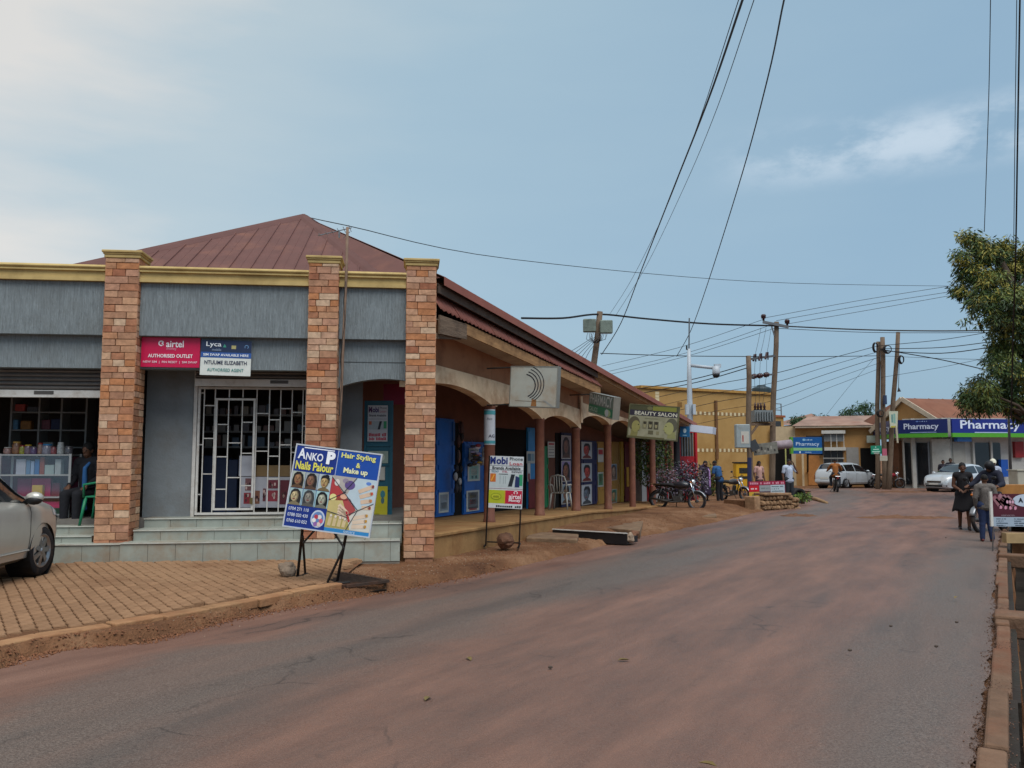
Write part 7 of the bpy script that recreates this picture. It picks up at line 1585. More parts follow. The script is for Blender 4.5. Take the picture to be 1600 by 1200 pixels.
m = MB(); a, b_ = gnd(1262, 779), gnd(1292, 788); m.tube([a + Vector((0, 0, .06)), a.lerp(b_, .5) + Vector((0, 0, .09)), b_ + Vector((0, 0, .05))], [.07, .08, .06], 8); o = m.build('log', M('pale_log', '#8f7354', rough=.95, var=.25, scale=6), None, smooth=True); tag(o, 'pale wooden log lying at the road corner', 'log')
# hanging chemist sign, torn boards, yellow booth
t_, W, H, A = board('light_box_sign', 'blue hanging chemist sign on a black frame above the white estate car', 'sign', at(1240, 709, 50), at(1285, 709, 50), at(1240, 683, 50), .25, ink('#15508c', .4)); A.rect(.0, .19, 1, .36, '#7fae7c', 1); A.text('Pharmacy', .09, .42, .90, .70, '#c3d4e4', 2, .0); A.ell(.37, .84, .05, .07, '#7fb0cc', 2, 12); A.blocks(.43, .80, .66, .88, '#b0cce0', 8); A.rect(.20, .04, .25, .15, '#c9d8e4', 2); A.blocks(.40, .06, .62, .13, '#8fb0cc', 9); A.done(t_)
m = MB(); m.box(-.16, -.005, 0, .25, 0, H); m.build('green_side', ink('#4f8f2c'), t_); m = MB(); m.box(W + .005, W + .12, -.02, .27, -.1, H + .12); m.box(W - .9, W, .1, .16, H + .01, H + .09); m.box(W - .9, W, .1, .16, -.09, -.01); m.build('frame', BLK, t_)
bpy.context.view_layer.update(); wi = t_.matrix_world.inverted(); leg(t_, wi, [at(1262, 709, 50.2), gnd(1262, 756)], .06, 'post')
X, W, H = frame3(at(1178, 712, 37.6), at(1216, 708, 37.2), at(1178, 694, 37.6)); o = thing('torn_board', 'torn grey white advertising board strapped across the transformer poles', 'board', mat=X); m = MB(); m.box(0, W, 0, .05, 0, H); m.build('panel', M('torn_panel', '#77766e', rough=.8, var=.35, scale=5, dirt='#3f3b36', dirt_amt=.6), o); A = Art(W, H)
for k in range(7): A.rect(.06 + .13 * k, .2 + .1 * (k % 3), .13 + .13 * k, .4 + .15 * (k % 3), ('#3a3836', '#98958c')[k % 2], 1)
A.done(o); m = MB(); m.box(W * .05, W * .4, -.3, -.26, H * .3, H * 1.2, 0, Matrix.Rotation(R(-20), 4, 'Y')); m.build('loose_sheet', M('dark_sheet', '#3f4348', rough=.6), o)
m = MB(); c = at(1222, 695, 38.5); m.tube([c + Vector((-.45, 0, -.05)), c + Vector((.45, .1, .05))], .2, 14); o = m.build('rolled_canvas', M('rolled_canvas', '#8f8288', rough=.8, var=.2), None, smooth=True); tag(o, 'rolled pale canvas awning right of the transformer poles', 'awning')
t_ = thing('yellow_booth', 'small yellow phone money booth in front of the yellow building', 'booth', at(1160, 745, 46)); m = MB(); m.box(-.42, .42, -.3, .3, -.75, .75); m.build('booth_body', M('booth_yellow', '#c0921a', rough=.5, var=.08), t_, bevel=.02); m = MB(); m.box(-.25, .25, -.31, -.302, .2, .5); m.box(-.3, .3, -.31, -.302, -.1, .05); m.build('print', ink('#2c2a20'), t_); m = MB(); m.box(-.46, .46, -.34, .34, .752, .82); m.build('roof', BLK, t_); t_.location.z = .52

# ---- nail banner at the right kerb
Yb = 15.6
t_, W, H, A = board('banner_board', 'maroon nail salon banner on a white post at the right edge', 'sign', at(1552.5, 822.5, Yb), at(1640, 823, Yb), at(1553, 771.5, Yb), .02, ink('#4a1a26', .4))
A.rect(0, .0, 1, .29, '#9aa9b8', 1); A.rect(0, .29, 1, 1, '#4d1c2a', 1); A.ell(.62, .80, .26, .20, '#b4c0d0', 2); A.text('A', .46, .74, .545, .88, '#1a1c22', 3, .05); A.text('SERVICES', .14, .315, .38, .36, '#8f7f88', 3, .01)
for k in range(4): finger(.02 + k * .06, .92 - k * .05, .14 + k * .085, .60 - .01 * k, .055, '#8f6068', '#c98aa0', 2)
for k in range(3): finger(.12 + k * .07, .97 - k * .03, .26 + k * .05, .76, .05, '#9a707a', '#d0a0b4', 2)
for i in range(2):
    for k, n_ in enumerate((11, 8, 13, 10)): A.blocks(.05 + i * .32, .215 - k * .065, .05 + n_ * .016 + i * .32, .25 - k * .065, '#3a4656', n_, 3, k + i)
A.done(t_); bpy.context.view_layer.update(); wi = t_.matrix_world.inverted(); m = MB(); m.box(-.05, -.004, -.012, .03, -.0, H + .04); m.build('white_post', WHITEM, t_)
leg(t_, wi, [at(1552, 822, Yb), gnd(1551, 862)], .012, 'stake'); m = MB(); m.box(.2, W + .3, -.05, .1, -.30, -.12); o = m.build('timber_rail', M('rail_timber', '#a58a63', rough=.9, var=.2), None); o.matrix_world = t_.matrix_world.copy(); tag(o, 'pale timber rail lying across the drain under the nail banner', 'timber')
# orange brown crates behind the banner
m = MB(); c = at(1585, 758, 20); m.box(-.5, .9, 0, .6, -.25, .0); o = m.build('wooden_bench', M('bench_wood', '#9a6a36', rough=.8, var=.2), None); o.location = c; tag(o, 'low brown wooden bench behind the nail banner', 'bench')
m = MB()
for sx in (-.42, .78): m.box(sx, sx + .08, .05, .5, -.9, -.25)
o2 = m.build('legs', M('bench_wood', '#9a6a36'), o)
# ================================================================== POLES AND WIRES
WOOD = M('weathered_pole', '#6b5b4c', rough=.95, var=.25, scale=4, stretch=(5, 5, .5), bump=.5, bscale=10, dirt='#4a3c31', dirt_amt=.5, dirt_scale=2); INS = M('insulator_brown', '#3a2426', rough=.3, var=.1); GALV = M('galvanised_steel', '#6d7073', rough=.5, metal=.6, var=.15)
CAB = M('cable_black', '#151416', rough=.6, var=.1)
def pole(label, top, bot, r0, r1, par=None):
    t_ = thing('utility_pole', label, 'pole', bot); top, bot = Vector(top), Vector(bot); n = 7; P = [bot.lerp(top, k / n) - bot + Vector((.03 * math.sin(k * 1.3), 0, 0)) for k in range(n + 1)]; P[0] = Vector((0, 0, -.4))
    m = MB(); m.tube(P, [r0 + (r1 - r0) * k / n for k in range(n + 1)], 12); m.build('shaft', WOOD, t_, smooth=True); return t_, bot
def sub(t_, o0, name, mat, fn, smooth=False):
    m = MB(); fn(m, lambda px, py, Y: at(px, py, Y) - o0); return m.build(name, mat, t_, smooth=smooth)
def base(px, Y): p = at(px, 715, Y); p.z = gz(p.x, Y) - .02; return p
def foot(top_px, top_py, low_px, low_py, Y):
    """top and foot of a pole whose axis runs through two measured points"""
    a, b_ = at(top_px, top_py, Y), at(low_px, low_py, Y); d = (b_ - a) / (a.z - b_.z); f = a + d * (a.z - (gz(0, Y) - .02)); return a, f
# A: behind the arcade roof
a, f = foot(937, 487, 928, 565, 34); pA, oA = pole('leaning wooden utility pole with meter boxes rising behind the arcade roof', a, f, .15, .12)
for k, (px, py) in enumerate(((921, 509), (947, 511))):
    def bx(m, q, px=px, py=py): c = q(px, py, 33.8); m.box(c.x - .26, c.x + .26, c.y - .14, c.y + .1, c.z - .27, c.z + .27)
    b_ = sub(pA, oA, 'meter_box', M('meter_box_grey', '#6e7a70', rough=.5, var=.2, scale=6, dirt='#3c443e', dirt_amt=.5), bx); bv = b_.modifiers.new('b', 'BEVEL'); bv.width = .03
def wl(m, q):
    for k in range(14): x = 918 + k * 2.4; m.tube([q(x, 520, 33.6), q(x + random.uniform(-4, 4), 530, 33.5), q(930 + random.uniform(-4, 4), 536, 33.8)], .012, 4)
sub(pA, oA, 'loose_wires', CAB, wl)
# B, C: transformer structure
aB, fB = foot(1169, 556, 1172, 770, 37.5); pB, oB = pole('shorter wooden transformer pole carrying the grey meter cabinet', aB, fB, .13, .11)
aC, fC = foot(1213, 503, 1205, 760, 38.6); pC, oC = pole('tall wooden transformer pole with crossarm and insulators', aC, fC, .14, .11)
sub(pC, oC, 'crossarm', GALV, lambda m, q: m.bar(q(1192, 503, 38.4), q(1232, 511, 38.4), .10, .12)); sub(pC, oC, 'stay_bracket', GALV, lambda m, q: m.tube([q(1205, 507, 38.4), q(1210, 525, 38.4)], .03, 6))
for px, py in ((1193, 498), (1230, 506)): sub(pC, oC, 'insulator', INS, lambda m, q, px=px, py=py: m.lathe([(0, -.1), (.05, -.1), (.05, 0), (.12, .03), (.10, .09), (.13, .12), (.09, .2), (0, .22)], 10, Matrix.Translation(q(px, py, 38.4))), True)
sub(pC, oC, 'fuse_arm', GALV, lambda m, q: m.bar(q(1173, 561, 37.7), q(1210, 556, 38.5), .09, .1)); sub(pC, oC, 'bushing_arm', GALV, lambda m, q: m.bar(q(1172, 589, 37.7), q(1207, 585, 38.5), .08, .08))
for px, py in ((1179, 559), (1188, 558), (1198, 556)): sub(pC, oC, 'drop_out_fuse', INS, lambda m, q, px=px, py=py: (m.tube([q(px, py - 5, 37.9), q(px - 2, py + 5, 37.8)], .05, 8), m.tube([q(px + 2, py - 6, 37.9), q(px + 2, py + 6, 37.9)], .03, 6)))
for px, py in ((1179, 588), (1188, 587), (1198, 585.5)): sub(pC, oC, 'lightning_arrester', INS, lambda m, q, px=px, py=py: m.lathe([(0, -.14), (.10, -.13), (.13, -.02), (.09, .0), (.12, .05), (.06, .12), (0, .14)], 12, Matrix.Translation(q(px, py, 37.9)) @ Matrix.Rotation(R(80), 4, 'Y')), True)
tr = thing('transformer', 'grey pole mounted transformer on a timber platform between the two poles', 'transformer', at(1191, 661, 38)); o0 = at(1191, 661, 38)
def tb(m, q): a, b_ = q(1178, 660, 37.8), q(1206, 641, 37.8); m.box(a.x, b_.x, -.35, .35, a.z + .03, b_.z)
b_ = sub(tr, o0, 'tank', M('transformer_grey', '#737a7c', rough=.5, var=.15, dirt='#5a4a3c', dirt_amt=.4), tb); 
for k in range(7): sub(tr, o0, 'cooling_fin', M('transformer_grey', '#737a7c'), lambda m, q, k=k: m.box(q(1180 + k * 4, 650, 37.8).x, q(1181.4 + k * 4, 650, 37.8).x, -.47, -.352, q(1190, 658, 37.8).z, q(1190, 644, 37.8).z))
for px in (1180, 1184.5, 1189, 1194.5): sub(tr, o0, 'bushing', INS, lambda m, q, px=px: m.lathe([(0, 0), (.07, 0), (.04, .1), (.07, .13), (.035, .25), (.03, .34), (0, .35)], 8, Matrix.Translation(q(px, 641, 37.8))), True)
sub(tr, o0, 'platform', OLDT, lambda m, q: (m.bar(q(1170, 663, 37.5), q(1210, 663, 38.2), .14, .12), m.bar(q(1170, 662, 37.9), q(1210, 662, 38.6), .14, .12)))
sub(tr, o0, 'strut', OLDT, lambda m, q: m.bar(q(1172, 680, 37.5), q(1184, 664, 37.7), .08, .08))
mc = thing('meter_cabinet', 'pale grey meter cabinet with a white sticker on the shorter transformer pole', 'cabinet', at(1161, 701, 37.1)); o0 = at(1161, 701, 37.1)
def cb(m, q): a, c = q(1150, 700, 37.1), q(1171, 663, 37.1); m.box(a.x, c.x, -.1, .25, a.z, c.z)
b_ = sub(mc, o0, 'box', M('cabinet_blue_grey', '#8a9496', rough=.5, var=.1, dirt='#6d6558', dirt_amt=.3), cb); bv = b_.modifiers.new('b', 'BEVEL'); bv.width = .03
def stk(m, q): a, c = q(1158, 693, 37), q(1170, 674, 37); m.box(a.x, c.x, -.11, -.102, a.z, c.z)
sub(mc, o0, 'sticker', ink('#b4b1a8'), stk); sub(mc, o0, 'hazard_mark', ink('#9a3428'), lambda m, q: m.box(q(1160, 690, 37).x, q(1161.5, 680, 37).x, -.118, -.112, q(1160, 690, 37).z, q(1160, 680, 37).z)); sub(pB, oB, 'blue_band', M('blue_band', '#20284c', rough=.7), lambda m, q: m.tube([q(1171.2, 775, 37.35), q(1170.8, 715, 37.35)], .10, 8))
# CCTV mast
p = base(1078, 36); cc = thing('camera_mast', 'white steel mast with a surveillance camera arm rising beyond the kiosk', 'mast', p); WST = M('white_mast', '#a9b2ba', rough=.4, var=.05)
sub(cc, p, 'mast', WST, lambda m, q: m.tube([Vector((0, 0, 0)), q(1078, 640, 36), q(1077, 590, 36), q(1076.5, 545, 36)], [.14, .12, .10, .07], 12), True); sub(cc, p, 'spike', GALV, lambda m, q: m.tube([q(1076.5, 545, 36), q(1077, 497, 36)], .03, 6)); sub(cc, p, 'arm', WST, lambda m, q: m.tube([q(1078, 571, 36), q(1117, 575, 35.6)], .07, 8), True)
sub(cc, p, 'camera_dome', WST, lambda m, q: (m.lathe([(0, .2), (.15, .18), (.17, -.1), (.15, -.16), (0, -.16)], 14, Matrix.Translation(q(1119, 579, 35.5)))), True); sub(cc, p, 'lens', BLK, lambda m, q: m.ball(q(1119, 586, 35.5), (.16, .16, .13), 12), True); sub(cc, p, 'camera', WST, lambda m, q: m.box(q(1116, 573, 35.6).x, q(1126, 573, 35.6).x, 35.5 - p.y, 35.7 - p.y, q(1120, 574, 35.6).z, q(1120, 569, 35.6).z)); sub(cc, p, 'antenna', BLK, lambda m, q: m.tube([q(1075, 546, 36), q(1073, 546, 36), q(1073, 540, 36)], .04, 6))
for px in (1073, 1083.5): sub(cc, p, 'control_box', WST, lambda m, q, px=px: m.box(q(px - 2.2, 640, 35.9).x, q(px + 2.2, 640, 35.9).x, 35.7 - p.y, 36.0 - p.y, q(px, 648, 35.9).z, q(px, 632, 35.9).z))
# D pair and E
aD, fD = foot(1372, 534, 1371, 745, 46.5); pD, oD = pole('left pole of the close pair by the red motorcycle', aD, fD, .135, .11); aD2, fD2 = foot(1378.5, 527, 1382, 745, 46.2); pD2, oD2 = pole('right pole of the close pair by the red motorcycle', aD2, fD2, .15, .12); aE, fE = foot(1403, 519, 1389, 745, 46); pE, oE = pole('leaning wooden pole with a white banner in front of the chemist', aE, fE, .14, .11)
def coil(m, q, px, py, Y, r_=.28, sx=.5):
    c = q(px, py, Y)
    for k in range(4): m.tube([c + Vector(((r_ - .02 * k) * sx * math.cos(a), -.05 * k, (r_ - .015 * k) * math.sin(a))) for a in [2 * math.pi * i / 16 for i in range(17)]], .02, 5)
sub(pD, oD, 'cable_coil', CAB, lambda m, q: coil(m, q, 1367, 543, 46.3)); sub(pD2, oD2, 'cable_coil', CAB, lambda m, q: coil(m, q, 1386, 546, 46, .24, 1)); sub(pE, oE, 'cable_coil', CAB, lambda m, q: coil(m, q, 1407.5, 562, 45.8, .24, .6)); sub(pD2, oD2, 'cable_coil', CAB, lambda m, q: coil(m, q, 1375, 646, 46, .2, 1)); sub(pE, oE, 'hanging_cable', CAB, lambda m, q: m.tube([q(1405, 565, 45.8), q(1404, 605, 45.8), q(1405, 612, 45.8)], [.015, .015, .1], 6)); sub(pD2, oD2, 'fuse_box', M('blue_fuse', '#2a3a58', rough=.5), lambda m, q: m.box(q(1380, 630, 46).x, q(1383.5, 630, 46).x, 45.8 - oD2.y, 46 - oD2.y, q(1380, 632, 46).z, q(1380, 618, 46).z))
X, W, H = frame3(at(1391, 668, 45.6), at(1402, 668, 45.6), at(1390, 642.5, 45.6)); o = thing('pole_banner', 'white tapering paper banner tied to the leaning pole', 'banner', mat=X); m = MB(); m.prism([(0, 0), (W, 0), (W * 1.2, H), (-W * .1, H)], 0, .03); m.build('sheet', ink('#b9bda8'), o); A = Art(W, H); A.rect(.2, .3, .45, .8, '#5f8a86', 1); A.rect(.5, .25, .8, .85, '#7fa59a', 1); A.rect(.1, .0, .9, .1, '#a8a040', 1); A.done(o)
bpy.context.view_layer.update(); leg(o, o.matrix_world.inverted(), [at(1400, 666, 45.6), at(1402.5, 692, 45.6)], .05, 'tail', ink('#b9b09a'))
X, W, H = frame3(at(1361.5, 709.5, 45.6), at(1378, 709, 45.6), at(1361, 696.5, 45.6)); o = thing('street_name_sign', 'small green sign fixed to the close pair of poles', 'sign', mat=X); m = MB(); m.box(0, W, 0, .04, 0, H); m.build('panel', ink('#1a7d62'), o); A = Art(W, H); A.line(.2, .55, .75, .55, .05, '#a9cfc0', 2); A.line(.1, .28, .85, .28, .05, '#a9cfc0', 2); A.ell(.45, .82, .06, .08, '#a9cfc0', 2, 8); A.rect(.25, .0, .75, .17, '#8f948c', 2); A.done(o)
X, W, H = frame3(at(1375, 720, 45.5), at(1387, 720, 45.5), at(1375, 712, 45.5)); o = thing('pole_notice', 'pale paper notice pasted on the close pair of poles', 'notice', mat=X); m = MB(); m.box(0, W, 0, .02, 0, H); m.build('sheet', ink('#a59f90'), o)
X, W, H = frame3(at(1379, 712, 45.5), at(1386, 712, 45.5), at(1379, 701, 45.5)); o = thing('pole_notice', 'pink notice pasted on the close pair of poles', 'notice', mat=X); m = MB(); m.box(0, W, 0, .02, 0, H); m.build('sheet', ink('#a8566a'), o)
# thin steel mast in the tree
p = base(1577, 36); tm = thing('thin_mast', 'thin pale pole standing in front of the big tree', 'pole', p); sub(tm, p, 'shaft', GALV, lambda m, q: m.tube([Vector((0, 0, 0)), q(1576, 650, 36), q(1573, 520, 36)], [.07, .05, .04], 8), True)

# ---- overhead wires; each strand is one thing
def wire(label, pts, r=.012, group=None):
    """pts: (px, py, depth) along the strand"""
    P = [at(*p) for p in pts]; Q = []
    for i in range(len(P) - 1):
        p0, p1, p2, p3 = P[max(i - 1, 0)], P[i], P[i + 1], P[min(i + 2, len(P) - 1)]
        for k in range(6):
            t = k / 6; Q.append(.5 * ((2 * p1) + (p2 - p0) * t + (2 * p0 - 5 * p1 + 4 * p2 - p3) * t * t + (3 * p1 - p0 - 3 * p2 + p3) * t ** 3))
    Q.append(P[-1]); m = MB(); m.tube(Q, r, 5); o = m.build('overhead_wire', CAB); tag(o, label, 'wire', group or 'overhead wires'); return o
wire('thin wire from the roof peak across the sky to the big tree', ((480, 339, 18.5), (540, 352, 18), (800, 405, 24), (1180, 440, 34), (1485, 447, 40), (1560, 446, 42)), .010)
wire('heavy black cable curving down from the top of the sky to the leaning pole', ((1170, -30, 9), (1160, 0, 10), (1105, 160, 14), (1048, 305, 20), (1003, 420, 27), (970, 505, 32), (940, 554, 34)), .017)
wire('thin wire left of the heavy cable ending at the meter boxes', ((1165, -30, 10), (1154, 0, 11), (1085, 210, 17), (1030, 350, 24), (985, 440, 30), (952, 492, 34)), .007)
wire('thin wire right of the heavy cable running to the meter boxes', ((1190, -30, 10), (1178, 0, 11), (1120, 170, 16), (1070, 290, 22), (1010, 415, 29), (962, 493, 34)), .007)
wire('lone black cable falling from the upper sky to the camera mast', ((1236, -30, 11), (1225, 0, 12), (1200, 120, 16), (1160, 270, 22), (1110, 430, 30), (1080, 515, 36), (1057, 557, 37)), .015)
wire('thick twisted cable from the leaning pole to the tall transformer pole', ((815, 497, 30), (880, 497, 32), (937, 491, 34), (1010, 498, 35.5), (1110, 506, 37), (1213, 509, 38.5)), .04)
wire('thick cable from the tall transformer pole to the big tree', ((1213, 509, 38.5), (1345, 515, 39), (1460, 517, 39), (1570, 516, 38)), .032)
wire('thin cable just below the thick one beside the big tree', ((1213, 513, 38.5), (1345, 519, 39), (1460, 520, 39), (1570, 519, 38)), .014)
wire('level wire from the leaning pole past the camera mast to the fuse arm', ((938, 552, 34), (1060, 556, 36), (1169, 557, 37.5)), .018)
wire('level wire from the transformer poles to the close pair of poles', ((1170, 557, 37.5), (1290, 557, 42), (1370, 556, 46)), .018)
for k, (a, b_, c) in enumerate((((1193, 497), (1340, 470), (1490, 446)), ((1213, 501), (1350, 477), (1490, 455)), ((1231, 506), (1360, 484), (1490, 461)))): wire(['upper', 'middle', 'lower'][k] + ' of the three power lines rising right from the crossarm', ((a[0], a[1], 38.4), (b_[0], b_[1], 38), (c[0], c[1], 37.5), (1560, c[1] - 11, 37)), .011)
for k, (a, b_) in enumerate((((1193, 499), (940, 572)), ((1207, 507), (952, 580)), ((1213, 512), (930, 590)))): wire(['upper', 'middle', 'lower'][k] + ' of the power lines falling left from the crossarm behind the arcade roof', ((a[0], a[1], 38.4), ((a[0] + b_[0]) / 2, (a[1] + b_[1]) / 2 + 6, 42), (b_[0], b_[1], 47)), .011)
wire('upper of the paired black cables ending at the shorter transformer pole', ((1000, 607, 44), (1085, 592, 40), (1165, 570, 37.5)), .022); wire('lower of the paired black cables ending at the shorter transformer pole', ((1005, 614, 44), (1090, 597, 40), (1167, 575, 37.5)), .022)
for k in range(5):
    y0, y1 = 540 + k * 9, 572 + k * 14
    wire('%s of the fanned wires between the transformer and the close pair of poles' % ('first', 'second', 'third', 'fourth', 'fifth')[k], ((1374, y0, 46), (1290, (y0 + y1) / 2 + 6, 43), (1208, y1 + 12, 39), (1120, y1 + 28, 42), (1030, y1 + 48, 48)), (.016, .012, .014, .010, .010)[k])
for k, (y0, ym, y1) in enumerate(((540, 531, 517), (545, 543, 533), (548, 552, 541), (546, 562, 582), (556, 560, 562), (590, 574, 556))): wire('%s of the wires from the close pair of poles to the big tree' % ('topmost', 'second', 'third', 'steep falling', 'fifth', 'rising lowest')[k], ((1376, y0, 46), (1470, ym, 43), (1556, y1, 39)), (.016, .02, .024, .026, .010, .010)[k])
for k, (px0, px1) in enumerate(((1178, 1180), (1190, 1188), (1194, 1198))): wire('%s of the droppers between crossarm and fuses' % ('left', 'middle', 'right')[k], ((1189 + 8 * k, 512, 38.4), ((1189 + 8 * k + px1) / 2, 535, 38), (px1, 554, 37.9)), .008); wire('%s of the droppers between fuses and transformer' % ('left', 'middle', 'right')[k], ((px1, 562, 37.9), (px1 - 1, 590, 37.9), (1181 + 5 * k, 636, 37.8)), .008)
wire('near vertical thin wire at the upper right above the tree', ((1548, -20, 22), (1545, 150, 24), (1538, 362, 27)), .012); wire('thick near vertical cable at the right edge in front of the tree', ((1594, -20, 20), (1590, 220, 22), (1587, 400, 24), (1583, 520, 26), (1580, 655, 28)), .022); wire('thin cable beside the thick one at the right edge', ((1589, -20, 20), (1586, 200, 22), (1584, 380, 24)), .010)
for k in range(5): wire('service wire %s from the meter boxes down behind the arcade roof' % ('one', 'two', 'three', 'four', 'five')[k], ((926 + k * 3, 527, 33.6), (905 + k * 4, 541 + k * 2, 31), (880 + k * 8, 556 + k * 3, 28)), .010, 'service wires')
wire('slanting guy wire above the low shop row', ((1366, 560, 46), (1330, 600, 48), (1290, 650, 52)), .008)
m = MB(); c = at(1533, 511, 33); m.ball(c, (.09, .05, .13), 10); m.ball(c + Vector((-.02, 0, .13)), (.05, .04, .05), 8); m.add([c + Vector((.02, 0, -.05)), c + Vector((.16, .02, -.24)), c + Vector((.06, -.02, -.26))], [(0, 1, 2)]); o = m.build('bird', M('bird_dark', '#2a2426', rough=.8), None, smooth=True); tag(o, 'small dark bird perched on the cable beside the big tree', 'bird')
# ================================================================== TREES
BARK = M('mango_bark', '#4a3f35', rough=.95, var=.3, scale=5, bump=.6, bscale=14)
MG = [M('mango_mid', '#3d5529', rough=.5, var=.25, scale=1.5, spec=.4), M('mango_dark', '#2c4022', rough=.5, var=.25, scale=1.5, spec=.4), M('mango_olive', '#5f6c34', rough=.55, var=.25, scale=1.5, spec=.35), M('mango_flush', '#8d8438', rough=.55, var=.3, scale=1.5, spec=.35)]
def tree(label, trunk, clumps, Y0, size, nper, mats, trunk_r=.2, name='tree'):
    o0 = Vector(trunk[0]); t_ = thing(name, label, 'tree', o0); m = MB(); P = [Vector(p) - o0 for p in trunk]; n = len(P)
    m.tube(P, [trunk_r * (1 - .55 * k / (n - 1)) for k in range(n)], 10)
    for c, r, *_ in clumps:
        c = Vector(c) - o0; s_ = min(P[1:], key=lambda p: (p - c).length + (0 if p.z < c.z else 3)); mid = s_.lerp(c, .5) + Vector((random.uniform(-.2, .2), random.uniform(-.2, .2), .25)); m.tube([s_, mid, c], [trunk_r * .35, trunk_r * .22, trunk_r * .08], 6)
        for k in range(5): q = c + Vector((random.gauss(0, r[0] * .5), random.gauss(0, r[1] * .5), random.gauss(0, r[2] * .45))); m.tube([c, c.lerp(q, .5) + Vector((0, 0, .05)), q], [trunk_r * .08, trunk_r * .05, trunk_r * .02], 4)
    m.build('trunk', BARK, t_, smooth=True); m = MB()
    for c, r, fl in clumps:
        c = Vector(c) - o0; vol = (r[0] * r[1] * r[2]) ** (1 / 3); n_ = int(nper * vol ** 2)
        # sub-clumps give lumpy light and dark masses
        for k in range(max(4, n_ // 55)):
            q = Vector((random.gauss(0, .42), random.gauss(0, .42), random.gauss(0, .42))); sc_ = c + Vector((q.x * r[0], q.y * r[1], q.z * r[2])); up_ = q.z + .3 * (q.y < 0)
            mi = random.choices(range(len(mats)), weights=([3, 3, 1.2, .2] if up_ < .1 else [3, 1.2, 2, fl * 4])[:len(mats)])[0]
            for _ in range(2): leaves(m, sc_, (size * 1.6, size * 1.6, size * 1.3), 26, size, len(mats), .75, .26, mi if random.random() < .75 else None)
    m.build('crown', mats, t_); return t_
Yt = 33; A_ = lambda px, py, dy=0: at(px, py, Yt + dy)
tb_ = base(1640, Yt)
clumps = []
for px, py, rx, rz, fl in ((1512, 372, 12, 10, 1), (1530, 386, 24, 18, 1.2), (1548, 402, 22, 20, .6), (1570, 388, 22, 16, .8), (1500, 405, 10, 14, .8), (1512, 428, 20, 20, .5), (1498, 455, 13, 12, .2), (1540, 440, 26, 22, .7), (1572, 425, 26, 24, 1.2), (1596, 410, 22, 24, 1.2), (1532, 468, 22, 20, .3), (1565, 470, 28, 24, .5), (1596, 465, 24, 28, .6), (1542, 495, 16, 14, .1), (1572, 510, 26, 22, .4), (1600, 510, 22, 26, .4), (1556, 540, 18, 18, .2), (1585, 548, 26, 22, .4), (1560, 570, 22, 20, .1), (1592, 585, 26, 26, .3), (1572, 602, 18, 16, .1), (1528, 600, 14, 11, .8), (1520, 618, 18, 14, .5), (1540, 612, 16, 14, .3), (1518, 634, 14, 12, .1), (1545, 630, 22, 14, .2), (1575, 628, 26, 18, .3), (1600, 640, 24, 24, .2), (1630, 430, 34, 40, .6), (1640, 520, 34, 40, .4), (1640, 610, 34, 34, .3), (1690, 480, 40, 60, .5), (1690, 580, 40, 50, .3)):
    k = Yt / F; clumps.append((A_(px, py, random.uniform(-1.0, 1.0)), (rx * k, max(.5, rx * k * 1.1), rz * k), fl))
tree('big mango tree with flushes of yellow leaves at the right edge', [tb_, tb_.lerp(A_(1625, 600), .6), A_(1612, 590), A_(1600, 520), A_(1585, 450), A_(1565, 410)], clumps, Yt, .20, 4300, MG, .26, 'mango_tree')
FT = [M('far_leaf_mid', '#35502f', rough=.7, var=.25, scale=1), M('far_leaf_dark', '#263d28', rough=.7, var=.25, scale=1)]
Yf = 72; k = Yf / F; b0 = base(1352, Yf)
tree('slender distant tree with airy crown above the low shop row', [b0, at(1352, 660, Yf), at(1352, 640, Yf)], [(at(px, py, Yf), (rx * k, rx * k, rz * k), 0) for px, py, rx, rz in ((1352, 634, 9, 6), (1343, 642, 9, 6), (1358, 645, 8, 6), (1350, 652, 10, 5))], Yf, .30, 420, FT, .14)
b0 = base(1328, Yf); tree('smaller distant tree left of the slender one', [b0, at(1329, 662, Yf), at(1329, 648, Yf)], [(at(px, py, Yf), (rx * k, rx * k, rz * k), 0) for px, py, rx, rz in ((1330, 640, 5, 6), (1322, 648, 6, 4), (1334, 650, 6, 5))], Yf, .30, 420, FT, .11)
for lab, px, py, rx, rz in (('low bushy tree far left behind the hanging chemist sign', 1250, 658, 14, 8), ('low bushy tree in front of the distant house', 1280, 657, 16, 8), ('dark low bush at the foot of the orange building', 1308, 662, 9, 6)):
    b0 = base(px, 68); k = 68 / F; tree(lab, [b0, at(px, py + 8, 68), at(px, py, 68)], [(at(px + dx, py + random.uniform(-2, 2), 68), (rx * k * .5, rx * k * .5, rz * k * .8), 0) for dx in (-rx * .6, -rx * .2, rx * .2, rx * .6)], 68, .30, 420, FT, .12)
# ================================================================== INSIDE THE SHOPS
# ---- glass display counter of the left shop
cY = 1.05; cz0, cz1 = FZ1, FR.z(90, 709, cY); cx0, cx1 = FR.x(-120, cY, 750), FR.x(110, cY, 750); ALUM = M('counter_alu', '#a9a9a8', rough=.4, metal=.4, var=.05)
def clear_glass():
    m = bpy.data.materials.new('clear_glass'); m.use_nodes = True; t = m.node_tree; t.nodes.clear(); o = t.nodes.new('ShaderNodeOutputMaterial'); mx = t.nodes.new('ShaderNodeMixShader'); a = t.nodes.new('ShaderNodeBsdfTransparent'); b = t.nodes.new('ShaderNodeBsdfGlossy'); b.inputs['Roughness'].default_value = .04; mx.inputs[0].default_value = .09
    t.links.new(a.outputs[0], mx.inputs[1]); t.links.new(b.outputs[0], mx.inputs[2]); t.links.new(mx.outputs[0], o.inputs[0]); return m
CG = clear_glass()
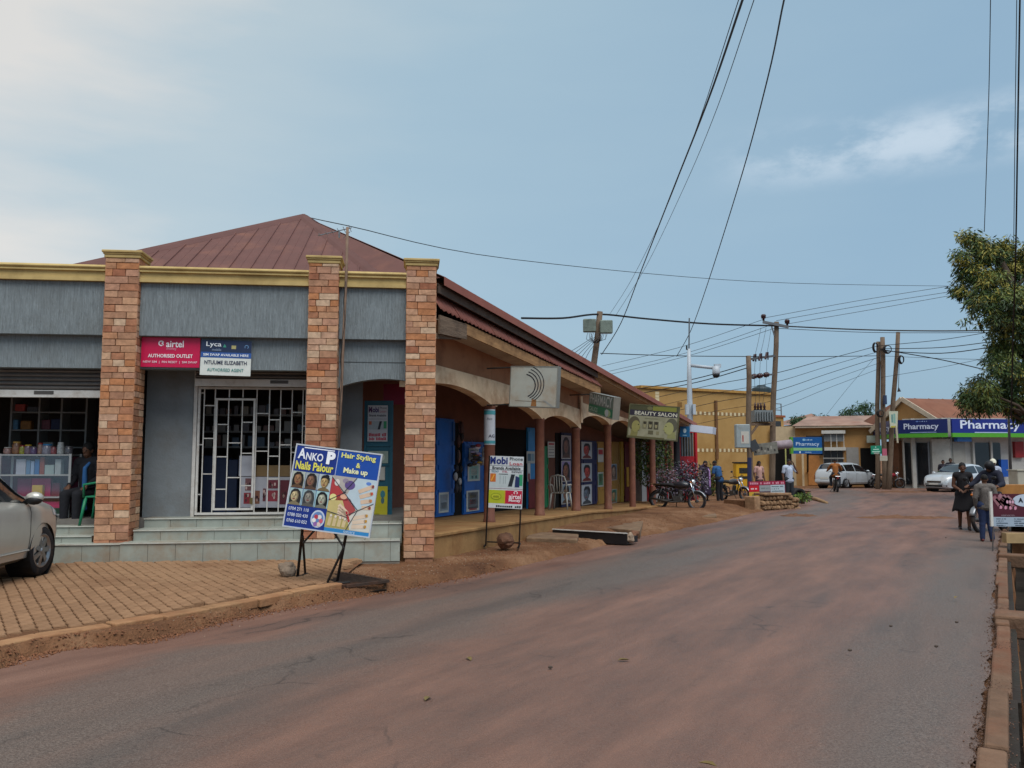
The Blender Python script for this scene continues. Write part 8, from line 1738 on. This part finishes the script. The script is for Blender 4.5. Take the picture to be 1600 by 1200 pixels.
ct = thing('display_counter', 'glass display counter with white metal edges in the left shop', 'counter', mat=FR.mat() @ Matrix.Translation((cx0, cY, cz0))); Wc, Hc, Dc = cx1 - cx0, cz1 - cz0, .45
for x in (0, Wc * .5, Wc - .035):
    for y in (0, Dc - .03): m = MB(); m.box(x, x + .035, y, y + .03, 0, Hc); m.build('post', ALUM, ct)
for z in (Hc - .03, Hc * .68, Hc * .36, .12): m = MB(); m.box(.036, Wc - .036, .004, Dc - .004, z, z + .022); m.build('shelf', ALUM, ct)
m = MB(); m.box(.036, Wc - .036, .006, .012, .15, Hc - .035); m.build('glass_front', CG, ct); m = MB(); m.box(0.03, Wc - .03, .03, Dc, .0, .12); m.build('base', M('counter_base', '#8d8a84', rough=.6), ct); m = MB(); m.box(.04, Wc - .04, Dc - .028, Dc - .02, .15, Hc - .05); m.build('back_panel', M('counter_back', '#5a2038', rough=.8), ct)
X = FR.mat() @ Matrix.Translation((cx0, cY, cz0)); fx = lambda px: FR.x(px, cY + .1, 730) - cx0
def good(name, label, cat, mb, mats, x, y, z, smooth=False, group='goods in the left shop'):
    o = mb.build(name, mats, None, smooth=smooth); o.matrix_world = X @ Matrix.Translation((x, y, z)); tag(o, label, cat, group); return o
def carton(label, px0, px1, z, h_, col, dep=.12, y=.10):
    x0, x1 = fx(px0), fx(px1); m = MB(); m.box(0, x1 - x0, 0, dep, 0, h_); return good('carton', label, 'box', m, M('carton_' + col.lstrip('#'), col, rough=.7, var=.08), x0, y, z + .0225)
z2 = Hc * .68; z1_ = Hc * .36; hb = Hc * .32 - .05
for i, (a, b_, c, f, lab) in enumerate(((25, 40, '#a9aab4', .8, 'white carton at the left end of the counter shelf'), (41, 47, '#5f7fa0', .75, 'narrow pale blue carton on the counter shelf'), (48, 53, '#8fa4c0', .7, 'light blue carton on the counter shelf'), (54, 61, '#3a6aa0', .8, 'blue carton in the middle of the counter shelf'), (62, 69, '#8a4230', .9, 'red brown carton on the counter shelf'), (70, 84, '#9aa9a4', .5, 'flat pale carton lying on the counter shelf'), (86, 95, '#a3a9a8', .8, 'white carton at the right end of the counter shelf'))): carton(lab, a, b_, z2, hb * f, c)
for i, (a, b_, c, f, lab) in enumerate(((48, 78, '#a8245c', .95, 'large magenta packet under the counter shelf'), (54, 70, '#b89a3c', .6, 'row of yellow packets under the counter shelf'), (80, 92, '#6d2038', .7, 'dark red packets under the counter shelf'), (26, 47, '#7a1f4a', .95, 'plum coloured packet under the counter shelf'))): carton(lab, a, b_, z1_, hb * f, c, .08, .16 if i != 1 else .05)
carton('pink lettered banner box on the lowest counter shelf', 50, 108, .12, Hc * .22 - .05, '#b02a62', .06, .06); carton('dark green packet on the lowest counter shelf', 82, 104, .12, .09, '#1f3a2a', .05, .005)
def jar(label, px, r_, h_, body, lid):
    m = MB(); m.lathe([(0, 0), (r_, 0), (r_ * 1.05, h_ * .1), (r_ * 1.05, h_ * .75), (r_ * .8, h_ * .86), (r_ * .8, h_ * .88)], 14, None, 0); m.lathe([(r_ * .86, h_ * .87), (r_ * .88, h_), (0, h_)], 14, None, 1)
    return good('jar', label, 'jar', m, [M('jar_' + body.lstrip('#'), body, rough=.25, var=.5, scale=40, coat=.4), M('lid_' + lid.lstrip('#'), lid, rough=.5)], fx(px), .16, Hc - .006, True)
for lab, px, r_, h_, b_, l_ in (('squat pinkish sweet jar at the left end of the counter top', 8, .06, .11, '#8a6a62', '#a8a29a'), ('tall brown sweet jar with a tan lid on the counter top', 22, .065, .20, '#7a5236', '#a8803a'), ('yellow green sweet packet jar on the counter top', 31, .045, .14, '#8f8a2a', '#8a2a2a'), ('mixed sweet jar with a yellow lid on the counter top', 40, .055, .15, '#6d5560', '#b89a2c'), ('small purple sweet jar on the counter top', 49, .05, .12, '#5a4668', '#5f5a60'), ('narrow red topped sweet jar on the counter top', 59, .04, .18, '#8a6a5c', '#9a2a26'), ('wide sweet jar with a bright blue lid on the counter top', 70, .075, .16, '#7d7a86', '#2a7ab0'), ('small red sweet jar on the counter top', 80, .045, .12, '#86464a', '#7a3a3a'), ('tall white jar with a white lid on the counter top', 91, .05, .19, '#a4a6a4', '#b8b8b4'), ('clear grey jar at the right end of the counter top', 104, .06, .13, '#4f4d52', '#5c5a5c')): jar(lab, px, r_, h_, b_, l_)
# ---- wall shelves of the left shop
SHW = M('shelf_board', '#8d8a86', rough=.7, var=.08); sY = 2.1; shf = thing('wall_shelving', 'pale shelving unit standing behind the counter in the left shop', 'shelving', mat=FR.mat() @ Matrix.Translation((0, sY, 0)))
sx0, sx1 = FR.x(-60, sY), FR.x(150, sY); sxs = [FR.x(p, sY) for p in (14, 57, 92, 130)]
for px in (13, 57, 92, 131): x = FR.x(px, sY); m = MB(); m.box(x, x + .03, 0, .35, FZ1, FR.z(50, 618, sY)); m.build('upright', SHW, shf)
for py in (645, 673, 700): m = MB(); m.box(FR.x(13, sY) + .03, FR.x(131, sY), .01, .34, FR.z(50, py, sY), FR.z(50, py, sY) + .02); m.build('shelf', SHW, shf)
def sgood(label, px0, px1, py, h_, col, cat='packet'):
    x0, x1 = FR.x(px0, sY), FR.x(px1, sY); m = MB(); m.box(0, x1 - x0, 0, .12, 0, h_); o = m.build('packet', M('packet_' + col.lstrip('#'), col, rough=.6, var=.3, scale=25), None, bevel=.01); o.matrix_world = FR.mat() @ Matrix.Translation((x0, sY + .06, FR.z(50, py, sY) + .021)); tag(o, label, cat, 'goods in the left shop')
sgood('red and white packets on the top shelf of the left shop', 17, 33, 645, .13, '#a8443c'); sgood('grey packets on the top shelf of the left shop', 36, 54, 645, .09, '#4f5258'); sgood('pale blue bottles on the middle shelf of the left shop', 15, 23, 673, .17, '#4f7a98'); sgood('orange and black cartons on the middle shelf of the left shop', 27, 44, 673, .15, '#8a5a24'); sgood('pink packets on the middle shelf right of the upright', 60, 74, 673, .17, '#6d3a44'); sgood('navy books on the middle shelf of the left shop', 75, 90, 673, .19, '#1c2448'); sgood('small white packets on the lower shelf of the left shop', 62, 80, 700, .08, '#8a8a86')
# ---- notice boards and stock behind the grille
gY = 1.14
def inboard(name, label, px0, px1, py0, py1, col, off=gY, cat='board'):
    X, W, H = frame3(fp(px0, py1, off), fp(px1, py1, off), fp(px0, py0, off)); o = thing(name, label, cat, mat=X); m = MB(); m.box(0, W, 0, .02, 0, H); m.build('panel', ink(col), o); return o, W, H
o, W, H = inboard('picture_board', 'white board with reddish photographs behind the middle shop grille', 374, 452, 745, 793, '#a2a3ab'); A = Art(W, H)
for i, (x0, z0, x1, z1) in enumerate(((.10, .55, .22, .95), (.08, .12, .22, .48), (.30, .12, .40, .55), (.46, .2, .52, .62), (.55, .62, .76, .9), (.55, .2, .76, .56), (.80, .1, .99, .9))):
    A.rect(x0, z0, x1, z1, ('#6d4a4c', '#8a2f38', '#7a5240', '#5f3038', '#6b2f3a', '#8a3440', '#5a2530')[i], 1)
    for k in range(4): A.ell(x0 + (x1 - x0) * random.uniform(.2, .8), z0 + (z1 - z0) * random.uniform(.2, .8), .02, .06, random.choice(('#a88a80', '#3a1c20', '#b8a09a', '#4a3030')), 2, 8)
A.done(o)
inboard('white_panel', 'plain white panel above the photograph board behind the grille', 373, 399, 712, 744, '#a9aab2'); inboard('cardboard_sheet', 'brown cardboard sheet behind the right side of the grille', 400, 458, 727, 744.5, '#77603f', gY + .03)
for i, (a, b_) in enumerate(((318, 333), (336, 355), (357, 372))):
    m = MB(); x0, x1 = FR.x(a, 1.6), FR.x(b_, 1.6); m.box(x0, x1, 1.6, 2.0, FLZ + .002, FR.z(340, 712 + 3 * i, 1.6)); o = m.build('storage_case', M('navy_case', '#1d2a46', rough=.6, var=.1), None, bevel=.01); o.matrix_world = FR.mat(); tag(o, ('left', 'middle', 'right')[i] + ' of the dark blue cases standing behind the grille', 'case', 'blue cases behind the grille')
sh2 = thing('wall_shelving', 'dim shelving with pale packets at the back of the grille shop', 'shelving', mat=FR.mat()); 
for py in (650, 676, 700): m = MB(); m.box(FR.x(318, 2.4), FR.x(470, 2.4), 2.4, 2.7, FR.z(400, py, 2.4), FR.z(400, py, 2.4) + .03); m.build('shelf', SHW, sh2)
m = MB(); mats = [ink(c) for c in ('#8d8a86', '#6d6a70', '#7a5a50', '#4f5f70', '#a09a90')]
for py in (650, 676, 700):
    x = FR.x(320, 2.4)
    while x < FR.x(466, 2.4): w_ = random.uniform(.06, .16); m.box(x, x + w_, 2.42, 2.55, FR.z(400, py, 2.4) + .031, FR.z(400, py, 2.4) + random.uniform(.1, .24), random.randrange(5)); x += w_ + random.uniform(.01, .08)
o = m.build('packets', mats, sh2); tag(o, kind='stuff')
# ---- right bay: grey side wall, teal door with posters
m = MB(); m.box(cx[1][1] - .1, FR.x(565, 1.0), 1.0, 1.14, FR.z(550, 818, 1.0) - .05, zb1 + .12); m.build('jamb_wall', PLAS2, fb)
TEAL = M('teal_door_paint', '#1c5668', rough=.5, var=.1, scale=4); dY = 1.25
X, W, H = frame3(fp(567, 815, dY), fp(612, 815, dY - .05), fp(567, 626, dY)); td = thing('teal_door', 'teal panelled steel door standing open behind the nail sign', 'door', mat=X); m = MB(); m.box(0, W, 0, .04, 0, H); m.build('leaf', TEAL, td)
for z0, z1 in ((.02, .26), (.30, .46), (.50, .62), (.66, .98)):
    m = MB(); e_ = .03; m.box(0, W, -.02, -.002, z1 * H, z1 * H + e_); m.build('rail', TEAL, td)
for x in (0, W - .04): m = MB(); m.box(x, x + .04, -.022, -.0025, 0, H); m.build('stile', TEAL, td)
def onleaf(label, x0, x1, z0, z1, col, art):
    o = thing('poster', label, 'poster', mat=X @ Matrix.Translation((x0 * W, -.025, z0 * H))); w_, h_ = (x1 - x0) * W, (z1 - z0) * H; m = MB(); m.box(0, w_, 0, .003, 0, h_); m.build('sheet', ink(col), o); A = Art(w_, h_); art(A); A.done(o)
def a1(A): A.text('M', .04, .80, .22, .96, '#4a1c4c', 2, .05); A.text('obi', .24, .80, .55, .96, '#3a1c5c', 2, .03); A.text('Phone', .60, .90, .95, .96, '#34343a', 2); A.text('Loan', .60, .80, .92, .87, '#a83a4c', 2); A.text('Brands Available', .08, .69, .92, .75, '#2c2c34', 2, .02); A.line(.05, .62, .95, .62, .006, '#6a6a70', 2); A.rect(.05, .33, .95, .56, '#9aa4a8', 1); A.rect(.06, .46, .2, .56, '#b05a3a', 2); A.poly([(.5, .33), (.62, .33), (.72, .56), (.6, .56)], '#22262e', 2); A.rect(.80, .36, .95, .56, '#2f8a5a', 2); A.blocks(.06, .14, .94, .24, '#a83244', 12); A.blocks(.06, .03, .94, .12, '#a83244', 12, 3, 5)
onleaf('small white phone loan poster high on the teal door', .12, .82, .66, .96, '#b4b6ba', a1); onleaf('pale green paper in the second panel of the teal door', .15, .85, .48, .58, '#8a9a90', lambda A: (A.ell(.55, .5, .3, .35, '#aab4a8', 1), A.ell(.3, .5, .12, .2, '#4a5a5c', 2))); onleaf('white slip of paper halfway down the teal door', .35, .75, .34, .45, '#a5a49c', lambda A: A.rect(.1, .1, .9, .9, '#b0afa8', 1)); onleaf('yellow poster with blue figure at the bottom of the teal door', .25, .85, .03, .29, '#b8b02c', lambda A: (A.ell(.72, .75, .14, .12, '#3a7a84', 1), A.ell(.72, .55, .1, .1, '#4a6a70', 1), A.rect(.1, .1, .55, .14, '#8f8a2a', 1)))
rc = MB(); rc.box(FR.x(598, 1.9), FR.x(640, 1.9), 1.9, 1.93, FR.z(610, 632, 1.9), FR.z(610, 600, 1.9)); o = rc.build('crimson_panel', ink('#8a1a38'), None); o.matrix_world = FR.mat(); tag(o, 'dark crimson sign panel hanging inside the right bay', 'sign')
